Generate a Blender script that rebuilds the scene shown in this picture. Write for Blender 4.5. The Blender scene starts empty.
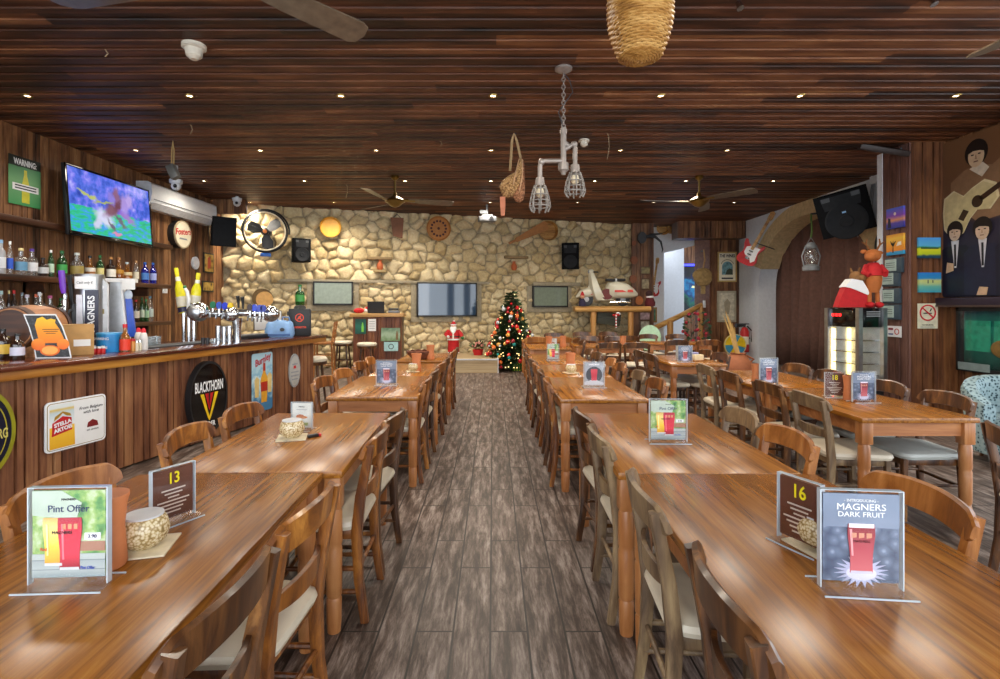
import bpy, bmesh, math, random
import numpy as np
from mathutils import Matrix, Vector, Euler
random.seed(7)
R = math.radians
PI = math.pi
C = bpy.context.scene.collection
SC = bpy.context.scene

# ------------------------------------------------------------------ camera, sky, exposure
F, CX, CY, EYE = 520.0, 493.0, 306.0, 1.49
cam_d = bpy.data.cameras.new('camera')
cam = bpy.data.objects.new('camera', cam_d)
C.objects.link(cam)
cam.location = (0, 0, EYE)
cam.rotation_euler = (PI / 2, 0, 0)
cam_d.sensor_width = 36
cam_d.lens = F * 36 / 1000
cam_d.shift_x = 0.007
cam_d.shift_y = -0.0335
cam_d.clip_end = 200
SC.camera = cam
SC.view_settings.view_transform = 'Standard'
SC.view_settings.look = 'None'
SC.view_settings.gamma = 1
SC.view_settings.use_curve_mapping = False
SC.view_settings.exposure = 0.45
SC.cycles.max_bounces = 8
SC.cycles.transparent_max_bounces = 16
SC.cycles.caustics_reflective = False
SC.cycles.caustics_refractive = False
SC.cycles.sample_clamp_indirect = 6
w = bpy.data.worlds.new('daylight')
SC.world = w
w.use_nodes = True
w.node_tree.nodes['Background'].inputs['Color'].default_value = (0.86, 0.93, 1.0, 1)
w.node_tree.nodes['Background'].inputs['Strength'].default_value = 2.6

def area(name, loc, rot, sx, sy, power, col):
    d = bpy.data.lights.new(name, 'AREA'); d.shape = 'RECTANGLE'; d.size = sx; d.size_y = sy
    d.energy = power; d.color = col
    o = bpy.data.objects.new(name, d); C.objects.link(o)
    o.location = loc; o.rotation_euler = rot
    return o
# added lamps for assumed daylight: open front behind the camera, and open side bay
area('assumed_daylight_front', (0.5, -3.2, 2.0), (R(90), 0, 0), 12.0, 3.4, 230, (0.95, 0.97, 1.0))
area('assumed_daylight_side', (8.6, 2.2, 1.9), (0, R(90), 0), 3.4, 5.5, 160, (0.86, 0.93, 1.0))
area('added_stair_fill', (5.5, 16.3, 3.6), (0, 0, 0), 1.0, .8, 14, (0.85, 0.92, 1.0))  # added fill lamp for assumed landing daylight; no skylight is built
SPOT_W, SPOT_COL = 128, (1.0, 0.89, 0.74)

# ------------------------------------------------------------------ pixel helpers (photo frame -> world)
def at(px, py, Y): return Vector(((px - CX) * Y / F, Y, EYE - (py - CY) * Y / F))
def onz(px, py, z):
    Y = (EYE - z) * F / (py - CY)
    return Vector(((px - CX) * Y / F, Y, z))
class Plane:
    def __init__(s, x, y, ang):
        s.p = Vector((x, y, 0)); s.a = ang
        s.n = Vector((math.sin(ang), -math.cos(ang), 0)); s.u = Vector((math.cos(ang), math.sin(ang), 0))
    def hit(s, px, py, off=0.0):
        d = Vector(((px - CX) / F, 1, -(py - CY) / F)); o = Vector((0, 0, EYE))
        p = s.p + s.n * off
        t = (p - o).dot(s.n) / d.dot(s.n)
        return o + d * t
    def rect(s, x0, y0, x1, y1, off=0.0):      # centre, width, height
        m = s.hit((x0 + x1) / 2, (y0 + y1) / 2, off)
        a = s.hit(x0, (y0 + y1) / 2, off); b = s.hit(x1, (y0 + y1) / 2, off)
        c = s.hit((x0 + x1) / 2, y0, off); d = s.hit((x0 + x1) / 2, y1, off)
        mm = (a + b) / 2; mm.z = (c.z + d.z) / 2
        return mm, (b - a).length, c.z - d.z
BARP = Plane(-3.6, 3.8, math.atan2(4.0, 0.9))
LW = Plane(-6.17, 0, PI / 2)
BW = Plane(-6.2, 11.85, math.atan2(3.07, 10.2))
AW = Plane(6.9, 9, -PI / 2)
EW = Plane(6.42, 6, -PI / 2)
CEIL = 3.81

# ------------------------------------------------------------------ materials
def new(name):
    m = bpy.data.materials.new(name); m.use_nodes = True
    nt = m.node_tree; b = nt.nodes['Principled BSDF']
    return m, nt, b
def setp(b, **k):
    for n, v in k.items(): b.inputs[n].default_value = v
def c4(c): return (c[0], c[1], c[2], 1)
def hexc(h):
    h = h.lstrip('#'); v = [int(h[i:i + 2], 16) / 255 for i in (0, 2, 4)]
    return tuple((x / 12.92 if x <= .04045 else ((x + .055) / 1.055) ** 2.4) for x in v)
_plain = {}
def plain(h, rough=.5, metal=0.0, emit=0.0, coat=0.0, spec=.5, noise=.12):
    key = (h, rough, metal, emit, coat, spec)
    if key in _plain: return _plain[key]
    c = hexc(h)
    m, nt, b = new('paint_' + h.strip('#'))
    setp(b, Roughness=rough, Metallic=metal)
    b.inputs['Coat Weight'].default_value = coat
    b.inputs['Specular IOR Level'].default_value = spec
    tc = nt.nodes.new('ShaderNodeTexCoord'); n = nt.nodes.new('ShaderNodeTexNoise')
    n.inputs['Scale'].default_value = 14; n.inputs['Detail'].default_value = 4
    nt.links.new(tc.outputs['Object'], n.inputs['Vector'])
    r = nt.nodes.new('ShaderNodeValToRGB')
    r.color_ramp.elements[0].position = .3; r.color_ramp.elements[1].position = .7
    r.color_ramp.elements[0].color = c4([x * (1 - noise) for x in c]); r.color_ramp.elements[1].color = c4([min(1, x * (1 + noise)) for x in c])
    nt.links.new(n.outputs['Fac'], r.inputs['Fac']); nt.links.new(r.outputs['Color'], b.inputs['Base Color'])
    if emit:
        nt.links.new(r.outputs['Color'], b.inputs['Emission Color']); b.inputs['Emission Strength'].default_value = emit
    _plain[key] = m
    return m
def objvec(nt, scale, rnd=True, coord='Object'):
    tc = nt.nodes.new('ShaderNodeTexCoord'); mp = nt.nodes.new('ShaderNodeMapping')
    mp.inputs['Scale'].default_value = scale
    nt.links.new(tc.outputs[coord], mp.inputs['Vector'])
    if rnd:
        oi = nt.nodes.new('ShaderNodeObjectInfo'); ml = nt.nodes.new('ShaderNodeMath'); ml.operation = 'MULTIPLY'
        ml.inputs[1].default_value = 37.0
        nt.links.new(oi.outputs['Random'], ml.inputs[0]); nt.links.new(ml.outputs[0], mp.inputs['Location'])
    return mp.outputs['Vector'], tc
def ramp(nt, stops, fac):
    r = nt.nodes.new('ShaderNodeValToRGB'); e = r.color_ramp.elements
    while len(e) < len(stops): e.new(.5)
    for k, (p, c) in enumerate(stops):
        e[k].position = p; e[k].color = c4(hexc(c) if isinstance(c, str) else c)
    nt.links.new(fac, r.inputs['Fac'])
    return r.outputs['Color']
def bump(nt, b, h, strength, dist=.01):
    bp = nt.nodes.new('ShaderNodeBump'); bp.inputs['Strength'].default_value = strength; bp.inputs['Distance'].default_value = dist
    nt.links.new(h, bp.inputs['Height']); nt.links.new(bp.outputs['Normal'], b.inputs['Normal'])
def wood(name, stops, axis=1, scale=9.0, stretch=14.0, rough=.4, coat=0.0, bmp=.15, wave=0.0, rnd=True):
    m, nt, b = new(name)
    s = [scale * 1.0] * 3; s[axis] = scale / stretch
    v, tc = objvec(nt, s, rnd)
    n = nt.nodes.new('ShaderNodeTexNoise'); n.inputs['Scale'].default_value = 1.0; n.inputs['Detail'].default_value = 7; n.inputs['Roughness'].default_value = .65
    n.inputs['Distortion'].default_value = .6
    nt.links.new(v, n.inputs['Vector']); fac = n.outputs['Fac']
    if wave:
        wv = nt.nodes.new('ShaderNodeTexWave'); wv.wave_type = 'BANDS'; wv.bands_direction = 'X' if axis != 0 else 'Y'
        wv.inputs['Scale'].default_value = 1.6; wv.inputs['Distortion'].default_value = 9; wv.inputs['Detail'].default_value = 3; wv.inputs['Detail Scale'].default_value = .6
        nt.links.new(v, wv.inputs['Vector'])
        mx = nt.nodes.new('ShaderNodeMix'); mx.data_type = 'FLOAT'; mx.inputs[0].default_value = wave
        nt.links.new(n.outputs['Fac'], mx.inputs[2]); nt.links.new(wv.outputs['Fac'], mx.inputs[3]); fac = mx.outputs[0]
    col = ramp(nt, stops, fac)
    nt.links.new(col, b.inputs['Base Color'])
    setp(b, Roughness=rough); b.inputs['Coat Weight'].default_value = coat; b.inputs['Coat Roughness'].default_value = .12
    if bmp: bump(nt, b, fac, bmp, .004)
    return m
def planks(name, stops, across, pitch, along, seg=2.6, rough=.45, grain=30.0, var=.55, coat=0.0, spec=.5):
    """boards with a tone of their own each; across / along are axis indexes of the object's own frame"""
    m, nt, b = new(name)
    tc = nt.nodes.new('ShaderNodeTexCoord'); sp = nt.nodes.new('ShaderNodeSeparateXYZ')
    nt.links.new(tc.outputs['Object'], sp.inputs[0])
    def math_(op, a, bb):
        n = nt.nodes.new('ShaderNodeMath'); n.operation = op
        for k, x in enumerate((a, bb)):
            if isinstance(x, (int, float)): n.inputs[k].default_value = x
            elif x is not None: nt.links.new(x, n.inputs[k])
        return n.outputs[0]
    ix = math_('FLOOR', math_('DIVIDE', sp.outputs[across], pitch), None)
    off = math_('MULTIPLY', ix, 1.37)
    iy = math_('FLOOR', math_('ADD', math_('DIVIDE', sp.outputs[along], seg), off), None)
    cb = nt.nodes.new('ShaderNodeCombineXYZ'); nt.links.new(ix, cb.inputs[0]); nt.links.new(iy, cb.inputs[1])
    wn = nt.nodes.new('ShaderNodeTexWhiteNoise'); wn.noise_dimensions = '3D'; nt.links.new(cb.outputs[0], wn.inputs['Vector'])
    mp = nt.nodes.new('ShaderNodeMapping'); s = [grain] * 3; s[along] = grain / 18; mp.inputs['Scale'].default_value = s
    nt.links.new(tc.outputs['Object'], mp.inputs['Vector']); nt.links.new(wn.outputs['Color'], mp.inputs['Location'])
    n = nt.nodes.new('ShaderNodeTexNoise'); n.inputs['Scale'].default_value = 1; n.inputs['Detail'].default_value = 6; n.inputs['Roughness'].default_value = .7
    n.inputs['Distortion'].default_value = .4
    nt.links.new(mp.outputs[0], n.inputs['Vector'])
    mp2 = nt.nodes.new('ShaderNodeMapping'); s = [grain * .25] * 3; s[along] = grain / 14; mp2.inputs['Scale'].default_value = s
    nt.links.new(tc.outputs['Object'], mp2.inputs['Vector'])
    n2 = nt.nodes.new('ShaderNodeTexNoise'); n2.inputs['Scale'].default_value = 1; n2.inputs['Detail'].default_value = 5
    nt.links.new(mp2.outputs[0], n2.inputs['Vector'])
    f = math_('ADD', math_('MULTIPLY', n.outputs['Fac'], .55), math_('MULTIPLY', n2.outputs['Fac'], .45))
    f = math_('ADD', f, math_('MULTIPLY', math_('SUBTRACT', wn.outputs['Value'], .5), var * .4))
    nt.links.new(ramp(nt, stops, f), b.inputs['Base Color'])
    setp(b, Roughness=rough); b.inputs['Coat Weight'].default_value = coat; b.inputs['Specular IOR Level'].default_value = spec
    bump(nt, b, n.outputs['Fac'], .25, .004)
    return m
def grad(name, stops, axis=2, lo=-.5, hi=.5, noise=0.0, nscale=8, rough=.5, emit=0.0, coat=0.0):
    """a print: bands of ink along one axis of the sheet, broken up by noise"""
    m, nt, b = new(name)
    tc = nt.nodes.new('ShaderNodeTexCoord'); sp = nt.nodes.new('ShaderNodeSeparateXYZ'); nt.links.new(tc.outputs['Object'], sp.inputs[0])
    mr = nt.nodes.new('ShaderNodeMapRange'); mr.inputs['From Min'].default_value = lo; mr.inputs['From Max'].default_value = hi
    nt.links.new(sp.outputs[axis], mr.inputs['Value']); fac = mr.outputs[0]
    if noise:
        n = nt.nodes.new('ShaderNodeTexNoise'); n.inputs['Scale'].default_value = nscale; n.inputs['Detail'].default_value = 5
        nt.links.new(tc.outputs['Object'], n.inputs['Vector'])
        a = nt.nodes.new('ShaderNodeMath'); a.operation = 'MULTIPLY_ADD'; a.inputs[1].default_value = noise; a.inputs[2].default_value = -noise / 2
        nt.links.new(n.outputs['Fac'], a.inputs[0])
        s = nt.nodes.new('ShaderNodeMath'); s.operation = 'ADD'; nt.links.new(a.outputs[0], s.inputs[0]); nt.links.new(fac, s.inputs[1]); fac = s.outputs[0]
    col = ramp(nt, stops, fac)
    nt.links.new(col, b.inputs['Base Color']); setp(b, Roughness=rough); b.inputs['Coat Weight'].default_value = coat
    if emit:
        nt.links.new(col, b.inputs['Emission Color']); b.inputs['Emission Strength'].default_value = emit
    return m
def voro(name, stops, scale, rough=.5, feature='F1', rnd=False, metal=0.0, bmp=0.0):
    m, nt, b = new(name); v, tc = objvec(nt, (1, 1, 1), rnd)
    n = nt.nodes.new('ShaderNodeTexVoronoi'); n.feature = feature; n.inputs['Scale'].default_value = scale
    nt.links.new(v, n.inputs['Vector']); nt.links.new(ramp(nt, stops, n.outputs['Distance']), b.inputs['Base Color'])
    setp(b, Roughness=rough, Metallic=metal)
    if bmp: bump(nt, b, n.outputs['Distance'], bmp, .01)
    return m
def clear(name, tint=(1, 1, 1), gloss=.1, white=0.0, whitecol=(1, 1, 1), edge=.5):
    m = bpy.data.materials.new(name); m.use_nodes = True; nt = m.node_tree; nt.nodes.clear()
    out = nt.nodes.new('ShaderNodeOutputMaterial'); t = nt.nodes.new('ShaderNodeBsdfTransparent'); t.inputs[0].default_value = c4(tint)
    g = nt.nodes.new('ShaderNodeBsdfGlossy'); g.inputs['Roughness'].default_value = .04
    lw = nt.nodes.new('ShaderNodeLayerWeight'); lw.inputs['Blend'].default_value = .35
    mu = nt.nodes.new('ShaderNodeMath'); mu.operation = 'MULTIPLY_ADD'; mu.inputs[1].default_value = edge; mu.inputs[2].default_value = gloss
    nt.links.new(lw.outputs['Facing'], mu.inputs[0])
    mx = nt.nodes.new('ShaderNodeMixShader'); nt.links.new(mu.outputs[0], mx.inputs[0]); nt.links.new(t.outputs[0], mx.inputs[1]); nt.links.new(g.outputs[0], mx.inputs[2])
    last = mx
    if white:
        d = nt.nodes.new('ShaderNodeBsdfDiffuse'); d.inputs[0].default_value = c4(whitecol)
        m2 = nt.nodes.new('ShaderNodeMixShader'); m2.inputs[0].default_value = white
        nt.links.new(mx.outputs[0], m2.inputs[1]); nt.links.new(d.outputs[0], m2.inputs[2]); last = m2
    nt.links.new(last.outputs[0], out.inputs[0])
    return m

M = {}
M['table'] = wood('varnished_table_wood', [(.24, '#46260a'), (.40, '#794813'), (.5, '#92591a'), (.6, '#a16824'), (.78, '#b8843c')], axis=1, scale=44, stretch=26, rough=.25, coat=.0, wave=0, bmp=.05)
M['tableside'] = wood('table_frame_wood', [(.3, '#7a4520'), (.5, '#a4683a'), (.7, '#bd8350')], axis=0, scale=10, stretch=10, rough=.4, bmp=.1)
M['tableleg'] = wood('table_leg_wood', [(.3, '#7f4a22'), (.5, '#a86c3c'), (.7, '#bd8552')], axis=2, scale=10, stretch=8, rough=.35, bmp=.1)
M['chair_warm'] = wood('chair_wood_warm', [(.25, '#241208'), (.42, '#5a3012'), (.55, '#8a531f'), (.72, '#c4863c')], axis=2, scale=12, stretch=5, rough=.36, coat=.15)
M['chair_dark'] = wood('chair_wood_dark', [(.25, '#1a0e08'), (.44, '#40240f'), (.58, '#66401f'), (.74, '#ae7a42')], axis=2, scale=12, stretch=5, rough=.36, coat=.15)
M['chair_grey'] = wood('chair_wood_weathered', [(.25, '#33261a'), (.45, '#66503a'), (.6, '#8a7252'), (.78, '#b39a72')], axis=2, scale=12, stretch=5, rough=.42)
M['chair_honey'] = wood('chair_wood_honey', [(.25, '#5a3010'), (.45, '#8e5622'), (.6, '#ab7038'), (.78, '#c9975c')], axis=2, scale=12, stretch=5, rough=.38)
M['seat'] = plain('#cfc5b0', .45, noise=.05)
M['seatgrey'] = plain('#b4b9b4', .45, noise=.05)
DK = [(.26, '#22120a'), (.40, '#4b2d19'), (.52, '#71492c'), (.66, '#90653f'), (.82, '#ad8156')]
M['ceil'] = planks('ceiling_boards', [(.24, '#1a0d07'), (.40, '#402416'), (.54, '#603822'), (.68, '#825333'), (.84, '#a97a4c')], 1, .165, 0, 2.9, rough=.5, grain=26, var=.8, spec=.3)
M['panel'] = planks('wall_boards', DK, 0, .115, 2, 50, rough=.5, grain=34, var=.7)
M['barpanel'] = planks('bar_boards', [(.25, '#2e170d'), (.40, '#5a3320'), (.53, '#7d4f33'), (.67, '#986a46'), (.84, '#b5875c')], 0, .105, 2, 50, rough=.5, grain=34, var=.6)
M['shelfwood'] = wood('dark_shelf_wood', [(.3, '#1d0f09'), (.5, '#40210f'), (.75, '#6b4022')], axis=0, scale=10, rough=.4)
M['bartop'] = wood('bar_top_wood', [(.3, '#2a1009'), (.5, '#4e2213'), (.75, '#73381f')], axis=0, scale=10, rough=.22, coat=.3, bmp=.05)
M['baredge'] = wood('bar_edge_wood', [(.3, '#6a3c12'), (.48, '#9a6122'), (.6, '#b27a30'), (.8, '#c89448')], axis=0, scale=9, rough=.35, coat=.1)
M['log'] = wood('peeled_log', [(.3, '#8a5a26'), (.5, '#c08f4a'), (.75, '#dbb272')], axis=0, scale=8, rough=.5)
M['logz'] = wood('peeled_log_upright', [(.3, '#8a5a26'), (.5, '#b98548'), (.75, '#d5aa6c')], axis=2, scale=8, rough=.5)
M['black'] = plain('#17181a', .45); M['blackgloss'] = plain('#0b0b0d', .12, coat=.4); M['dkgrey'] = plain('#33363a', .5)
M['grey'] = plain('#8b8f92', .45); M['lgrey'] = plain('#c9ccd0', .4); M['white'] = plain('#e9ebec', .45, noise=.03); M['plaster'] = plain('#d9dde2', .85, noise=.05)
M['steel'] = plain('#c6c9cc', .18, 1.0); M['brushed'] = plain('#b7babd', .32, 1.0); M['brass'] = plain('#8c7440', .3, 1.0); M['pipe'] = plain('#9a9088', .45, .5)
M['red'] = plain('#c01c1e', .45); M['santared'] = plain('#b81a20', .8); M['gold'] = plain('#c8a040', .35, .6); M['yellow'] = plain('#e8c21e', .45); M['blue'] = plain('#1f5fb8', .45)
M['green'] = plain('#1d6b34', .4); M['terracotta'] = plain('#bf7446', .65); M['cream'] = plain('#ece3c8', .55, noise=.05); M['skin'] = plain('#d39c7c', .6); M['cork'] = plain('#c79a62', .7)
M['acrylic'] = clear('acrylic_sheet', gloss=.012, edge=.16); M['acryledge'] = plain('#b9c4cc', .15, coat=.5); M['glass'] = clear('clear_glass', (.93, .96, .97), .1, .06)
M['glassg'] = clear('green_glass', (.12, .45, .15), .1, .1, (.05, .3, .08)); M['glassb'] = clear('blue_glass', (.1, .15, .8), .1, .25, (.04, .06, .7)); M['glassa'] = clear('amber_glass', (.75, .42, .1), .1, .22, (.5, .22, .04))
M['glassd'] = clear('brown_glass', (.2, .09, .04), .1, .35, (.05, .02, .01)); M['glassw'] = clear('frosted_glass', (.85, .88, .9), .1, .3, (.8, .83, .86))
M['wicker'] = wood('woven_cane', [(.3, '#6e4418'), (.5, '#a87838'), (.75, '#cfa563')], axis=0, scale=14, stretch=6, rough=.5)
M['paper'] = plain('#e8e8e6', .6, noise=.02); M['ink'] = plain('#202024', .6); M['inkgrey'] = plain('#8d9096', .6)

# ------------------------------------------------------------------ mesh helper
class MB:
    def __init__(s): s.v = []; s.f = []; s.M = Matrix.Identity(4)
    def at(s, x=0, y=0, z=0, rx=0, ry=0, rz=0, sc=1):
        s.M = Matrix.Translation((x, y, z)) @ Euler((rx, ry, rz)).to_matrix().to_4x4() @ Matrix.Scale(sc, 4); return s
    def add(s, vs, fs):
        n = len(s.v)
        s.v += [tuple(s.M @ Vector(p)) for p in vs]; s.f += [tuple(i + n for i in f) for f in fs]; return s
    def box(s, x0, y0, z0, x1, y1, z1, bev=0.0, seg=2):
        if bev <= 0:
            v = [(x0, y0, z0), (x1, y0, z0), (x1, y1, z0), (x0, y1, z0), (x0, y0, z1), (x1, y0, z1), (x1, y1, z1), (x0, y1, z1)]
            return s.add(v, [(3, 2, 1, 0), (4, 5, 6, 7), (0, 1, 5, 4), (1, 2, 6, 5), (2, 3, 7, 6), (3, 0, 4, 7)])
        bm = bmesh.new(); bmesh.ops.create_cube(bm, size=1)
        for v in bm.verts: v.co = ((x0 + x1) / 2 + v.co.x * (x1 - x0), (y0 + y1) / 2 + v.co.y * (y1 - y0), (z0 + z1) / 2 + v.co.z * (z1 - z0))
        bmesh.ops.bevel(bm, geom=bm.edges[:], offset=bev, segments=seg, affect='EDGES', profile=.5)
        bm.verts.index_update()
        s.add([tuple(v.co) for v in bm.verts], [tuple(v.index for v in f.verts) for f in bm.faces]); bm.free(); return s
    def cbox(s, cx, cy, cz, sx, sy, sz, bev=0.0, seg=2):
        return s.box(cx - sx / 2, cy - sy / 2, cz - sz / 2, cx + sx / 2, cy + sy / 2, cz + sz / 2, bev, seg)
    def loft(s, rings, caps=True, closed=False):
        n = len(rings[0]); vs = [p for r in rings for p in r]; fs = []
        m = len(rings)
        for k in range(m if closed else m - 1):
            a, b = k * n, ((k + 1) % m) * n
            for i in range(n): j = (i + 1) % n; fs.append((a + i, a + j, b + j, b + i))
        if caps and not closed: fs.append(tuple(reversed(range(n)))); fs.append(tuple(range((m - 1) * n, m * n)))
        return s.add(vs, fs)
    def lathe(s, prof, n=20, cx=0, cy=0, cz=0, sx=1, sy=1):
        rings = [[(cx + r * sx * math.cos(2 * PI * i / n), cy + r * sy * math.sin(2 * PI * i / n), cz + z) for i in range(n)] for r, z in [(max(r, 1e-4), z) for r, z in prof]]
        return s.loft(rings)
    def tube(s, pts, rad, n=8, closed=False, flat=1.0):
        pts = [Vector(p) for p in pts]; rings = []; m = len(pts); ref = None
        for k, p in enumerate(pts):
            if closed: t = pts[(k + 1) % m] - pts[(k - 1) % m]
            else: t = pts[min(k + 1, m - 1)] - pts[max(k - 1, 0)]
            t.normalize()
            if ref is None: ref = Vector((0, 0, 1)) if abs(t.z) < .9 else Vector((1, 0, 0))
            a = ref - t * ref.dot(t)
            if a.length < 1e-4: a = t.orthogonal()
            a.normalize(); ref = a; b = t.cross(a)
            r = rad[k] if isinstance(rad, (list, tuple)) else rad
            rings.append([tuple(p + a * (r * math.cos(2 * PI * i / n)) + b * (r * flat * math.sin(2 * PI * i / n))) for i in range(n)])
        return s.loft(rings, closed=closed)
    def bar(s, pts, w, h):     # rectangular section swept along pts; w along X-ish, h the other way
        pts = [Vector(p) for p in pts]; rings = []; m = len(pts)
        for k, p in enumerate(pts):
            t = (pts[min(k + 1, m - 1)] - pts[max(k - 1, 0)]).normalized()
            a = Vector((1, 0, 0)) - t * t.x
            if a.length < .1: a = Vector((0, 1, 0)) - t * t.y
            a.normalize(); b = t.cross(a)
            ww = w[k] if isinstance(w, (list, tuple)) else w; hh = h[k] if isinstance(h, (list, tuple)) else h
            c = .22
            prof = [(-1 + c, -1), (1 - c, -1), (1, -1 + c), (1, 1 - c), (1 - c, 1), (-1 + c, 1), (-1, 1 - c), (-1, -1 + c)]
            rings.append([tuple(p + a * (x * ww / 2) + b * (y * hh / 2)) for x, y in prof])
        return s.loft(rings)
    def ball(s, cx, cy, cz, rx, ry=None, rz=None, n=16, m=10):
        ry = ry or rx; rz = rz or rx
        rings = []
        for k in range(m + 1):
            th = -PI / 2 + PI * k / m; r = max(math.cos(th), 1e-3)
            rings.append([(cx + rx * r * math.cos(2 * PI * i / n), cy + ry * r * math.sin(2 * PI * i / n), cz + rz * math.sin(th)) for i in range(n)])
        return s.loft(rings)
    def prism(s, poly, y0, y1):     # polygon in x,z pushed from y0 to y1
        n = len(poly)
        vs = [(x, y0, z) for x, z in poly] + [(x, y1, z) for x, z in poly]
        fs = [tuple(range(n)), tuple(reversed(range(n, 2 * n)))] + [(i, i + n, (i + 1) % n + n, (i + 1) % n) for i in range(n)]
        return s.add(vs, fs)
    def disc(s, cx, cz, rx, rz, y0, y1, n=40): return s.prism([(cx + rx * math.cos(2 * PI * i / n), cz + rz * math.sin(2 * PI * i / n)) for i in range(n)], y0, y1)
    def mesh(s, name, sharp=38):
        me = bpy.data.meshes.new(name); me.from_pydata(s.v, [], s.f)
        bm = bmesh.new(); bm.from_mesh(me); bmesh.ops.recalc_face_normals(bm, faces=bm.faces[:]); bm.to_mesh(me); bm.free()
        me.polygons.foreach_set('use_smooth', [True] * len(me.polygons)); me.set_sharp_from_angle(angle=R(sharp))
        return me
def rrect(w, h, r, n=5, cx=0, cz=0):
    out = []
    for sx, sz, a0 in ((1, 1, 0), (-1, 1, 90), (-1, -1, 180), (1, -1, 270)):
        for k in range(n + 1):
            a = R(a0 + 90 * k / n); out.append((cx + sx * (w / 2 - r) + r * math.cos(a), cz + sz * (h / 2 - r) + r * math.sin(a)))
    return out
def link(o): C.objects.link(o); return o
def part(name, mb, mat, parent=None, label=None, sharp=38):
    me = mb.mesh(name, sharp); me.materials.append(M[mat] if isinstance(mat, str) else mat)
    o = link(bpy.data.objects.new(name, me))
    if parent is not None: o.parent = parent
    if label: o['label'] = label
    return o
def tag(o, label, cat, group=None):
    o['label'] = label; o['category'] = cat
    if group: o['group'] = group
    return o
def E(name, label, cat, loc=(0, 0, 0), rz=0.0, group=None, rx=0.0, ry=0.0):
    o = link(bpy.data.objects.new(name, None)); o.empty_display_size = .1
    o.location = loc; o.rotation_euler = (rx, ry, rz)
    return tag(o, label, cat, group)
def one(name, mb, mat, label, cat, loc=(0, 0, 0), rz=0.0, group=None, rx=0.0, ry=0.0):
    o = part(name, mb, mat); o.location = loc; o.rotation_euler = (rx, ry, rz); return tag(o, label, cat, group)
def struct(name, mb, mat, loc=(0, 0, 0), rz=0.0, parent=None, sharp=38):
    o = part(name, mb, mat, parent, sharp=sharp); o.location = loc; o.rotation_euler = (0, 0, rz)
    if parent is None: o['kind'] = 'structure'
    return o
KIDS = {}
def copy_tree(o, label=None, group=None, loc=None, rz=None, parent=None):
    c = o.copy(); link(c)
    if parent is not None: c.parent = parent
    for ch in o.children: copy_tree(ch, parent=c)
    if label: c['label'] = label
    if group: c['group'] = group
    if loc is not None: c.location = loc
    if rz is not None: c.rotation_euler = (0, 0, rz)
    return c
def text(body, size, mat, parent, x=0, z=0, y=-.002, name='lettering', ext=.0006, sx=1.0, ang=0.0, bold=0.0, shear=0.0):
    cu = bpy.data.curves.new(name, 'FONT'); cu.body = body; cu.size = size; cu.align_x = 'CENTER'; cu.align_y = 'CENTER'
    cu.extrude = ext; cu.offset = bold; cu.shear = shear; cu.resolution_u = 3; cu.space_line = 1.0
    cu.materials.append(M[mat] if isinstance(mat, str) else mat)
    o = link(bpy.data.objects.new(name, cu)); o.parent = parent
    o.location = (x, y, z); o.rotation_euler = (PI / 2, ang, 0); o.scale = (sx, 1, 1)
    return o
def flat(name, poly, mat, parent, y=-.002, t=.0015, label=None): return part(name, MB().prism(poly, y, y + t), mat, parent, label)
def pint(cx, z0, h, w):       # outline of a beer glass
    pr = [(.40, 0), (.42, .03), (.405, .18), (.41, .36), (.45, .56), (.5, .76), (.5, .92), (.48, 1)]
    return [(cx + x * w, z0 + h * z) for x, z in pr] + [(cx - x * w, z0 + h * z) for x, z in reversed(pr)]
def arcpts(r, a0, a1, n, cx=0, cz=0): return [(cx + r * math.cos(R(a0 + (a1 - a0) * k / n)), cz + r * math.sin(R(a0 + (a1 - a0) * k / n))) for k in range(n + 1)]
def ring(ro, ri, n=40, cx=0, cz=0, sx=1.0, sz=1.0, y0=-.004, y1=0):
    mb = MB(); vs = []; fs = []
    for i in range(n):
        a = 2 * PI * i / n; c, s_ = math.cos(a) * sx, math.sin(a) * sz
        vs += [(cx + ro * c, y0, cz + ro * s_), (cx + ri * c, y0, cz + ri * s_), (cx + ri * c, y1, cz + ri * s_), (cx + ro * c, y1, cz + ro * s_)]
    for i in range(n):
        a, b = 4 * i, 4 * ((i + 1) % n)
        for k in range(4): fs.append((a + k, a + (k + 1) % 4, b + (k + 1) % 4, b + k))
    return mb.add(vs, fs)
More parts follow.
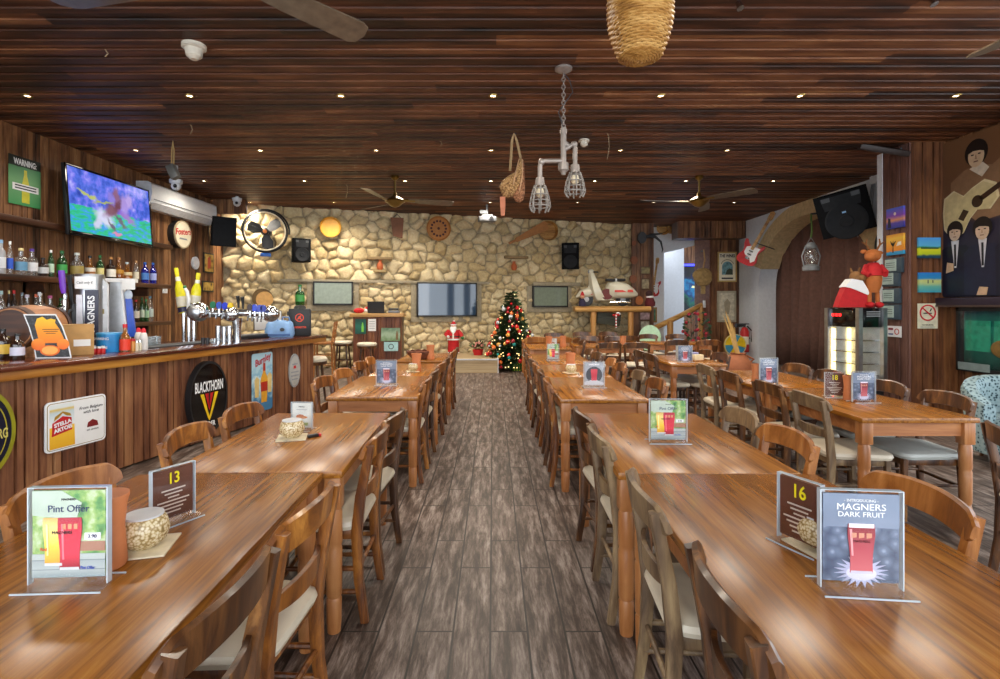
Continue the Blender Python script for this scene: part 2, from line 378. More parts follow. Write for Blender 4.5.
# ------------------------------------------------------------------ setting: floor, ceiling, walls
def floor_mat():
    m, nt, b = new('weathered_floor_boards')
    tc = nt.nodes.new('ShaderNodeTexCoord'); mp = nt.nodes.new('ShaderNodeMapping'); mp.inputs['Rotation'].default_value = (0, 0, PI / 2); mp.inputs['Location'].default_value = (0.2, .012, 0)
    nt.links.new(tc.outputs['Object'], mp.inputs['Vector'])
    br = nt.nodes.new('ShaderNodeTexBrick'); br.offset = .37; br.inputs['Scale'].default_value = 1; br.inputs['Brick Width'].default_value = .92; br.inputs['Row Height'].default_value = .17
    br.inputs['Mortar Size'].default_value = .005; br.inputs['Mortar Smooth'].default_value = .1
    br.inputs['Color1'].default_value = (.25, .25, .25, 1); br.inputs['Color2'].default_value = (.75, .75, .75, 1); br.inputs['Mortar'].default_value = (0, 0, 0, 1)
    nt.links.new(mp.outputs[0], br.inputs['Vector'])
    m2 = nt.nodes.new('ShaderNodeMapping'); m2.inputs['Scale'].default_value = (24, 3.4, 1); nt.links.new(tc.outputs['Object'], m2.inputs['Vector']); nt.links.new(br.outputs['Color'], m2.inputs['Location'])
    n = nt.nodes.new('ShaderNodeTexNoise'); n.inputs['Scale'].default_value = 1; n.inputs['Detail'].default_value = 9; n.inputs['Roughness'].default_value = .74; n.inputs['Distortion'].default_value = .25
    nt.links.new(m2.outputs[0], n.inputs['Vector'])
    col = ramp(nt, [(.3, '#211915'), (.43, '#463830'), (.52, '#6f6058'), (.61, '#978a82'), (.75, '#bcb4ae')], n.outputs['Fac'])
    mx = nt.nodes.new('ShaderNodeMix'); mx.data_type = 'RGBA'; mx.blend_type = 'MULTIPLY'; mx.inputs[0].default_value = .35
    nt.links.new(col, mx.inputs[6]); nt.links.new(br.outputs['Color'], mx.inputs[7])
    m3 = nt.nodes.new('ShaderNodeMix'); m3.data_type = 'RGBA'; nt.links.new(br.outputs['Fac'], m3.inputs[0]); nt.links.new(mx.outputs[2], m3.inputs[6]); m3.inputs[7].default_value = (.02, .015, .012, 1)
    nt.links.new(m3.outputs[2], b.inputs['Base Color'])
    rr = nt.nodes.new('ShaderNodeMapRange'); rr.inputs['To Min'].default_value = .3; rr.inputs['To Max'].default_value = .55; nt.links.new(n.outputs['Fac'], rr.inputs['Value']); nt.links.new(rr.outputs[0], b.inputs['Roughness'])
    bump(nt, b, n.outputs['Fac'], .2, .004)
    return m
struct('floor', MB().box(-6.6, -2.5, -.12, 9.5, 17.2, 0), floor_mat())

mb = MB(); y = -2.4
while y < 16.9:      # each ceiling board with a stepped lip, gaps between
    mb.box(-6.4, y, CEIL + .012, 7.6, y + .165, CEIL + .06)
    mb.add([(-6.4, y + .012, CEIL + .015), (7.6, y + .012, CEIL + .015), (7.6, y + .02, CEIL), (-6.4, y + .02, CEIL), (-6.4, y + .128, CEIL), (7.6, y + .128, CEIL), (7.6, y + .138, CEIL + .015), (-6.4, y + .138, CEIL + .015)],
           [(0, 1, 2, 3), (3, 2, 5, 4), (4, 5, 6, 7), (0, 3, 4, 7), (1, 6, 5, 2)])
    y += .165
struct('ceiling', mb, M['ceil'])

def boards(u0, u1, z0, z1, pitch, depth=.018, alt=True):
    mb = MB(); u = u0; k = 0
    mb.box(u0, .004, z0, u1, .05, z1)
    while u < u1 - .005:
        wd = min(pitch * (.62 if alt and k % 3 == 2 else 1.0), u1 - u)
        d = depth * (1.25 if k % 3 == 2 else .8); g = .005
        mb.add([(u + g, .005, z0), (u + g * 2, -d, z0), (u + wd - g * 2, -d, z0), (u + wd - g, .005, z0), (u + g, .005, z1), (u + g * 2, -d, z1), (u + wd - g * 2, -d, z1), (u + wd - g, .005, z1)],
               [(0, 1, 5, 4), (1, 2, 6, 5), (2, 3, 7, 6), (0, 3, 2, 1), (4, 5, 6, 7)])
        u += wd; k += 1
    return mb
# left wall behind the bar
struct('wall_left', boards(0, 11.72, 0, CEIL, .13), M['panel'], (-6.17, .4, 0), PI / 2)
# small boarded fascia above the loudspeaker at the end of the bar wall
p = BW.hit(222, 209, .35)
struct('trim_1', boards(0, .72, 0, CEIL - 3.5, .12), M['panel'], (-6.1, 11.3, 3.5), R(4))

# stone back wall : relief of rounded stones in mortar
def stone_wall():
    L, H = 11.0, 3.9; du = .025
    us = np.arange(0, L + du, du); zs = np.arange(0, H + du, du)
    U, Z = np.meshgrid(us, zs)
    rng = np.random.RandomState(5)
    def worley(U, Z, cw, ch):
        ni, nj = int(L / cw) + 5, int(H / ch) + 4
        jx = rng.rand(nj, ni) * .72 + .14; jz = rng.rand(nj, ni) * .66 + .17; tone = rng.rand(nj, ni); hh = rng.rand(nj, ni); siz = rng.rand(nj, ni) * .3
        ci = np.floor(U / cw).astype(int) + 1; cj = np.floor(Z / ch).astype(int) + 1
        f1 = np.full(U.shape, 9.0); f2 = np.full(U.shape, 9.0); t = np.zeros(U.shape); hgt = np.zeros(U.shape)
        for dj in (-1, 0, 1, 2):
            for di in (-2, -1, 0, 1, 2):
                jj = np.clip(cj + dj, 0, nj - 1); ii = np.clip(ci + di, 0, ni - 1)
                sx = (ii - 1 + jx[jj, ii] + .5 * (jj % 2)) * cw; sz = (jj - 1 + jz[jj, ii]) * ch
                d = np.sqrt(((U - sx) / cw) ** 2 + ((Z - sz) / ch) ** 2) - siz[jj, ii]
                m1 = d < f1; m2 = (~m1) & (d < f2)
                f2 = np.where(m1, f1, np.where(m2, d, f2)); t = np.where(m1, tone[jj, ii], t); hgt = np.where(m1, hh[jj, ii], hgt); f1 = np.where(m1, d, f1)
        return f2 - f1, t, hgt
    wob = .02
    n1 = np.sin(U * 9.1 + 2 * np.sin(Z * 7.3)) * wob + np.sin(U * 23 + Z * 17) * .008; n2 = np.sin(Z * 10.3 + 2 * np.sin(U * 6.1)) * wob + np.sin(Z * 27 - U * 19) * .008
    dA, tA, hA = worley(U + n1, Z + n2, .31, .26); dB, tB, hB = worley(U + n1, Z + n2, .25, .19)
    up = Z > 2.02
    d = np.where(up, dA, dB); t = np.where(up, tA, tB); hg = np.where(up, hA, hB)
    e = np.clip((d - .05) / .55, 0, 1); prof = np.sqrt(1 - (1 - e) ** 2.2) * .8 + .2 * e
    rough = (np.sin(U * 61 + 3 * np.sin(Z * 43)) * np.sin(Z * 57 + 2 * np.sin(U * 38))) * .008 + rng.rand(*U.shape) * .006
    y = -(prof * (.06 + .11 * hg) * np.where(up, 1.0, .7) + rough * e)
    y += .03 * np.exp(-((Z - 2.02) / .05) ** 2)
    nz, nu = U.shape
    co = np.stack([U, y, Z], -1).reshape(-1, 3)
    idx = np.arange(nz * nu).reshape(nz, nu)
    q = np.stack([idx[:-1, :-1], idx[:-1, 1:], idx[1:, 1:], idx[1:, :-1]], -1).reshape(-1, 4)
    me = bpy.data.meshes.new('wall_back'); me.vertices.add(len(co)); me.vertices.foreach_set('co', co.astype(np.float32).ravel())
    me.loops.add(q.size); me.loops.foreach_set('vertex_index', q.ravel().astype(np.int32)); me.polygons.add(len(q))
    me.polygons.foreach_set('loop_start', (np.arange(len(q)) * 4).astype(np.int32)); me.update(calc_edges=True)
    me.polygons.foreach_set('use_smooth', np.ones(len(q), bool))
    base = np.array([.54, .41, .21]); alt = np.array([.74, .62, .40]); alt2 = np.array([.47, .37, .20]); mort = np.array([.30, .25, .17])
    tt = t[..., None]; colr = np.where(tt < .5, base + (alt - base) * tt * 2, alt + (alt2 - alt) * (tt - .5) * 2)
    ms = np.clip((d - .03) / .09, 0, 1)[..., None]; colr = mort + (colr - mort) * ms
    rgba = np.concatenate([colr, np.ones(U.shape + (1,))], -1).reshape(-1, 4)
    a = me.color_attributes.new('stone', 'FLOAT_COLOR', 'POINT'); a.data.foreach_set('color', rgba.astype(np.float32).ravel())
    m, nt, b = new('rubble_stone')
    at_ = nt.nodes.new('ShaderNodeAttribute'); at_.attribute_name = 'stone'
    tc = nt.nodes.new('ShaderNodeTexCoord'); n = nt.nodes.new('ShaderNodeTexNoise'); n.inputs['Scale'].default_value = 16; n.inputs['Detail'].default_value = 8; n.inputs['Roughness'].default_value = .7
    nt.links.new(tc.outputs['Object'], n.inputs['Vector'])
    mx = nt.nodes.new('ShaderNodeMix'); mx.data_type = 'RGBA'; mx.blend_type = 'OVERLAY'; mx.inputs[0].default_value = .55
    nt.links.new(at_.outputs['Color'], mx.inputs[6]); nt.links.new(ramp(nt, [(.3, (.25, .24, .22)), (.7, (.78, .76, .72))], n.outputs['Fac']), mx.inputs[7])
    nt.links.new(mx.outputs[2], b.inputs['Base Color']); setp(b, Roughness=.9); b.inputs['Specular IOR Level'].default_value = .2; bump(nt, b, n.outputs['Fac'], .7, .02)
    me.materials.append(m)
    o = link(bpy.data.objects.new('wall_back', me)); o.location = (BW.p.x, BW.p.y, 0); o.rotation_euler = (0, 0, BW.a); o['kind'] = 'structure'
    return o
stone_wall()
stone_plain = plain('#a08b62', .9, noise=.25)
concrete = plain('#9b9078', .9, noise=.15)
def bw_local(px, py, off=0.0):
    h = BW.hit(px, py, off); d = h - BW.p
    return d.dot(BW.u), h.z
# mortar ledge running over the screens
u0, z0 = bw_local(300, 281); u1, _ = bw_local(480, 281)
struct('trim_2', MB().box(u0 - .5, -.14, z0 - .03, u1 + .25, 0, z0 + .04, .012), concrete, (BW.p.x, BW.p.y, 0), BW.a)
u0, z0 = bw_local(531, 284); u1, _ = bw_local(578, 284)
struct('trim_3', MB().box(u0, -.17, z0 - .05, u1, 0, z0 + .05, .015), concrete, (BW.p.x, BW.p.y, 0), BW.a)
# stone backing seen behind the scooter shelf end, wood post beside it
bx = at(631, 306, 14.75)
struct('trim_4', boards(0, .62, 0, CEIL, .12), M['panel'], (bx.x - .02, 14.6, 0), 0)
# white wall with the stair opening, boarded column and box beam
wallm = M['plaster']
yb = 15.3
xa = at(650, 0, yb).x; xo = at(664, 0, yb).x; xd = at(703, 0, yb).x
zt0 = at(0, 253, yb).z; zt1 = at(0, 238, yb).z
mb = MB().box(xa - .3, 0, 0, xo, .2, CEIL)
mb.add([(xo, 0, zt0), (xd + .6, 0, zt1), (xd + .6, 0, CEIL), (xo, 0, CEIL), (xo, .2, zt0), (xd + .6, .2, zt1), (xd + .6, .2, CEIL), (xo, .2, CEIL)], [(0, 1, 2, 3), (7, 6, 5, 4), (0, 4, 5, 1), (3, 2, 6, 7), (0, 3, 7, 4), (1, 5, 6, 2)])
mb.box(xd + .05, 0, 0, xd + 1.0, .2, CEIL)
struct('wall_stair', mb, wallm, (0, yb, 0))
struct('wall_landing', MB().box(xo - .9, 0, 0, at(684, 0, 16.9).x, .15, CEIL), plain('#c3c7cd', .85, noise=.04), (0, 16.9, 0))
struct('wall_landing_back', boards(0, 2.2, 0, CEIL, .13), M['panel'], (at(683, 0, 17.05).x, 17.05, 0))
cxa = at(703, 0, 14.7).x
struct('wall_column', boards(0, at(742, 0, 14.6).x - at(711, 0, 14.6).x, 0, CEIL, .13), M['panel'], (at(711, 0, 14.6).x, 14.6, 0), 0)
struct('wall_column_side', boards(0, .55, 0, CEIL, .13), plain('#6d4635', .55, noise=.3), (at(711, 0, 14.6).x, 14.6 , 0), R(115))
struct('trim_5', boards(0, at(746, 0, 14.2).x - at(678, 0, 14.2).x, 0, CEIL - at(0, 238, 14.2).z, .14), M['panel'], (at(678, 0, 14.2).x, 14.2, at(0, 238, 14.2).z))
struct('trim_6', MB().box(0, .06, .0, at(746, 0, 14.2).x - at(678, 0, 14.2).x, .5, CEIL - at(0, 238, 14.2).z), M['shelfwood'], (at(678, 0, 14.2).x, 14.2, at(0, 238, 14.2).z))
# arch wall
cyA, aA, bA, zs = 11.45, 2.06, 1.58, 1.93
def arch(a, b, n=28): return [(cyA + a * math.cos(PI * k / n), zs + b * math.sin(PI * k / n)) for k in range(n + 1)]
mb = MB(); X0, X1 = 6.9, 7.35
A = arch(aA, bA)
for k in range(len(A) - 1):
    (ya, za), (yb_, zb) = A[k], A[k + 1]
    mb.add([(X0, ya, za), (X0, yb_, zb), (X0, yb_, CEIL), (X0, ya, CEIL), (X1, ya, za), (X1, yb_, zb), (X1, yb_, CEIL), (X1, ya, CEIL)], [(0, 1, 2, 3), (4, 7, 6, 5)])
mb.box(X0, 8.2, 0, X1, cyA - aA, CEIL); mb.box(X0, cyA + aA, 0, X1, 15.3, CEIL)
struct('wall_right_arch', mb, wallm, sharp=20)
mb = MB(); O = arch(aA + .42, bA + .33)      # stone band and soffit
for k in range(3, len(A) - 4):
    (ya, za), (yb_, zb), (yc, zc), (yd, zd) = A[k], A[k + 1], O[k + 1], O[k]
    x = X0 - .025
    zc, zd = min(zc, CEIL - .004), min(zd, CEIL - .004)
    mb.add([(x, ya, za), (x, yb_, zb), (x, yc, zc), (x, yd, zd), (X0 + .02, yc, zc), (X0 + .02, yd, zd), (X1 + .02, ya, za - .012), (X1 + .02, yb_, zb - .012), (x, ya, za - .012), (x, yb_, zb - .012)], [(0, 1, 2, 3), (3, 2, 4, 5), (8, 6, 7, 9), (0, 8, 9, 1)])
struct('trim_7', mb, plain('#cbb488', .85, noise=.16), sharp=30)
# curtain filling the arch
mb = MB(); n = 150; rows = [0.0, .9, 1.8, 2.6, 3.3, 3.7]
rings = []
vs = []; fs = []
for j, z in enumerate(rows):
    for i in range(n + 1):
        yy = 9.0 + 5.2 * i / n
        vs.append((7.42 + (.075 * math.sin(i * .55 + .3 * j) + .05 * math.sin(i * .23 + j)) * (1.15 - .15 * j), yy, z))
for j in range(len(rows) - 1):
    for i in range(n): a = j * (n + 1) + i; fs.append((a, a + 1, a + n + 2, a + n + 1))
mb.add(vs, fs)
cur = part('curtain', mb, plain('#6a4c42', .92, noise=.14), sharp=80); tag(cur, 'dark brown cloth curtain hung across the stone arch', 'curtain')
md = cur.modifiers.new('thick', 'SOLIDIFY'); md.thickness = .012
# boarded pillar with its two seen faces, poster wall beyond
PX0, PX1, PY = at(911, 0, 7.36).x, at(946, 0, 7.36).x, 7.36
struct('wall_pillar', boards(0, PX1 - PX0 + .05, 0, CEIL, .15), planks('pillar_boards', [(.25, '#20100a'), (.42, '#4a2a18'), (.55, '#70462a'), (.7, '#8d6039'), (.85, '#a87a4c')], 0, .15, 2, 50, rough=.5, grain=30, var=.7), (PX0, PY, 0))
struct('wall_pillar_side', boards(0, .52, 0, CEIL, .13), planks('pillar_side_boards', [(.25, '#2b1815'), (.42, '#50332c'), (.55, '#6d4a40'), (.75, '#8a6558')], 0, .13, 2, 50, rough=.5, grain=30, var=.5), (PX0, PY + .52, 0), -PI / 2)  # side boards' purplish cast paints in the bluish light on this face
struct('wall_pillar_back', MB().box(PX0, 0, 0, 6.95, .1, CEIL), M['plaster'], (0, PY + .55, 0))
struct('wall_right', boards(0, 2.0, 0, CEIL, .13), M['panel'], (6.42, PY + .05, 0), -PI / 2)
# platform under the wall screens
pl = E('platform', 'low boarded platform under the large wall screen', 'platform', (0, 0, 0))
yp = 1.49 * F / (373 - CY)
xr = at(498, 0, yp).x
mb = MB().add([(-2.0, yp, 0), (xr, yp, 0), (xr, yp + 1.95, 0), (-2.0, yp + 1.32, 0), (-2.0, yp, .3), (xr, yp, .3), (xr, yp + 1.95, .3), (-2.0, yp + 1.32, .3)], [(3, 2, 1, 0), (4, 5, 6, 7), (0, 1, 5, 4), (1, 2, 6, 5), (2, 3, 7, 6), (3, 0, 4, 7)])
part('riser', mb, wood('pale_platform_wood', [(.3, '#8a7656'), (.5, '#b09a76'), (.75, '#c9b793')], axis=0, scale=7, rough=.45), pl)
part('edge_trim', MB().box(-2.0, yp - .015, .285, xr + .015, yp + .02, .315).box(xr - .02, yp, .285, xr + .015, yp + 1.9, .315).box(xr - .01, yp - .012, 0, xr + .015, yp + .01, .3), 'lgrey', pl, 'pale metal edge strip')

# unseen posts added behind the camera and by the assumed side bay, streaking screen reflections
for k, (x, y, wx) in enumerate(((-5.2, -2.3, .35), (-2.4, -2.3, .3), (2.2, -2.3, .3), (5.0, -2.3, .35), (6.7, 4.6, .3), (6.7, 2.6, .2), (6.7, .9, .25), (6.7, -.9, .3))):
    struct('trim_%d' % (8 + k), MB().box(-wx / 2, -.15, 0, wx / 2, .15, CEIL, .01).box(-wx / 2 - .03, -.18, 0, wx / 2 + .03, .18, .14, .01), M['shelfwood'], (x, y, 0))
# ------------------------------------------------------------------ tables and chairs
def make_table(length, width):
    t = E('dining_table', '', 'table')
    mb = MB().box(-width / 2, -length / 2 + .004, .715, width / 2, length / 2 - .004, .75, .006, 2)
    part('tabletop', mb, 'table', t)
    hw, hl = width / 2 - .05, length / 2 - .06
    part('apron', MB().box(-hw + .03, -hl - .012, .62, hw - .03, -hl + .012, .714).box(-hw + .03, hl - .012, .62, hw - .03, hl + .012, .714).box(-hw - .012, -hl + .03, .62, -hw + .012, hl - .03, .714).box(hw - .012, -hl + .03, .62, hw + .012, hl - .03, .714), 'tableside', t)
    for sx in (-1, 1):
        for sy in (-1, 1):
            mb = MB().cbox(sx * hw, sy * hl, .64, .075, .075, .148, .006)
            mb.lathe([(.03, .0), (.034, .05), (.035, .15), (.031, .16), (.036, .175), (.037, .38), (.033, .392), (.038, .41), (.037, .55), (.03, .57)], 16, sx * hw, sy * hl)
            part('leg', mb, 'tableleg', t)
    return t
def make_chair(wd, seat, name='dining_chair'):
    c = E(name, '', 'chair')
    pl = lambda s: [(s * .195, -.235, 0), (s * .190, -.205, .2), (s * .188, -.195, .42), (s * .195, -.215, .60), (s * .205, -.262, .835)]
    for s in (-1, 1):
        part('rear_post', MB().bar(pl(s), [.03, .032, .036, .036, .034], [.036, .042, .05, .046, .036]), wd, c)
        part('leg', MB().bar([(s * .185, .185, 0), (s * .182, .18, .43)], [.03, .036], [.03, .036]), wd, c)
    # bowed top rail in front of the posts, rounded ears, arched crest
    rings = []
    n = 22
    for k in range(n + 1):
        x = -.235 + .47 * k / n; q = x / .235
        yb = -.222 - .055 * (1 - q * q); top = .848 + .022 * (1 - q * q) - .03 * max(0, abs(q) - .86) / .14; bot = .752 + .018 * (1 - q * q) + .03 * max(0, abs(q) - .86) / .14
        lean = .012
        rings.append([(x, yb + .010, bot), (x, yb + .012 - lean, top - .008), (x, yb + .002 - lean, top), (x, yb - .012 - lean, top - .006), (x, yb - .014, bot), (x, yb - .002, bot - .006)])
    part('top_rail', MB().loft(rings), wd, c)
    rings = []
    for k in range(n + 1):
        x = -.185 + .37 * k / n; q = x / .185; yb = -.205 - .035 * (1 - q * q); h = .022 + .012 * (1 - q * q)
        rings.append([(x, yb + .008, .6 - h), (x, yb + .004, .6 + h), (x, yb - .012, .6 + h), (x, yb - .01, .6 - h)])
    part('back_slat', MB().loft(rings), wd, c)
    part('seat_frame', MB().box(-.185, -.19, .385, .185, .19, .432, .006), wd, c)
    # upholstered cushion, wider at the front
    rings = []
    for z, g in ((.432, -.006), (.436, .008), (.455, .016), (.474, .010), (.484, -.012), (.489, -.06), (.492, -.14)):
        pts = rrect(.42 + 2 * g, .41 + 2 * g, max(.012, .07 + g * .5) if g > -.05 else .03, 5)
        rings.append([(x * (1 + .09 * y / .2), y, z) for x, y in pts])
    part('seat', MB().loft(rings), seat, c)
    part('stretcher', MB().tube([(-.183, .182, .17), (.183, .182, .17)], .011), wd, c); part('stretcher', MB().tube([(-.19, -.2, .24), (.19, -.2, .24)], .011), wd, c)
    for s in (-1, 1):
        part('stretcher', MB().tube([(s * .186, -.215, .14), (s * .184, .182, .14)], .011), wd, c); part('stretcher', MB().tube([(s * .188, -.205, .25), (s * .184, .182, .25)], .011), wd, c)
    return c
TP, CP = {}, {}
def table(x, y, L, W, rz, label, group=None):
    key = (round(L, 2), round(W, 2))
    if key not in TP:
        t = make_table(L, W); TP[key] = t; t['label'] = label; t.location = (x, y, 0); t.rotation_euler = (0, 0, rz)
    else: t = copy_tree(TP[key], label, None, (x, y, 0), rz)
    t['group'] = 'wooden dining tables'
    return t
def chair(kind, x, y, rz, label, group):
    if kind not in CP:
        wd, st = {'w': ('chair_warm', 'seat'), 'd': ('chair_dark', 'seat'), 'g': ('chair_grey', 'seat'), 'h': ('chair_honey', 'seat'), 's': ('chair_dark', 'seatgrey')}[kind]
        c = make_chair(wd, st); CP[kind] = c; c['label'] = label; c.location = (x, y, 0); c.rotation_euler = (0, 0, rz)
    else: c = copy_tree(CP[kind], label, None, (x, y, 0), rz)
    c['group'] = group
    return c
ORD = ['first', 'second', 'third', 'fourth', 'fifth', 'sixth', 'seventh', 'eighth', 'ninth', 'tenth', 'eleventh', 'twelfth']
# bar-side row (runs slightly askew), aisle row, arch-side row
rowL = [(-1.138, 1.56, 1.49, .80, 1.6), (-1.085, 2.96, 1.29, .78, 1.6), (-1.0, 4.87, 1.27, .75, 1.2), (-.965, 6.1, 1.18, .75, 1.2), (-.94, 7.6, 1.1, .75, .5)]
rowM = [(1.0, 1.555, 1.49, .82, -.8), (.97, 2.945, 1.29, .81, -.8), (.885, 4.77, 1.28, .71, .3), (.9, 5.98, 1.13, .71, .3), (.93, 7.3, 1.3, .74, 0)]
for nm, row in (('bar-side', rowL), ('centre', rowM)):
    for k, (x, y, L, W, a) in enumerate(row):
        table(x, y, L, W, R(a), 'long wooden dining table, %s from the camera in the %s row along the aisle' % (ORD[k], nm))
for k, (x, y, L, W) in enumerate([(2.83, 4.07, 1.28, .78), (2.83, 5.35, 1.27, .78), (2.63, 7.22, 1.2, .72)]):
    table(x, y, L, W, 0, 'wooden dining table in the row nearest the arch curtain, %s from the camera' % ORD[k])
for k, (x, y, L, W, a) in enumerate([(2.15, 9.95, 1.27, .75, 90), (1.0, 9.6, 1.1, .75, 0), (2.45, 11.7, 1.27, .75, 90), (3.7, 10.6, 1.27, .75, 90), (1.12, 11.3, 1.0, .72, 90)]):
    table(x, y, L, W, R(a), ['wooden table set crosswise behind two chairs showing their backs', 'wooden table with terracotta cup just past the centre row', 'wooden table set crosswise in front of the scooter shelf', 'wooden table before the stair handrail by the boarded column', 'wooden table beside the christmas tree at the back'][k])
# aisle chairs of the bar-side row: face the bar (-X)
ys = [1.2, 1.72, 2.64, 3.1, 4.57, 5.12, 5.84, 6.36, 7.36, 7.83]
for k, yy in enumerate(ys):
    xr_ = -.585 + .012 * yy if yy < 3.5 else -.55 + .006 * (yy - 4)
    chair('dwwdwdwdwd'[k], xr_ - .29, yy, R(90 + random.uniform(-5, 5)), 'wooden chair with cream seat, aisle side of the bar-side row, %s from the camera' % ORD[k], 'chairs along the aisle, bar-side row')
ys = [1.2, 1.84, 2.63, 3.13, 4.47, 5.05, 5.72, 6.21, 6.99, 7.6]
for k, yy in enumerate(ys):
    xl = .5 if yy < 3.5 else .44
    chair('dggdwdwdwdw'[k], xl + .29, yy, R(-90 + random.uniform(-5, 5)), 'wooden chair with cream seat, aisle side of the centre row, %s from the camera' % ORD[k], 'chairs along the aisle, centre row')
# chairs between the bar and the bar-side row: face the aisle (+X)
for k, yy in enumerate([1.36, 1.9, 2.7, 3.26, 4.58, 5.15, 5.84, 6.35]):
    x = (-1.62 if yy < 3.5 else -1.54) + .29
    chair('hhwwwhwh'[k], x, yy, R(-90 + random.uniform(-4, 4)), 'wooden chair tucked in between bar front and bar-side tables, %s from the camera' % ORD[k], 'chairs on the bar side of the bar-side row')
for k, yy in enumerate([1.26, 1.82, 2.63, 3.13, 4.47, 5.03, 5.72, 6.21, 7.0, 7.6]):
    x = (1.53 if yy < 3.5 else 1.45) - .29
    chair('hhhgwgwhdd'[k], x, yy, R(90 + random.uniform(-4, 4)), 'wooden chair on the arch side of the centre row, %s from the camera' % ORD[k], 'chairs on the arch side of the centre row')
for k, yy in enumerate([3.77, 4.33, 5.06, 5.6, 6.97, 7.46]):
    x = (2.27 if yy < 6 else 2.08) + .27
    chair('gddgdd'[k], x, yy, R(-90 + random.uniform(-6, 6)), 'dark wooden chair, aisle side of the arch-side tables, %s from the camera' % ORD[k], 'chairs on the aisle side of the arch-side tables')
for k, yy in enumerate([3.78, 4.35, 5.06, 5.6, 6.97, 7.46]):
    x = (3.33 if yy < 6 else 3.1) - .29
    chair('ssssdd'[k], x, yy, R(90 + random.uniform(-5, 5)), 'dark wooden chair with grey seat, far side of the arch-side tables, %s from the camera' % ORD[k], 'chairs on the far side of the arch-side tables')
chair('d', 2.9, 2.62, R(-118), 'dark wooden chair at the edge of the photo, beside the honey chair backs', 'loose chairs')
bk = [(1.98, 9.2, 0, 'd'), (2.5, 9.2, 0, 'd'), (1.95, 10.54, 180, 'd'), (2.55, 10.56, 180, 'd'), (2.25, 11.2, 0, 'd'), (2.85, 11.2, 0, 'd'), (2.15, 12.4, 180, 'd'), (2.8, 12.4, 180, 'd'),
      (3.4, 9.9, 0, 'd'), (4.0, 9.9, 0, 'w'), (3.45, 11.3, 180, 'd'), (4.05, 11.3, 180, 'd'), (.86, 10.75, 0, 'h'), (1.36, 10.75, 0, 'h'), (1.42, 11.86, 180, 'd'), (1.4, 9.6, 90, 'd'), (1.4, 10.1, 90, 'd')]
where = ['with its back to the camera, crosswise table, nearer the aisle', 'with its back to the camera, crosswise table, nearer the column', 'behind the crosswise table, nearer the aisle', 'behind the crosswise table, nearer the column',
         'in front of the scooter-shelf table, nearer the tree', 'in front of the scooter-shelf table, nearer the stair', 'under the scooter, table end nearer the tree', 'under the scooter, table end nearer the stair',
         'in front of the handrail table, nearer the tree', 'in front of the handrail table, nearer the column', 'behind the handrail table, nearer the scooter', 'behind the handrail table, nearer the column',
         'before the tree-side table, nearer the aisle', 'before the tree-side table, away from the aisle', 'behind the tree-side table, beside the christmas tree', 'beside the terracotta-cup table, nearer the camera', 'beside the terracotta-cup table, nearer the tree']
for (x, y, a, kd), wh in zip(bk, where):
    chair(kd, x, y, R(a + random.uniform(-6, 6)), 'wooden chair ' + wh, 'chairs round the back tables')

# mint chair with round back
g = E('mint_chair', 'chair with a round mint green back near the handrail', 'chair', at(651, 355, 12.6) * 1.0, R(170))
g.location.z = 0
mg = plain('#b9dcbb', .5)
part('backrest', MB().disc(0, .72, .26, .30, -.24, -.20), mg, g); part('seat', MB().lathe([(.0, .42), (.21, .42), (.225, .445), (.2, .47), (0, .475)], 24), mg, g)
for sx in (-1, 1):
    for sy in (-1, 1): part('leg', MB().tube([(sx * .2, sy * .2, 0), (sx * .15, sy * .15, .43)], [.012, .016]), 'chair_dark', g)
# tub armchair
a = E('armchair', 'pale blue tub armchair with dark dotted pattern near the boarded pillar', 'armchair', (4.95, 4.85, 0), R(150))
fab = voro('dotted_fabric', [(.0, '#1f3038'), (.30, '#33474f'), (.40, '#7f979c'), (.8, '#93a7aa')], 34, .95)
rings = []
for k in range(33):
    th = R(270 - 128 + 256 * k / 32)
    q = abs(k - 16) / 16; top = .80 - .22 * q ** 2.2
    ox, oy = math.cos(th), math.sin(th)
    r0, r1 = .30, .44
    rings.append([(ox * r0, oy * r0, .2), (ox * r0, oy * r0, top - .05), (ox * (r0 + .03), oy * (r0 + .03), top), (ox * (r1 - .02), oy * (r1 - .02), top), (ox * r1, oy * r1, top - .05), (ox * (r1 - .05), oy * (r1 - .05), .12)])
part('backrest', MB().loft(rings), fab, a)
part('seat_base', MB().lathe([(0, .1), (.34, .1), (.36, .3), (0, .3)], 28), fab, a)
part('seat_cushion', MB().lathe([(0, .3), (.30, .3), (.335, .33), (.335, .40), (.3, .44), (0, .455)], 28), fab, a)
for s in (-1, 1):
    for q in (-1, 1): part('leg', MB().tube([(s * .24, q * .24, 0), (s * .22, q * .22, .11)], [.016, .022]), 'chair_dark', a)
# bar stools and the ladder-back chair by the bar end
def stool(px, pyf, label):
    p = onz(px, pyf, 0); s = E('bar_stool', label, 'stool', p, 0, 'bar stools by the boarded counter')
    part('seat', MB().lathe([(0, .63), (.2, .63), (.215, .65), (.215, .675), (.19, .7), (0, .71)], 24), 'seat', s); part('seat_rim', MB().lathe([(.14, .58), (.205, .585), (.212, .635), (.14, .635)], 24), 'chair_dark', s)
    for k in range(4):
        an = R(45 + 90 * k); part('leg', MB().tube([(.21 * math.cos(an), .21 * math.sin(an), 0), (.17 * math.cos(an), .17 * math.sin(an), .3), (.14 * math.cos(an), .14 * math.sin(an), .6)], [.018, .02, .022]), 'chair_dark', s)
    part('foot_ring', MB().tube([(.178 * math.cos(R(10 * k)), .178 * math.sin(R(10 * k)), .26) for k in range(36)], .012, closed=True), 'chair_dark', s)
stool(343, 371.5, 'round bar stool with cream seat against the stone wall'); stool(367, 375, 'round bar stool with cream seat in front of the boarded counter'); stool(313, 402, 'dark bar stool pulled up behind the bar end')
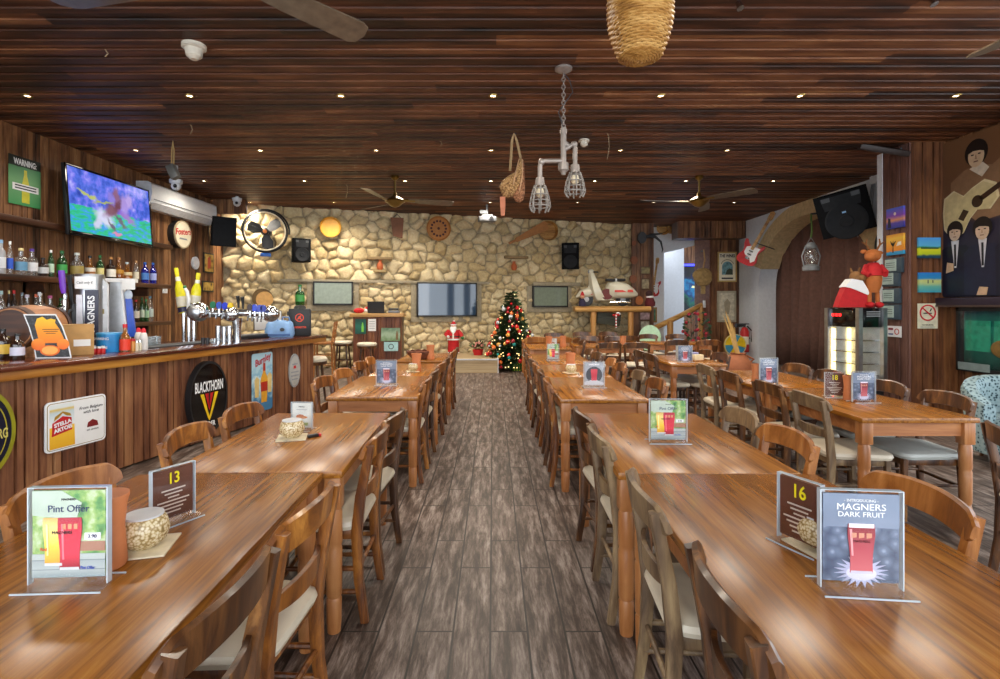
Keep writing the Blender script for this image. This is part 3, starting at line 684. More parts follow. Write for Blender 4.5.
p = onz(324, 376, 0)
s = E('high_chair', 'tall ladder-back wooden bar chair beyond the bar end', 'chair', p, R(100))
for sx in (-1, 1):
    part('rear_post', MB().bar([(sx * .19, -.2, 0), (sx * .18, -.18, .7), (sx * .18, -.25, 1.16)], .035, .035), 'chair_honey', s); part('leg', MB().bar([(sx * .19, .18, 0), (sx * .17, .16, .7)], .035, .035), 'chair_honey', s)
for z in (.85, .97, 1.1): part('back_slat', MB().box(-.18, -.235, z - .03, .18, -.215, z + .03), 'chair_honey', s)
part('seat', MB().box(-.2, -.2, .68, .2, .2, .73, .015), 'chair_honey', s)
for z in (.25, .45):
    for q0, q1 in (((-.18, .17, z), (.18, .17, z)), ((-.185, -.19, z), (-.18, .17, z)), ((.185, -.19, z), (.18, .17, z))): part('stretcher', MB().tube([q0, q1], .012), 'chair_honey', s)
# ------------------------------------------------------------------ bar counter and its front
L0, L1 = -2.6, 4.1          # along the bar front; 0 is (-3.6, 3.8)
b = E('bar_counter', 'long boarded bar counter with dark polished top and golden wood edge', 'bar', (BARP.p.x, BARP.p.y, 0), BARP.a)
part('front_panel', boards(L0, L1, .02, .955, .105, .016), 'barpanel', b)
part('end_panel', MB().box(L1 - .03, .0, .02, L1, .95, .955), 'panel', b)
part('counter_edge', MB().box(L0, -.10, .945, L1 + .2, -.055, 1.012, .006), 'baredge', b, 'golden wood edge strip')
part('counter_top', MB().box(L0, -.12, 1.012, L1 + .22, 1.02, 1.05, .012), 'bartop', b)
part('counter_underside', MB().box(L0, -.055, .95, L1 + .18, .95, 1.01), 'shelfwood', b)
part('back_panel', MB().box(L0, .86, .02, L1 - .05, .9, .95), 'shelfwood', b)
def bar_sign(name, label, cat, x0, y0, x1, y1, off=.03):
    m, w_, h_ = BARP.rect(x0, y0, x1, y1, off)
    e = E(name, label, cat, m, BARP.a)
    return e, w_, h_
# white lager sign
e, w_, h_ = bar_sign('advert_sign', 'white rounded advert sign with a glass of lager on the bar front', 'sign', 48, 402, 102, 443)
h_ = .40; w_ = .50
part('plate', MB().prism(rrect(w_, h_, .035), -.008, .004), 'white', e); part('border', MB().prism(rrect(w_ - .025, h_ - .025, .03), -.0095, -.008), plain('#8e7a3a', .4), e); part('sheet', MB().prism(rrect(w_ - .035, h_ - .035, .026), -.011, -.0095), 'paper', e)
flat('beer_glass', [(-.22, -.175), (-.02, -.175), (-.03, .16), (-.05, .175), (-.22, .175)], grad('lager_print', [(.0, '#e0a51c'), (.48, '#f0c23a'), (.5, '#e9eeee'), (.8, '#c4d2d4'), (.86, '#d8bc5a'), (.9, '#dde3e2')], 2, -.185, .185, .02), e, -.0125)
flat('ribbon', [(-.205, -.075), (-.045, -.045), (-.05, .055), (-.12, .075), (-.2, .03)], 'red', e, -.014); flat('crest', [(-.19, .045), (-.15, .07), (-.12, .1), (-.09, .075), (-.05, .065), (-.06, .09), (-.12, .115), (-.18, .08)], 'gold', e, -.0135)
text('STELLA', .042, 'white', e, -.122, .018, -.016, bold=.002, ang=-.17); text('ARTOIS', .042, 'white', e, -.118, -.026, -.016, bold=.002, ang=-.17)
text('From Belgium\nwith love', .036, 'ink', e, .115, .09, -.0125, shear=.2); flat('emblem', [(.08, -.06), (.18, -.06), (.17, -.02), (.13, 0), (.09, -.02)], plain('#7a1c1c'), e, -.0125); text('EST. LEUVEN', .018, 'ink', e, .13, -.085, -.0125)
# round cider sign
e, w_, h_ = bar_sign('round_sign', 'large oval black cider sign with white capitals hung on the bar front', 'sign', 183, 361, 224, 434, .02)
r = .39
part('drum', MB().disc(0, 0, r * .69, r, -.06, 0, 56), 'blackgloss', e); part('rim', ring(r + .006, r - .02, 56, sx=.69, y0=-.066, y1=-.0), 'black', e)
t = text('BLACKTHORN', .155, 'white', e, .0, .12, -.064, sx=.40, bold=.003); text('CIDER', .075, 'white', e, .0, -.29, -.064, bold=.002, sx=.8)
flat('thorn_mark', [(-.13, .05), (-.08, .05), (-.02, -.15), (.0, -.2), (.02, -.15), (.08, .05), (.13, .05), (.02, -.22), (0, -.25), (-.02, -.22)], 'yellow', e, -.064)
flat('thorn_core', [(-.06, .05), (.06, .05), (0, -.14)], 'red', e, -.063); flat('thorn_cut', [(-.012, .05), (.012, .05), (0, -.1)], 'black', e, -.065)
# tall blue poster
e, w_, h_ = bar_sign('tin_poster', 'tall blue tin poster with an orange bottle on the bar front', 'poster', 252, 352, 272, 412, .022)
w_ = .40; h_ = .74
part('sheet', MB().prism(rrect(w_, h_, .03), -.004, .003), grad('splash_print', [(.2, '#3f79a6'), (.4, '#9cc4d6'), (.5, '#c8dde2'), (.62, '#7fb0cc'), (.78, '#a9ccd9')], 2, -.37, .37, .9, 9), e)
bp = [(.055, -.26), (.065, -.05), (.075, .0), (.06, .06), (.025, .12), (.022, .24), (-.022, .24), (-.025, .12), (-.06, .06), (-.075, .0), (-.065, -.05), (-.055, -.26)]
flat('bottle_print', [(x + .03, z) for x, z in bp], plain('#dba02c', .4), e, -.006); flat('bottle_label', [(-.035, -.12), (.095, -.12), (.095, .0), (-.035, .0)], plain('#b03020', .4), e, -.0075); flat('bottle_neck', [(.008, .14), (.052, .14), (.05, .24), (.01, .24)], plain('#a82a1c', .4), e, -.0075)
for sx, sz in ((-.11, -.06), (.14, -.03)): flat('glass_print', [(sx - .035, sz - .12), (sx + .035, sz - .12), (sx + .045, sz + .1), (sx, sz + .14), (sx - .045, sz + .1)], plain('#d8bf7c', .4), e, -.006)
text('Burnley', .12, plain('#b01f2c', .4), e, 0, .28, -.006, shear=.3, ang=-.28, bold=.003, sx=.85)
# oval-looking round badge
e, w_, h_ = bar_sign('round_badge', 'small oval grey badge sign nearest the bar end', 'sign', 289, 356, 299, 385, .02)
r = .235
part('plate', MB().disc(0, 0, r * .57, r, -.012, 0, 48), plain('#a9a9a6', .5), e); part('ring', ring(r * .97, r * .9, 48, sx=.57, y0=-.0135, y1=-.012), 'inkgrey', e)
for z, n_ in ((.09, 11), (-.02, 15), (-.07, 15), (-.12, 12)): flat('fine_print', [(-n_ * .006, z - .01), (n_ * .006, z - .01), (n_ * .006, z + .01), (-n_ * .006, z + .01)], 'inkgrey', e, -.0135)
flat('red_mark', [(-.03, .03), (.03, .03), (.025, .07), (-.025, .07)], 'red', e, -.0135)
# dark round sign cut by the photo edge
e = E('round_sign', 'oval dark sign with gold ring at the photo edge on the bar front', 'sign', BARP.hit(-26, 436, .02), BARP.a)
r = .33
part('disc', MB().disc(0, 0, r * .72, r, -.03, 0, 48), plain('#14152a', .3), e); part('rim', ring(r, r * .9, 48, sx=.72, y0=-.036, y1=0), plain('#8f8a1e', .35), e); part('inner_ring', ring(r * .78, r * .75, 48, sx=.72, y0=-.032, y1=-.03), plain('#a89a2e', .35), e)
text('KRONENBOURG', .10, plain('#d0c46a', .4), e, 0, -.02, -.033, sx=.5, bold=.002)

# ------------------------------------------------------------------ back bar: ledge, shelves, bottles
def lw_y(px, X): return -X * F / (CX - px)
sx0 = -5.8
one('wall_ledge', MB().box(0, -.2, 2.54, 4.7, -.02, 2.62, .006), 'shelfwood', 'dark wood ledge running behind the television', 'ledge', (-6.17, 5.0, 0), PI / 2)
ye = lw_y(157.5, sx0)
up = E('bottle_shelf', 'upper dark wood bottle shelf on the boarded bar wall', 'shelf', (-6.17, 4.6, 0), PI / 2)
part('board', MB().box(0, -.37, 1.80, ye - 4.2, -.02, 1.875, .006), 'shelfwood', up)
lo = E('bottle_shelf', 'lower dark wood bottle shelf on the boarded bar wall', 'shelf', (-6.17, 4.6, 0), PI / 2)
part('board', MB().box(0, -.37, 1.155, ye - 4.2, -.02, 1.22, .006), 'shelfwood', lo)
for s_, z in ((up, 1.8), (lo, 1.155)):
    for u in (.4, 2.2, ye - 4.75): part('bracket', MB().box(u, -.3, z - .14, u + .03, -.02, z).box(u, -.06, z - .2, u + .03, -.02, z), 'shelfwood', s_)
PROF = {'tall': [(.0, 0), (.40, 0), (.42, .02), (.42, .58), (.36, .68), (.17, .78), (.155, .94), (0, .94)], 'square': [(0, 0), (.48, 0), (.5, .02), (.5, .58), (.44, .66), (.2, .72), (.18, .93), (0, .93)],
        'slim': [(0, 0), (.33, 0), (.35, .02), (.35, .6), (.28, .72), (.14, .82), (.13, .95), (0, .95)], 'round': [(0, 0), (.4, 0), (.5, .1), (.52, .3), (.42, .5), (.2, .62), (.16, .78), (.16, .93), (0, .93)]}
def bottle(shape, x, y, z, h, w_, body, cap, lab, label, group, name='bottle'):
    e = E(name, label, 'bottle', (x, y, z), 0, group)
    pr = [(r * w_, q * h) for r, q in PROF[shape]]
    part('glass_body', MB().lathe(pr, 18), body, e)
    rt = pr[-2][0]
    part('cap', MB().lathe([(0, .915 * h), (rt * 1.15, .915 * h), (rt * 1.15, 1.0 * h), (rt * .95, 1.012 * h), (0, 1.012 * h)], 14), cap, e)
    if lab:
        rr = max(r for r, q in PROF[shape]) * w_ + .002
        rr2 = rr * (.93 if shape == 'round' else 1)
        n = 14; vs = []; fs = []
        for k in range(n + 1):
            an = R(-170 + 200 * k / n)
            for q in (.18, .5): vs.append((rr2 * math.cos(an) * 1.0, rr2 * math.sin(an), q * h))
        for k in range(n): fs.append((2 * k, 2 * k + 2, 2 * k + 3, 2 * k + 1))
        part('paper_label', MB().add(vs, fs), lab, e)
    return e
P_ = plain
BT = [  # pixel x, top y, base y, width px, shape, body, cap, label, words
 (1, 236, 270, 9, 'tall', 'glassw', P_('#7fa6c8'), P_('#c8ccd0'), 'frosted bottle with pale blue cap'),
 (10, 238, 271, 7, 'slim', 'glass', 'white', P_('#2a56c4'), 'slim clear bottle with blue base label'),
 (21, 245, 272, 10, 'square', 'glass', P_('#e2cf94'), P_('#5d8fb0'), 'clear bottle with cork cap and blue gold label'),
 (32, 246, 273, 9, 'square', 'glass', P_('#5a3a9a'), P_('#d9dade'), 'clear bottle with purple neck'),
 (43, 255, 274, 9, 'square', 'glassd', 'black', P_('#c4c6c8'), 'dark squat bottle with pale chevron label'),
 (51, 248, 275, 7, 'slim', 'glassg', 'white', P_('#bfd8c0'), 'green bottle with white cap'),
 (62, 249, 276, 10, 'tall', 'glassg', 'green', P_('#3b9a48'), 'broad dark green bottle with green cap'),
 (77, 253, 279, 11, 'square', 'glass', P_('#cfd4cf'), P_('#a08c4a'), 'clear square bottle with pale cap'),
 (90, 256, 280, 9, 'round', 'glassa', 'black', P_('#e2ddd0'), 'amber round bottle with black cap and cream label'),
 (100, 255, 280, 8, 'tall', 'glassg', 'green', P_('#d8cf88'), 'dark bottle with yellow green label'),
 (111, 257, 281, 8, 'square', 'glassd', P_('#c58a4a'), P_('#e6e1d4'), 'brown square bottle with copper cap'),
 (119, 257, 281, 8, 'round', 'glassa', P_('#c98a50'), P_('#b8842a'), 'golden amber bottle with copper cap'),
 (127, 262, 282, 9, 'round', 'glassa', P_('#b9cbd0'), P_('#d8c79c'), 'round amber bottle with silver cap'),
 (136, 260, 282, 7, 'slim', 'glass', P_('#c89a6a'), P_('#dfd8c0'), 'slim clear bottle with wooden stopper'),
 (145, 262, 283, 8, 'tall', 'glassb', 'blue', P_('#4a80c8'), 'bright blue bottle with blue cap'),
 (153, 263, 284, 7, 'tall', 'glassb', 'blue', P_('#a8b4e8'), 'blue bottle with pale lilac label'),
]
def shelf_bottle(px, yt, yb_, wpx, shape, body, cap, lab, label, zb, group, dx):
    X = -5.98 + dx
    Y = lw_y(px, X); h = (yb_ - yt) * Y / F; w_ = wpx * Y / F
    return bottle(shape, X, Y, zb, h, w_, M[body], M[cap] if isinstance(cap, str) else cap, lab, label, group)
for px, yt, yb_, wp, sh, bo, ca, la, words_ in BT: shelf_bottle(px, yt, yb_, wp, sh, bo, ca, la, words_ + ' on the upper bar shelf', 1.877, 'spirits on the upper bar shelf', 0)
BT2 = [(1, 291, 328, 9, 'tall', 'glass', P_('#a9c8c8'), P_('#d0d6d4'), 'large clear bottle with teal cap'),
 (9, 290, 327, 6, 'slim', 'glassd', P_('#d8c888'), None, 'slim dark bottle with straw coloured cap'),
 (14, 290, 327, 7, 'tall', 'glassd', 'red', P_('#b03a34'), 'dark bottle with red cap'),
 (22, 292, 326, 7, 'slim', 'glass', P_('#8fa3b0'), None, 'slim clear bottle with grey blue cap'),
 (27, 294, 326, 10, 'round', 'glass', P_('#cfc8d6'), P_('#d8e0e6'), 'round clear bottle with lilac cap'),
 (36, 293, 325, 7, 'tall', 'glass', P_('#d86a48'), P_('#d0cabc'), 'clear bottle with orange red cap'),
 (40, 291, 325, 9, 'square', 'glass', 'white', P_('#cfd2d4'), 'clear square bottle with white cap'),
 (50, 295, 325, 9, 'square', 'glass', P_('#c05a8a'), P_('#a9cfd8'), 'clear bottle with pink cap'),
 (61, 297, 324, 9, 'tall', 'glassg', 'green', P_('#d6e4d4'), 'green bottle with white label'),
 (75, 300, 323, 8, 'tall', 'glassd', 'black', P_('#dcd4c0'), 'brown bottle with cream label beside the draught tower'),
 (107, 297, 322, 7, 'tall', 'glassg', 'green', P_('#c9c46a'), 'olive green bottle between the draught towers'),
 (113, 295, 322, 6, 'slim', 'glassg', 'red', P_('#e8d040'), 'green bottle with yellow label and red cap'),
 (136, 299, 321, 7, 'tall', 'glassd', 'red', P_('#d8d0c0'), 'dark bottle with red cap by the second tower'),
 (142, 297, 321, 6, 'slim', 'glassg', 'green', P_('#cfe0c8'), 'slim green bottle with green cap near the shelf end'),
 (146, 299, 321, 6, 'tall', 'glassg', P_('#2d8a50'), P_('#9cc49c'), 'pale green labelled bottle near the shelf end'),
 (150, 296, 321, 7, 'tall', 'glass', P_('#7fb4d8'), P_('#c9d8d0'), 'clear bottle with light blue cap at the shelf end')]
for px, yt, yb_, wp, sh, bo, ca, la, words_ in BT2: shelf_bottle(px, yt, yb_, wp, sh, bo, ca, la, words_ + ', lower bar shelf', 1.222, 'spirits on the lower bar shelf', random.uniform(-.04, .05))

# ------------------------------------------------------------------ things standing on the bar counter
ZC = 1.05
def ct(px, py): return onz(px, py, ZC)
# mini barrel with citrus poster
p = ct(32, 355); e = E('barrel_dispenser', 'small wooden barrel lying on a stand on the bar', 'barrel', p, BARP.a - R(68))
bw = wood('barrel_wood', [(.3, '#7a4a26'), (.5, '#b07a4e'), (.75, '#c99a6c')], axis=1, scale=9, rough=.45)
mb = MB(); mb.M = Matrix.Translation((0, .0, .25)) @ Matrix.Rotation(-PI / 2, 4, 'X')
part('staves', mb.lathe([(0, -.24), (.155, -.24), (.16, -.26), (.17, -.26), (.195, -.1), (.2, 0), (.195, .1), (.17, .26), (.16, .26), (.155, .24), (0, .24)], 32), bw, e)
mb = MB(); mb.M = Matrix.Translation((0, .0, .25)) @ Matrix.Rotation(-PI / 2, 4, 'X')
part('hoop', mb.lathe([(.175, -.25), (.182, -.25), (.192, -.19), (.186, -.19)], 32), 'shelfwood', e)
mb = MB(); mb.M = Matrix.Translation((0, .0, .25)) @ Matrix.Rotation(-PI / 2, 4, 'X')
part('hoop', mb.lathe([(.186, .19), (.192, .19), (.182, .25), (.175, .25)], 32), 'shelfwood', e)
part('stand', MB().box(-.16, -.2, 0, .16, -.13, .09).box(-.16, .13, 0, .16, .2, .09).box(-.13, -.2, 0, -.09, .2, .05).box(.09, -.2, 0, .13, .2, .05), bw, e)
part('tap', MB().tube([(0, -.24, .14), (0, -.31, .14), (0, -.31, .1)], .012).cbox(0, -.3, .17, .05, .012, .03), 'brass', e)
# citrus poster card
a1, a2 = ct(38.5, 357), ct(68, 353.5)
mid = (a1 + a2) / 2
ang = math.atan2(a2.y - a1.y, a2.x - a1.x); wd = (a2 - a1).length
e = E('citrus_poster', 'curved juice poster with orange slices leaning on the barrel', 'poster', at(51, 355, 4.35), R(12)); e.location.z = ZC
part('backing', MB().prism([(-.112, .003), (.15, .003), (.125, .14), (.085, .27), (.035, .372), (-.2, .372), (-.16, .26), (-.13, .14)], 0, .003), 'white', e)
part('print', MB().prism([(-.102, .012), (.14, .012), (.116, .14), (.077, .265), (.03, .362), (-.186, .362), (-.15, .26), (-.12, .14)], -.002, 0), voro('dark_pebbles', [(0, '#4a4a4e'), (.5, '#1a1a1c'), (.9, '#0d0d0e')], 40, .4), e)
flat('juice_shape', [(-.085, .15), (-.04, .13), (.06, .13), (.095, .17), (.06, .25), (.03, .30), (.035, .325), (-.0, .335), (-.03, .325), (-.06, .35), (-.1, .335), (-.115, .28)], grad('juice_print', [(0, '#f07a14'), (.6, '#f4a01c'), (1, '#f6c522')], 2, .12, .35, .2, 12), e, -.0035)
for cx, cz, r in ((-.09, .12, .05), (.09, .12, .045)): flat('orange_print', [(cx + r * math.cos(2 * PI * i / 20), cz + r * math.sin(2 * PI * i / 20)) for i in range(20)], grad('orange_%d' % (cx > 0), [(0, '#e85a0c'), (1, '#f59a2c')], 2, .06, .18), e, -.0045)
flat('slice_rind', [(-.005 + .072 * math.cos(2 * PI * i / 24), .068 + .045 * math.sin(2 * PI * i / 24)) for i in range(24)], P_('#e96a10', .4), e, -.0055)
flat('slice_flesh', [(-.005 + .058 * math.cos(2 * PI * i / 24), .07 + .035 * math.sin(2 * PI * i / 24)) for i in range(24)], P_('#f7ad50', .4), e, -.007)
for z, l in ((.245, .06), (.228, .05), (.212, .035)): flat('fine_print', [(-l + 0, z - .003), (l, z - .003), (l, z + .003), (-l, z + .003)], P_('#7a4a10'), e, -.005)
# small brown bottles at the end
for px, lab, wds in ((3, P_('#e0b848'), 'brown beer bottle with yellow label at the end of the bar'), (17.5, P_('#cfcfe0'), 'small brown bottle with white and purple label before the barrel')):
    p = at(px, 356, 4.3 if px < 10 else 4.25); bottle('tall', p.x, p.y, ZC, .25 if px < 10 else .21, .11, M['glassd'], M['black'], lab, wds, 'small bottles on the bar')
# cardboard box, tins, sauces
def cobj(name, px, Yd, label, cat, rz=0.0, group=None):
    p = at(px, 350, Yd); p.z = ZC; return E(name, label, cat, p, rz, group)
e = cobj('cardboard_box', 78, 4.72, 'brown cardboard box with white sticker on the bar', 'box', R(38))
part('carton', MB().box(-.115, -.09, 0, .115, .09, .27, .004), P_('#b98f58', .8), e); part('flap', MB().box(-.115, -.092, .271, .115, .0, .276).box(-.113, .004, .271, .113, .092, .275), P_('#c69d66', .8), e); flat('sticker', [(-.03, .08), (.09, .08), (.09, .14), (-.03, .14)], 'paper', e, -.092)
e = cobj('blue_tin', 109, 5.0, 'light blue round tin with white print on the bar', 'tin')
part('can', MB().lathe([(0, 0), (.098, 0), (.1, .008), (.1, .165), (.096, .17), (0, .168)], 28), P_('#1f7fc0', .35), e); part('lid', MB().lathe([(0, .166), (.103, .166), (.103, .182), (.09, .186), (0, .184)], 28), P_('#3f9ad2', .35), e)
text('SHARING', .035, 'white', e, 0, .13, -.103); text('90c', .04, 'white', e, .03, .05, -.103, bold=.002)
for k, px in enumerate((94, 98.5, 103)):
    e = cobj('small_jar', px, 4.83 + .02 * k, ['tiny red jar beside the cardboard box', 'tiny red jar between two others on the bar', 'tiny red jar touching the blue tin'][k], 'jar', 0, 'tiny red jars on the bar')
    part('glass_body', MB().lathe([(0, 0), (.018, 0), (.02, .01), (.02, .035), (.014, .045), (0, .045)], 14), 'red', e); part('lid', MB().lathe([(0, .045), (.017, .045), (.017, .062), (0, .063)], 14), 'white', e)
e = cobj('sauce_bottle', 125, 5.02, 'hot sauce bottle with red label and cap beside the blue tin', 'bottle')
part('glass_body', MB().lathe([(0, 0), (.042, 0), (.044, .01), (.044, .13), (.03, .165), (.017, .185), (.016, .235), (0, .235)], 20), 'glassa', e); part('paper_label', MB().lathe([(.0455, .015), (.0455, .12)], 20), P_('#e03a20', .5), e); part('cap', MB().lathe([(0, .23), (.019, .23), (.019, .265), (0, .267)], 14), 'red', e)
e = cobj('spice_jar', 132.5, 5.1, 'little spice jar with red lid behind the hot sauce', 'jar')
part('glass_body', MB().lathe([(0, 0), (.024, 0), (.025, .01), (.025, .085), (.02, .095), (0, .095)], 16), P_('#c98a3c', .3), e); part('lid', MB().lathe([(0, .095), (.023, .095), (.023, .118), (0, .12)], 16), 'red', e)
for k, px in enumerate((137, 139.8)):
    e = cobj('salt_shaker', px, 5.12 + .04 * k, ['slim glass salt shaker beside the spice jar', 'slim glass salt shaker beside the squeeze bottles'][k], 'shaker', 0, 'salt shakers on the bar')
    part('glass_body', MB().lathe([(0, 0), (.016, 0), (.015, .07), (.013, .08), (0, .08)], 14), P_('#cfc4a8', .2), e); part('lid', MB().lathe([(0, .08), (.015, .08), (.013, .1), (0, .105)], 14), 'steel', e)
for k, (px, yd) in enumerate(((138.5, 5.35), (143.5, 5.25))):
    e = cobj('squeeze_bottle', px, yd, ['white squeeze bottle with red cap, behind another', 'white squeeze bottle with red cap, in front of another'][k], 'bottle', 0, 'squeeze bottles on the bar')
    part('plastic_body', MB().lathe([(0, 0), (.036, 0), (.038, .01), (.036, .12), (.028, .16), (.018, .175), (0, .175)], 18), P_('#d9d6d2', .4), e); part('cap', MB().lathe([(0, .172), (.022, .172), (.02, .2), (.012, .215), (0, .217)], 16), P_('#d02030', .4), e)
for k in range(5):
    e = cobj('drinking_glass', 147.5 + 2.6 * k, 5.6 + .03 * k, 'clear tumbler behind the squeeze bottles, %s towards the taps' % ORD[k], 'glass', 0, 'tumblers on the bar')
    part('bowl', MB().lathe([(0, 0), (.026, 0), (.034, .11), (.031, .11), (.024, .008), (0, .008)], 16), 'glass', e)
# cider tower: silver cylinder with dark panel
e = cobj('draught_tower', 90, 5.25, 'silver draught tower with dark vertical lettering panel and handwritten note', 'beer tap', R(20))
part('column', MB().lathe([(0, 0), (.125, 0), (.125, .74), (.12, .76), (0, .76)], 32), 'brushed', e)
part('badge_panel', MB().box(-.0, -.135, .05, .11, -.118, .60), P_('#22243a', .4), e); part('pale_panel', MB().box(-.07, -.132, .12, -.02, -.118, .55), P_('#d8d8e2', .4), e)
tx = text('MAGNERS', .08, 'white', e, .055, .36, -.137, bold=.002, sx=1.0); tx.rotation_euler = (PI / 2, -PI / 2, 0)
tx = text('MAGNERS', .07, 'ink', e, -.098, .30, -.12, bold=.002); tx.rotation_euler = (PI / 2, -PI / 2, -.5); tx.location = (-.105, -.075, .3)
part('note', MB().box(-.08, -.139, .61, .09, -.134, .73), 'paper', e, 'white note'); text('Cash only €', .034, 'ink', e, .0, .67, -.141, shear=.2, sx=.8)
e = cobj('draught_tower', 101.5, 5.3, 'pale flat draught tower with white oval beside the silver one', 'beer tap', R(30))
part('column', MB().prism([(-.045, 0), (.055, 0), (.055, .66), (.0, .75), (-.05, .76)], -.06, .06), 'lgrey', e); part('oval', MB().disc(.0, .63, .03, .022, -.064, -.06, 24), 'white', e); part('plaque', MB().box(-.03, -.065, .36, .03, -.06, .41), P_('#8a7a4a'), e)
e = cobj('draught_tower', 124, 5.75, 'grey wedge draught tower with bright blue handle and paper strip', 'beer tap', R(25))
part('column', MB().prism([(-.13, 0), (.04, 0), (-.02, .7), (-.11, .7)], -.09, .09), 'brushed', e); part('side_trim', MB().prism([(.04, 0), (.055, 0), (-.005, .7), (-.02, .7)], -.092, .092), 'white', e)
part('tap_handle', MB().prism([(.05, .1), (.12, .1), (.075, .52), (.02, .52)], -.05, .0), P_('#1c4fc0', .3), e, 'bright blue tap handle'); part('tap_top', MB().ball(.045, -.03, .56, .04, .03, .06), P_('#c9d6e4', .3), e)
part('paper_strip', MB().box(-.17, -.1, .70, .12, .06, .74).box(.0, -.104, .62, .12, -.1, .74), 'paper', e)
# purple handle on a chromed tap in front
e = cobj('beer_tap', 65, 5.0, 'single chrome beer tap with purple handle beside the citrus poster', 'beer tap', R(10))
part('spout', MB().tube([(0, 0, 0), (0, 0, .44), (0, 0, .50)], [.03, .024, .03]).tube([(0, .0, .44), (0, -.08, .42), (0, -.1, .35)], .013), 'steel', e); part('tap_handle', MB().bar([(0, -.02, .56), (-.004, -.025, .62), (-.014, -.03, .78)], [.03, .042, .046], [.02, .03, .032]), P_('#6a2bb0', .35), e, 'purple tap handle'); part('ferrule', MB().lathe([(0, .50), (.016, .50), (.02, .53), (.014, .565), (0, .565)], 16), 'steel', e)
e = cobj('beer_tap', 73.5, 5.1, 'single dark beer tap with black lever beside the purple one', 'beer tap', R(10))
part('spout', MB().tube([(0, 0, 0), (0, 0, .46)], .024).tube([(0, .0, .41), (0, -.08, .39), (0, -.1, .3)], .012), 'dkgrey', e); part('tap_handle', MB().bar([(0, -.02, .45), (-.02, -.03, .74)], [.02, .036], [.018, .03]), 'black', e)
# beer fountain: ball-ended manifold on a pedestal
p = ct(237, 344.5)
Yt = 6.35
def tp(px, py): q = at(px, py, Yt); return (q.x, q.y, q.z)
e = E('beer_fountain', 'chrome beer fountain with ball ends and a row of coloured tap badges', 'beer tap', (at(237, 344, Yt).x, Yt, ZC), R(0))
def lt(px, py, dy=0): q = at(px, py, Yt); return (q.x - e.location.x, dy, q.z - ZC)
part('pedestal', MB().tube([lt(237, 345), lt(237, 330), lt(237, 318)], [.05, .045, .06], 20), 'steel', e)
part('manifold', MB().tube([lt(206, 313, -.05), lt(225, 314, -.02), lt(240, 313), lt(258, 313), lt(274, 314, .1)], .045, 18), 'steel', e)
part('ball_end', MB().ball(*lt(203, 312, -.1), .125, .125, .118, 28, 18), 'steel', e); part('boss', MB().ball(*lt(233, 314, -.05), .1, .08, .09, 22, 14), 'steel', e); part('ball_end', MB().ball(*lt(267, 314, .1), .11, .1, .1, 24, 16), 'steel', e)
mb = MB(); mb.M = Matrix.Translation(lt(203, 312, -.21)) @ Matrix.Rotation(PI / 2, 4, 'X')
part('ball_badge', mb.lathe([(.0, .02), (.04, .02), (.075, .0), (.08, -.02), (0, -.02)], 24), 'brushed', e)
for px, py, col in ((215.5, 305, '#1d6b4a'), (221.8, 305.5, '#2f4fb0'), (227.5, 306, '#2038c0'), (233, 306.3, '#e0c020'), (252.5, 307.5, '#3a2a2a'), (257, 308, '#2a44c0'), (262, 308.5, '#3a4ab0'), (265.5, 308.5, '#2a3a9a')):
    x, y, z = lt(px, py, -.06)
    k = part('tap', MB().tube([(x, y, z - .12), (x, y, z - .04)], .014).tube([(x, y, z - .1), (x, y - .06, z - .11), (x, y - .07, z - .16)], .011), 'steel', e)
    mb = MB(); mb.M = Matrix.Translation((x, y, z))
    bd = part('tap_badge', mb.disc(0, 0, .032, .045, -.012, .012, 22), P_(col, .25), e); part('badge_rim', ring(.036, .03, 22, x, z, sx=1, sz=1.35, y0=y - .014, y1=y + .0), 'lgrey', e) if False else None
for px, py0, py1 in ((240.5, 303, 296), (245, 304, 297)):
    x, y, z = lt(px, py0, -.05); x2, y2, z2 = lt(px, py1, -.07)
    part('tap_handle', MB().tube([(x, y, z - .06), (x, y, z), (x2, y2, z2)], [.012, .016, .022]), 'black', e)
# steel cups and small glasses below the fountain
for k, (px, hh, rr) in enumerate(((218, .20, .026), (224, .19, .024), (229.5, .2, .026))):
    q = at(px, 343, 6.15); c = E('steel_cup', 'tall steel cup under the fountain, %s from the ball end' % ORD[k], 'cup', (q.x, q.y, ZC), 0, 'steel cups under the fountain')
    part('wall', MB().lathe([(0, 0), (rr, 0), (rr * 1.1, hh), (rr * 1.02, hh), (rr * .9, .01), (0, .01)], 18), 'steel', c); part('rim', MB().lathe([(rr * 1.0, hh), (rr * 1.16, hh), (rr * 1.16, hh + .006), (rr * 1.0, hh + .006)], 18), 'brushed', c)
for k, px in enumerate((203, 207.5, 212, 214.5)):
    q = at(px, 344, 6.05); hh = .07 if k < 2 else .06
    c = one('shot_glass', MB().lathe([(0, 0), (.018, 0), (.024, hh), (.021, hh), (.016, .012), (0, .012)], 14), 'glass' if k > 1 else 'dkgrey', 'small shot measure on the drip mat, %s from the ball end' % ORD[k], 'glass', (q.x, q.y, ZC), 0, 'shot measures')
q0 = ct(170, 350); one('drip_mat', MB().box(0, .12, 0, 1.6, .42, .012, .003), 'dkgrey', 'long dark rubber drip mat on the bar before the fountain', 'mat', (q0.x - .22, q0.y + .05, ZC), BARP.a)
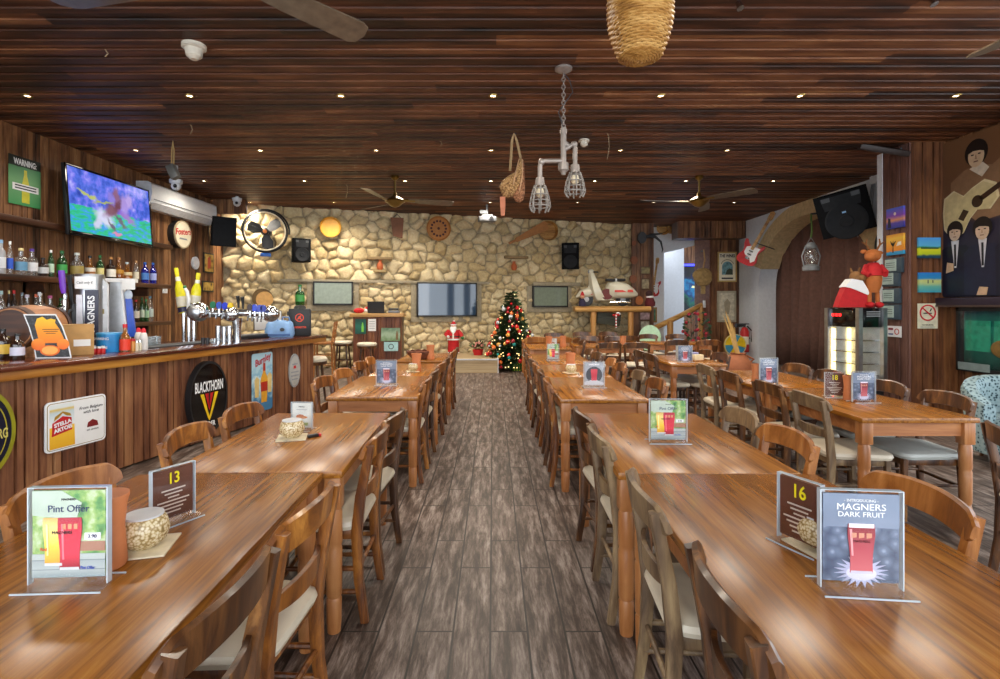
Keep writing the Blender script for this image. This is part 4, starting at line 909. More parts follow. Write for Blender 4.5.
# yellow bottle-shaped tap handles
for px0, px1, py0, py1, lab in ((176, 184, 268, 313, 'tall yellow bottle-shaped pump handle, nearer the wall shelf'), (198.5, 194, 273, 308, 'tall yellow bottle-shaped pump handle, nearer the fountain')):
    Yd = 6.6; a_, b_ = at(px1, py1, Yd), at(px0, py0, Yd); e = E('pump_handle', lab, 'beer tap', (b_.x * 0 + a_.x, Yd, ZC), 0, 'yellow pump handles')
    d = (b_ - a_); L_ = d.length; rot = Vector((0, 0, 1)).rotation_difference(d.normalized()).to_matrix().to_4x4()
    base = Matrix.Translation((0, 0, a_.z - ZC)) @ rot
    def seg(prof):
        mb = MB(); mb.M = base; return mb.lathe([(r * 1.15, z * L_) for r, z in prof], 20)
    part('bottle_body', seg([(0, .0), (.05, 0), (.052, .12), (.05, .4), (.045, .56), (.022, .72), (.018, .85), (0, .85)]), P_('#d8cf20', .3), e)
    part('bottle_cap', seg([(0, .84), (.02, .84), (.022, .97), (.018, 1.0), (0, 1.0)]), P_('#e2d820', .35), e); part('neck_foil', seg([(.024, .68), (.024, .80)]), P_('#e4e4d8', .3), e)
    part('body_label', seg([(.0545, .14), (.0535, .36)]), P_('#cfcab8', .4), e); part('dark_band', seg([(.0545, .02), (.0545, .13)]), P_('#2c2a4a', .4), e)
    part('mount', MB().tube([(0, 0, 0), (0, 0, a_.z - ZC + .02)], .025), 'steel', e)
e = E('beer_tap', 'chrome swan tap with white and green lever between the yellow handles', 'beer tap', (at(189, 340, 6.5).x, 6.5, ZC), 0)
part('spout', MB().tube([(0, 0, 0), (0, 0, .4)], .024).tube([(0, 0, .36), (0, -.07, .36), (0, -.08, .3)], .012), 'steel', e); part('lever', MB().tube([(0, -.02, .4), (.015, -.03, .52), (-.005, -.03, .62), (-.03, -.03, .66)], [.018, .022, .02, .018]), 'white', e); part('lever_tip', MB().ball(-.035, -.03, .675, .022), 'green', e)
# bottle chiller box with bottle on top
q = at(300, 336, 7.72)
e = E('bottle_chiller', 'black square bottle chiller with red stag-like roundel at the bar end', 'dispenser', (q.x, q.y, ZC), R(18))
part('housing', MB().box(-.15, -.16, 0, .15, .16, .40, .012), 'black', e); part('side_strip', MB().box(.151, -.15, .02, .156, .15, .38), 'dkgrey', e); part('tray_lip', MB().box(-.17, -.14, .30, -.15, .14, .36), 'black', e)
text('JAGERMEISTER', .036, P_('#d8401c', .5), e, .0, .13, -.162, sx=.8, bold=.001)
part('roundel', ring(.06, .048, 36, 0, .27, y0=-.165, y1=-.16), P_('#d8401c', .5), e); flat('roundel_mark', [(-.035, .24), (-.01, .29), (.03, .31), (.015, .27), (.035, .235), (0, .255)], P_('#d8401c', .5), e, -.164)
part('collar', MB().lathe([(0, .40), (.09, .40), (.08, .43), (.06, .45), (0, .45)], 24), 'black', e)
e2 = bottle('square', q.x, q.y, ZC + .452, .30, .13, M['glassg'], P_('#2a7a30'), P_('#3a8a3a'), 'green square bottle upright on the black chiller', 'chiller bottle')
# blue apron bundle / coffee machine, white sheet, dark screen by the chiller
q = at(280, 340, 7.4); e = E('cloth_bag', 'crumpled light blue bag beside the black chiller', 'bag', (q.x, q.y, ZC), R(10))
mb = MB(); rng_ = random.Random(3); rings = []
for j, (z, r_) in enumerate(((0, .15), (.03, .17), (.12, .165), (.19, .15), (.22, .12), (.225, .05))): rings.append([(r_ * 1.15 * math.copysign(abs(math.cos(2 * PI * i / 24)) ** .55, math.cos(2 * PI * i / 24)) * (1 + rng_.uniform(-.06, .06)), r_ * .75 * math.copysign(abs(math.sin(2 * PI * i / 24)) ** .55, math.sin(2 * PI * i / 24)) * (1 + rng_.uniform(-.06, .06)), z + rng_.uniform(-.015, .015) * (j > 0)) for i in range(24)])
part('handle', MB().tube([(-.12, -.02, .2), (-.13, -.02, .29), (-.05, -.02, .31), (-.02, -.02, .21)], .012), P_('#5f86b8', .6), e); part('handle', MB().tube([(.02, .04, .2), (.03, .04, .28), (.11, .04, .28), (.13, .04, .2)], .012), P_('#5f86b8', .6), e); part('dark_band', MB().box(-.16, -.135, .02, .16, -.12, .05), P_('#3f5f90', .6), e)
part('sack', mb.loft(rings), P_('#7fa6d4', .6), e); part('dark_mark', MB().disc(.06, .11, .03, .025, -.155, -.13, 16), 'dkgrey', e)
q = at(268, 338, 7.9); e = E('till_screen', 'dark till screen with white back standing behind the bar end', 'screen', (q.x, q.y, ZC), R(35))
part('display', MB().box(-.19, -.012, .08, .19, .0, .36, .004), 'white', e); part('bezel', MB().box(-.2, .0, .07, .2, .025, .37, .004), 'black', e); part('stand', MB().tube([(0, .02, 0), (0, .02, .12)], .03).box(-.1, -.08, 0, .1, .1, .015), 'black', e)
q = at(256, 340, 7.0); e = E('drip_tray', 'flat black tray on the bar beyond the fountain', 'tray', (q.x, q.y, ZC), BARP.a)
part('pan', MB().box(-.3, 0, 0, .3, .25, .05, .006), 'black', e); part('grille', MB().box(-.28, .02, .05, .28, .23, .056), 'dkgrey', e)
# ------------------------------------------------------------------ on the boarded bar wall
YT = 7.2
tvw, tvh = 1.78, 1.0
pA = at(66, 197, 7.18); pB = at(151, 220, 8.98)
mid = (pA + pB) / 2
race = None
def race_mat():
    m, nt, b = new('race_broadcast')
    tc = nt.nodes.new('ShaderNodeTexCoord'); sp = nt.nodes.new('ShaderNodeSeparateXYZ'); nt.links.new(tc.outputs['Object'], sp.inputs[0])
    n = nt.nodes.new('ShaderNodeTexNoise'); n.inputs['Scale'].default_value = 7; n.inputs['Detail'].default_value = 6; nt.links.new(tc.outputs['Object'], n.inputs['Vector'])
    mp = nt.nodes.new('ShaderNodeMapping'); mp.inputs['Scale'].default_value = (2.2, 1, 7); nt.links.new(tc.outputs['Object'], mp.inputs['Vector'])
    n2 = nt.nodes.new('ShaderNodeTexNoise'); n2.inputs['Scale'].default_value = 3; n2.inputs['Detail'].default_value = 4; nt.links.new(mp.outputs[0], n2.inputs['Vector'])
    crowd = ramp(nt, [(.3, '#1c3a9c'), (.48, '#4a68d8'), (.6, '#7a78e8'), (.75, '#b8b4f4')], n.outputs['Fac'])
    turf = ramp(nt, [(.3, '#1aa08a'), (.45, '#2cc07a'), (.58, '#2c9ad8'), (.75, '#6aa8f0')], n2.outputs['Fac'])
    a = nt.nodes.new('ShaderNodeMath'); a.operation = 'MULTIPLY_ADD'; a.inputs[1].default_value = .14; nt.links.new(n2.outputs['Fac'], a.inputs[0]); nt.links.new(sp.outputs[2], a.inputs[2])
    st = ramp(nt, [(.0, '#000000'), (.02, '#ffffff')], a.outputs[0])
    mx = nt.nodes.new('ShaderNodeMix'); mx.data_type = 'RGBA'; nt.links.new(st, mx.inputs[0]); nt.links.new(turf, mx.inputs[6]); nt.links.new(crowd, mx.inputs[7])
    last = mx.outputs[2]
    n3 = nt.nodes.new('ShaderNodeTexNoise'); n3.inputs['Scale'].default_value = 9; n3.inputs['Detail'].default_value = 3; nt.links.new(tc.outputs['Object'], n3.inputs['Vector'])
    ad = nt.nodes.new('ShaderNodeMix'); ad.data_type = 'RGBA'; ad.blend_type = 'LINEAR_LIGHT'; ad.inputs[0].default_value = .07; nt.links.new(tc.outputs['Object'], ad.inputs[6]); nt.links.new(n3.outputs['Color'], ad.inputs[7])
    for x, z, rx, rz, rot, col in ((-.2, -.16, .2, .12, -20, '#d8d4ee'), (-.34, -.26, .1, .06, 60, '#d0cce8'), (-.08, -.06, .16, .08, 20, '#a890b0'), (.0, .02, .2, .1, 25, '#7a4a50'), (.14, .1, .16, .08, 40, '#6a3a44'), (-.06, -.26, .13, .03, -50, '#5a4a60'),
                               (.14, -.16, .16, .04, -40, '#584860'), (.3, -.08, .2, .06, -25, '#9a6ac0'), (.26, .12, .1, .16, 10, '#a890d8'), (.08, .24, .08, .11, 0, '#8a5a6a'), (-.02, .16, .07, .1, 20, '#8a7ad0'), (.36, .2, .08, .12, 0, '#b8a0e0'), (.05, -.38, .1, .03, 0, '#e07ab0'), (-.5, .12, .2, .025, -12, '#b8c040'), (-.2, .07, .2, .02, 8, '#a8b048')):
        mp3 = nt.nodes.new('ShaderNodeMapping'); mp3.vector_type = 'TEXTURE'; mp3.inputs['Location'].default_value = (x, 0, z); mp3.inputs['Rotation'].default_value = (0, R(-rot), 0); mp3.inputs['Scale'].default_value = (rx, 10, rz)
        nt.links.new(ad.outputs[2], mp3.inputs['Vector']); ln = nt.nodes.new('ShaderNodeVectorMath'); ln.operation = 'LENGTH'; nt.links.new(mp3.outputs[0], ln.inputs[0])
        mr = nt.nodes.new('ShaderNodeMapRange'); mr.inputs['From Min'].default_value = 1.25; mr.inputs['From Max'].default_value = .6; mr.inputs['To Max'].default_value = .9; nt.links.new(ln.outputs['Value'], mr.inputs['Value'])
        m3 = nt.nodes.new('ShaderNodeMix'); m3.data_type = 'RGBA'; nt.links.new(mr.outputs[0], m3.inputs[0]); nt.links.new(last, m3.inputs[6]); m3.inputs[7].default_value = c4(hexc(col)); last = m3.outputs[2]
    nt.links.new(last, b.inputs['Emission Color']); b.inputs['Emission Strength'].default_value = .8; b.inputs['Base Color'].default_value = (.01, .01, .02, 1); setp(b, Roughness=.15)
    return m
e = E('television', 'large wall television above the bar showing a horse race', 'television', mid, PI / 2 - .0, rx=0)
e.rotation_euler = (R(-4), 0, PI / 2)
part('housing', MB().box(-tvw / 2, .0, -tvh / 2, tvw / 2, .05, tvh / 2, .01).box(-.3, .05, -.2, .3, .22, .2), 'black', e)
mb = MB()
for a_, b_, c_, d_ in ((-tvw / 2, -tvh / 2, tvw / 2, -tvh / 2 + .06), (-tvw / 2, tvh / 2 - .03, tvw / 2, tvh / 2), (-tvw / 2, -tvh / 2, -tvw / 2 + .035, tvh / 2), (tvw / 2 - .035, -tvh / 2, tvw / 2, tvh / 2)): mb.box(a_, -.012, b_, c_, .002, d_, .003)
part('bezel', mb, 'blackgloss', e)
part('screen', MB().box(-tvw / 2 + .03, -.004, -tvh / 2 + .05, tvw / 2 - .03, .001, tvh / 2 - .025), race_mat(), e)
text('LG', .03, 'lgrey', e, 0, -tvh / 2 + .028, -.014)
# air conditioner
pA, pB = at(148, 200, lw_y(148, -5.95)), at(213, 214, lw_y(213, -5.95))
mid = (pA + pB) / 2; L_ = (pB - pA).length
e = E('air_conditioner', 'white wall air conditioner beside the television', 'air conditioner', (-6.15, mid.y, mid.z + .02), PI / 2)
prof = [(0, -.2), (-.16, -.2), (-.25, -.1), (-.27, .05), (-.26, .2), (-.2, .24), (0, .24)]
part('casing', MB().loft([[(x, y, z) for y, z in prof] for x in (-L_ / 2, L_ / 2)]), 'white', e)
part('flap', MB().loft([[(x, y, z) for y, z in [(-.165, -.203), (-.252, -.103), (-.256, -.108), (-.168, -.209)]] for x in (-L_ / 2 + .05, L_ / 2 - .05)]), 'lgrey', e); part('slot', MB().box(-L_ / 2 + .06, -.272, -.06, L_ / 2 - .06, -.262, -.052), 'dkgrey', e)
part('end_cap', MB().loft([[(x, y * 1.02, z * 1.02) for y, z in prof] for x in (L_ / 2, L_ / 2 + .012)]).loft([[(x, y * 1.02, z * 1.02) for y, z in prof] for x in (-L_ / 2 - .012, -L_ / 2)]), 'lgrey', e)
# warning poster, round beer sign, oval clock, plaques, switch
m, w_, h_ = LW.rect(9, 158, 40, 206, .03)
e = E('warning_poster', 'green warning poster with a yellow bottle on the bar wall', 'poster', m, PI / 2)
part('sheet', MB().box(-w_ / 2, -.004, -h_ / 2, w_ / 2, .004, h_ / 2), grad('green_poster', [(0, '#3a8a50'), (.5, '#6ea46c'), (.78, '#4a8a58'), (.8, '#0e1a14'), (1, '#0e1a14')], 2, -h_ / 2, h_ / 2, .05), e)
text('WARNING:', h_ * .17, 'paper', e, 0, h_ * .38, -.006, bold=.003, sx=.72 * w_ / .55 if w_ > .4 else .6)
flat('bottle_print', [(-.05, -h_ * .44), (.06, -h_ * .44), (.06, -.05), (.025, .08), (.022, h_ * .24), (-.018, h_ * .24), (-.02, .08), (-.05, -.05)], P_('#c8c23a', .4), e, -.006); flat('message_strip', [(-w_ * .4, -h_ * .2), (w_ * .42, -h_ * .2), (w_ * .42, -h_ * .06), (-w_ * .4, -h_ * .06)], 'paper', e, -.0075)
for z in (-.10, -.155): flat('fine_print', [(-w_ * .33, h_ * z - .008), (w_ * .34, h_ * z - .008), (w_ * .34, h_ * z + .008), (-w_ * .33, h_ * z + .008)], 'ink', e, -.009)
m, w_, h_ = LW.rect(168, 221, 189, 248, .08); r = h_ / 2
e = E('beer_sign', 'round cream beer sign with red script beside the television', 'sign', m, PI / 2)
part('drum', MB().disc(0, 0, r, r, -.08, .09, 44), 'black', e); part('face', MB().disc(0, 0, r * .95, r * .95, -.086, -.08, 44), 'cream', e); part('rim', ring(r * 1.02, r * .93, 44, y0=-.09, y1=-.06), P_('#b8a888', .4), e)
text('Fosters', .17, 'red', e, 0, .05, -.089, shear=.2, bold=.004, ang=-.1); flat('fine_print', [(-.13, -.1), (.13, -.1), (.11, -.07), (-.11, -.07)], 'inkgrey', e, -.089)
m, w_, h_ = LW.rect(191, 257, 198, 269, .02)
one('wall_disc', MB().disc(0, 0, .13, .13, -.03, 0, 32).disc(0, 0, .10, .10, -.04, -.03, 32), P_('#b9bcc4', .6), 'small round grey wall speaker left of the little plaques', 'speaker', m, PI / 2)
for k, (a_, lab) in enumerate((((203, 253, 213, 273), 'small brass coloured picture plaque, upper of two by the stone wall'), ((201.5, 281, 213, 292), 'small brass coloured picture plaque, lower of two by the stone wall'))):
    m, w_, h_ = LW.rect(*a_, .02); e = E('plaque', lab, 'plaque', m, PI / 2, 'plaques by the stone wall')
    part('frame', MB().box(-w_ / 2, -.02, -h_ / 2, w_ / 2, 0, h_ / 2, .006), 'black', e); part('picture', MB().box(-w_ / 2 + .03, -.023, -h_ / 2 + .03, w_ / 2 - .03, -.02, h_ / 2 - .03), voro('plaque_print%d' % k, [(.1, '#3a2a12'), (.4, '#a8863a'), (.8, '#c8aa5a')], 9, .4), e)
    if k == 0: flat('red_figure', [(-.06, -.12), (.05, -.12), (.07, .05), (.02, .14), (-.06, .1)], P_('#a8321e', .4), e, -.025)
m, w_, h_ = LW.rect(162, 287, 167, 293, .02)
e = E('wall_switch', 'small white switch on the boarded wall past the shelves', 'switch', m, PI / 2)
part('plate', MB().box(-.07, -.015, -.06, .07, 0, .06, .004), 'white', e); part('rocker', MB().box(-.03, -.022, -.03, .03, -.015, .03, .003), 'lgrey', e)
# dark loudspeaker at the end of the bar wall
SPK = P_('#0e0f11', .85, spec=.15)
def speaker(name_label, px0, py0, px1, py1, Y, rz, rx=0.0, ry=0.0, grille='black', cones=True, badge=False):
    c = at((px0 + px1) / 2, (py0 + py1) / 2, Y); w_ = (px1 - px0) * Y / F; h_ = (py1 - py0) * Y / F
    e = E('loudspeaker', name_label, 'loudspeaker', c, rz); e.rotation_euler = (rx, ry, rz)
    part('cabinet', MB().loft([[(-w_ / 2 * s, y, -h_ / 2), (w_ / 2 * s, y, -h_ / 2), (w_ / 2 * s, y, h_ / 2), (-w_ / 2 * s, y, h_ / 2)] for s, y in ((1, -.14), (1, .02), (.6, w_ * .6))]), SPK, e)
    part('grille', MB().prism(rrect(w_ * .92, h_ * .94, .03), -.152, -.14), P_('#1c1e21', .85, spec=.15) if not cones else SPK, e)
    if cones:
        mb = MB(); mb.M = Matrix.Translation((0, -.152, -h_ * .2)) @ Matrix.Rotation(PI / 2, 4, 'X'); r = w_ * .40
        part('woofer', mb.lathe([(0, .004), (r * .3, .012), (r * .35, 0), (r * .85, .006), (r * .93, .016), (r, .012), (r, -.004), (0, -.004)], 32), P_('#25272a', .8, spec=.2), e)
        part('horn', MB().loft([[(-w_ * .34, -.156, h_ * .12), (w_ * .34, -.156, h_ * .12), (w_ * .38, -.156, h_ * .42), (-w_ * .38, -.156, h_ * .42)], [(-w_ * .1, -.15, h_ * .2), (w_ * .1, -.15, h_ * .2), (w_ * .1, -.15, h_ * .32), (-w_ * .1, -.15, h_ * .32)]]), P_('#25272a', .8, spec=.2), e)
        part('horn_vent', MB().box(-w_ * .36, -.16, h_ * .32, -w_ * .2, -.155, h_ * .42).box(w_ * .2, -.16, h_ * .32, w_ * .36, -.155, h_ * .42), 'dkgrey', e)
    if badge: flat('badge', [(-.03, -.01), (.03, -.01), (.03, .02), (-.03, .02)], P_('#7fb4e8', .3), e, -.17)
    part('bracket', MB().tube([(0, w_ * .4, -h_ * .2), (0, w_ * .75, -h_ * .2)], .025).box(-.05, w_ * .7, -h_ * .3, .05, w_ * .75, -h_ * .1), 'black', e)
    return e
speaker('dark slanted loudspeaker hung at the end of the bar wall', 212, 217, 234, 246, 11.2, R(38), R(8), cones=False)
speaker('grey loudspeaker on the stone wall beside the big fan', 292, 239, 309, 262, 12.05, R(35))
speaker('black loudspeaker on the stone wall over the smallest screen', 562, 243, 579, 269, 14.0, R(-10), R(8))
speaker('large black stage loudspeaker bracketed beside the arch', 822, 191, 867, 234, 9.3, R(-38), R(8), R(-12), badge=True)
# ------------------------------------------------------------------ stone wall pieces
def bwE(name, label, cat, px, py, off=.1, group=None): return E(name, label, cat, BW.hit(px, py, off), BW.a, group)
def bsize(x0, y0, x1, y1, off=.1): return BW.rect(x0, y0, x1, y1, off)
# drum fan
m, w_, h_ = bsize(244, 208, 287, 256, .35)
e = E('wall_fan', 'large round black wall fan with three blades on the stone wall', 'fan', m, R(16)); r = h_ / 2 * .84
for y in (-.12, .02): part('guard_ring', MB().tube([(r * math.cos(2 * PI * i / 48), y, r * math.sin(2 * PI * i / 48)) for i in range(48)], .018, closed=True), 'black', e)
part('guard_ring', MB().tube([(r * .93 * math.cos(2 * PI * i / 48), -.14, r * .93 * math.sin(2 * PI * i / 48)) for i in range(48)], .014, closed=True), 'cream', e)
mb = MB()
for k in range(16): an = 2 * PI * k / 16; mb.tube([(.09 * math.cos(an), -.15, .09 * math.sin(an)), (r * .6 * math.cos(an), -.17, r * .6 * math.sin(an)), (r * math.cos(an), -.12, r * math.sin(an))], .0025, 5)
part('wire_guard', mb, 'dkgrey', e)
for k in range(3):
    an = 2 * PI * k / 3 + .75; vs = []; mb = MB(); mb.M = Matrix.Rotation(-an, 4, 'Y')
    rr = [[(.05, -.03 + s, -.05), (.05, .03 + s, .05)] for s in (0,)]
    outer = [(.06, -.04), (.2, -.15), (.42, -.17), (.5, -.05), (.48, .1), (.3, .14), (.06, .05)]
    ri = r / .58
    part('blade', mb.loft([[(x * ri, -.05 + z * .35 + t_, z * ri) for x, z in outer] for t_ in (0, .008)]), 'dkgrey', e)
mb = MB(); mb.M = Matrix.Translation((0, -.07, 0)) @ Matrix.Rotation(PI / 2, 4, 'X')
part('hub', mb.lathe([(0, .05), (.05, .045), (.075, .02), (.08, -.06), (0, -.06)], 24), 'black', e); part('hub_cap', MB().disc(0, 0, .045, .045, -.135, -.118, 20), P_('#d87a1c', .4), e)
part('motor', MB().disc(0, 0, .1, .1, 0, .2, 24), 'black', e); part('yoke', MB().tube([(r * 1.1 * math.cos(R(a_)), .0, r * 1.1 * math.sin(R(a_))) for a_ in range(-5, 186, 8)], .022), 'black', e)
part('base_label', MB().box(-.11, -.06, -r - .1, .11, 0, -r - .02, .006), 'blue', e); part('mount', MB().box(-.05, .1, -.06, .05, .35, .06), 'black', e)
# round wicker trays and baskets
def disc_basket(label, px0, py0, px1, py1, mat, depth=.09, rim=True):
    m, w_, h_ = bsize(px0, py0, px1, py1, .2); r = (w_ + h_) / 4; e = E('wall_basket', label, 'basket', m, BW.a)
    mb = MB(); mb.M = Matrix.Rotation(PI / 2, 4, 'X')
    part('bowl', mb.lathe([(0, -.02), (r * .9, -.02), (r, depth), (r * .95, depth + .008), (r * .86, 0), (0, 0)], 40), mat, e)
    return e, r
e, r = disc_basket('round yellow wooden tray high on the stone wall', 320, 217, 341, 238, P_('#cf9a2e', .5), .08)
e, r = disc_basket('round red brown basket disc with small holes on the stone wall', 426, 216.5, 451, 240.5, P_('#b07436', .6), .03)
mb = MB()
for k in range(14): an = 2 * PI * k / 14; mb.disc(.6 * r * math.cos(an), .6 * r * math.sin(an), .03, .03, -.012, -.004, 10)
part('hole_ring', mb.disc(0, 0, .035, .035, -.012, -.004, 12), P_('#4a1e14', .7), e)
e, r = disc_basket('round cane sieve hung behind the wooden paddle', 538, 221, 557, 241, 'wicker', .09)
a_, b_ = BW.hit(516, 240, .38), BW.hit(547, 225, .38)
e = E('wooden_paddle', 'long wooden bread paddle slanting across the cane sieve', 'paddle', a_, BW.a); d = b_ - a_; l = d.length; an = math.atan2(d.z, d.dot(BW.u))
mb = MB(); mb.M = Matrix.Rotation(-an, 4, 'Y'); part('blade', mb.prism([(0, -.06), (l * .95, -.13), (l, -.1), (l, .1), (l * .95, .13), (0, .05)], -.02, .02), P_('#a8703a', .6), e)
mb = MB(); mb.M = Matrix.Rotation(-an, 4, 'Y'); part('handle', mb.box(-.22, -.02, -.03, .02, .02, .03, .008), P_('#9a6432', .6), e)
m, w_, h_ = bsize(391, 219, 403, 237, .2); e = E('hanging_board', 'tapered dark wooden board with a wire hook on the stone wall', 'board', m, BW.a)
part('board', MB().prism([(-.16, .25), (.16, .25), (.13, -.25), (-.1, -.2)], -.03, .01), P_('#7a4a2a', .6), e); part('hook', MB().tube([(-.1, -.0, .24), (0, .0, .34), (.1, .0, .24)], .01), 'dkgrey', e)
m, w_, h_ = bsize(256, 292, 274, 307, .06); e = E('round_board', 'round wooden board in an arched niche behind the fountain', 'board', m, BW.a)
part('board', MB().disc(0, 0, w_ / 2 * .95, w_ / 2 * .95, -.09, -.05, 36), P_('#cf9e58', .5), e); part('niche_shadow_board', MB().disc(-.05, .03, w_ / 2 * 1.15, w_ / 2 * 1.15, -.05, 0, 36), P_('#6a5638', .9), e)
# pipes, little shelf niches with clay vases
def niche(label, vlab, x0, x1, ysh, px, py):
    a_, b_ = BW.hit(x0, ysh, .14), BW.hit(x1, ysh, .14); w_ = (b_ - a_).length
    e = E('stone_shelf', label, 'shelf', a_, BW.a); part('slab', MB().box(0, -.12, -.04, w_, .12, .03, .01), P_('#8a7452', .9), e)
    return e
niche('short wooden lintel over the vase between fan and big screen', '', 367, 392, 258, 0, 0); niche('short wooden lintel over the vase near the black loudspeaker', '', 504, 527, 257, 0, 0)
for px, pyb, lab in ((380, 270, 'small terracotta vase in the wall niche by the hanging board'), (514, 270.5, 'small terracotta vase in the wall niche by the black loudspeaker')):
    p = BW.hit(px, pyb, .2); e = E('clay_vase', lab, 'vase', p, 0, 'vases in the stone wall'); part('body', MB().lathe([(0, 0), (.05, 0), (.075, .06), (.075, .13), (.035, .2), (.045, .24), (.035, .24), (.025, .2), (0, .19)], 20), P_('#b0592c', .6), e); part('ledge_stone', MB().cbox(0, .08, -.03, .3, .3, .06, .01), stone_plain, e)
# wall screens
def wscreen(label, x0, y0, x1, y1, mat, frame='black', recess=True):
    m, w_, h_ = bsize(x0, y0, x1, y1, .16); e = E('wall_screen', label, 'screen', m, BW.a)
    part('housing', MB().box(-w_ / 2, .0, -h_ / 2, w_ / 2, .1, h_ / 2, .006), 'black', e)
    mb = MB(); t = .035
    for q in ((-w_ / 2, -h_ / 2, w_ / 2, -h_ / 2 + t), (-w_ / 2, h_ / 2 - t, w_ / 2, h_ / 2), (-w_ / 2, -h_ / 2, -w_ / 2 + t, h_ / 2), (w_ / 2 - t, -h_ / 2, w_ / 2, h_ / 2)): mb.box(q[0], -.012, q[1], q[2], .0, q[3], .003)
    part('bezel', mb, frame, e); part('screen', MB().box(-w_ / 2 + t * .8, -.004, -h_ / 2 + t * .8, w_ / 2 - t * .8, 0, h_ / 2 - t * .8), mat, e)
    mb = MB(); g = .14
    for q in ((-w_ / 2 - g, -h_ / 2 - g, w_ / 2 + g, -h_ / 2), (-w_ / 2 - g, -h_ / 2, -w_ / 2, h_ / 2), (w_ / 2, -h_ / 2, w_ / 2 + g, h_ / 2)): mb.box(q[0], .06, q[1], q[2], .2, q[3], .01)
    part('surround', mb, concrete, e)
    return e
wscreen('small wall screen with grey green glass nearest the drum fan', 313, 281.5, 353, 305, P_('#7d8a78', .35, coat=.3)); wscreen('smallest wall screen with grey green glass beside the christmas tree', 533, 286, 568, 307, P_('#747f6c', .35, coat=.3))
gl, nt, bb = new('dark_screen_glass'); setp(bb, Roughness=.04); bb.inputs['Base Color'].default_value = (.03, .06, .11, 1); bb.inputs['Specular IOR Level'].default_value = .9
wscreen('big dark glossy screen in the middle of the stone wall', 417, 282.5, 477, 316.5, gl)
# ------------------------------------------------------------------ boarded host counter by the stone wall
yk = 11.75; x0, x1 = at(353, 0, yk).x, at(401, 0, yk).x
e = E('host_counter', 'square boarded host counter with a light wood top', 'counter', (x0, yk, 0), R(3)); zk = at(0, 317, yk).z; wk = x1 - x0
part('front_panel', boards(0, wk, .02, zk, .12, .014), planks('counter_boards', [(.25, '#3a1c12'), (.45, '#63341f'), (.6, '#87502f'), (.8, '#a06a42')], 0, .12, 2, 50, rough=.5, grain=30), e); part('carcass', MB().box(.0, .03, .02, wk, .48, zk), 'shelfwood', e); part('counter_top', MB().box(-.06, -.08, zk, wk + .05, .5, zk + .08, .008), P_('#b58a52', .4), e)
def kflat(name, label, cat, x0_, y0_, x1_, y1_, mat, extra=None, sub=None):
    a_, b_ = at(x0_, y0_, yk - .06), at(x1_, y1_, yk - .04); w_, h_ = b_.x - a_.x, a_.z - b_.z
    q = E(name, label, cat, ((a_.x + b_.x) / 2, yk - .06 + .02, (a_.z + b_.z) / 2), R(3)); part('sheet', MB().box(-w_ / 2, -.006, -h_ / 2, w_ / 2, .004, h_ / 2), mat, q)
    if extra: extra(q, w_, h_)
    return q
kflat('poster', 'dark green poster with a pale bottle on the host counter', 'poster', 355, 319, 366, 334, grad('teal_poster', [(0, '#0f4a40'), (.5, '#1f6a58'), (1, '#0c3a34')], 2, -.18, .18, .5, 14), lambda q, w_, h_: flat('bottle_print', [(.02, -.12), (.07, -.12), (.07, 0), (.055, .09), (.035, .09), (.02, 0)], P_('#7fd04a', .4), q, -.008))
kflat('notice', 'plain white paper notice beside the green poster on the counter', 'notice', 368, 319, 376, 331, 'paper', lambda q, w_, h_: [flat('fine_print', [(-w_ * .35, z), (w_ * .35, z), (w_ * .35, z + .012), (-w_ * .35, z + .012)], 'inkgrey', q, -.008) for z in (-.08, -.03, .02, .07)])
kflat('poster', 'wide green poster with a small bottle on the host counter', 'poster', 381, 328, 400, 341, grad('garden_poster', [(0, '#6c8a5a'), (.5, '#9fb598'), (1, '#56785a')], 2, -.15, .15, .9, 12), lambda q, w_, h_: flat('bottle_print', [(w_ * .28, -.12), (w_ * .4, -.12), (w_ * .4, 0), (w_ * .36, .08), (w_ * .32, .08), (w_ * .28, 0)], P_('#7a5a32', .4), q, -.008))
kflat('notice', 'pale blue notice with dark roundel under the wide green poster', 'notice', 384, 342, 398, 351, P_('#a9d0d0', .5), lambda q, w_, h_: part('roundel', ring(.06, .045, 24, y0=-.009, y1=-.006), 'dkgrey', q))
q = at(376.5, 313, yk + .25); e = E('laptop', 'black laptop with its lid up on the host counter', 'laptop', (q.x, yk + .3, zk + .082), R(184))
part('base', MB().box(-.19, -.13, 0, .19, .13, .02, .004), 'black', e); part('lid', MB().loft([[(-.19, .13 + s, .02), (.19, .13 + s, .02), (.19, .16 + s, .27), (-.19, .16 + s, .27)] for s in (0, .014)]), 'black', e)
q = at(359, 311, yk + .2); e = E('santa_toy', 'little red santa toy lying on the host counter', 'toy', (q.x, yk + .2, zk + .082), R(20))
part('body', MB().ball(0, 0, .06, .12, .07, .06), 'santared', e); part('head', MB().ball(.14, 0, .08, .05), 'skin', e); part('hat', MB().tube([(.16, 0, .1), (.22, 0, .14), (.26, 0, .1)], [.05, .03, .012]), 'santared', e); part('beard', MB().ball(.15, -.03, .06, .04), 'white', e)
q = at(394, 313, yk + .2); e = E('telephone', 'dark telephone handset on the host counter beside the laptop', 'telephone', (q.x, yk + .2, zk + .082), R(0)); part('body', MB().box(-.12, -.09, 0, .12, .09, .06, .015), P_('#6a7078', .5), e); part('handset', MB().tube([(-.11, -.03, .09), (0, -.03, .1), (.11, -.03, .09)], [.03, .018, .03]), 'dkgrey', e)
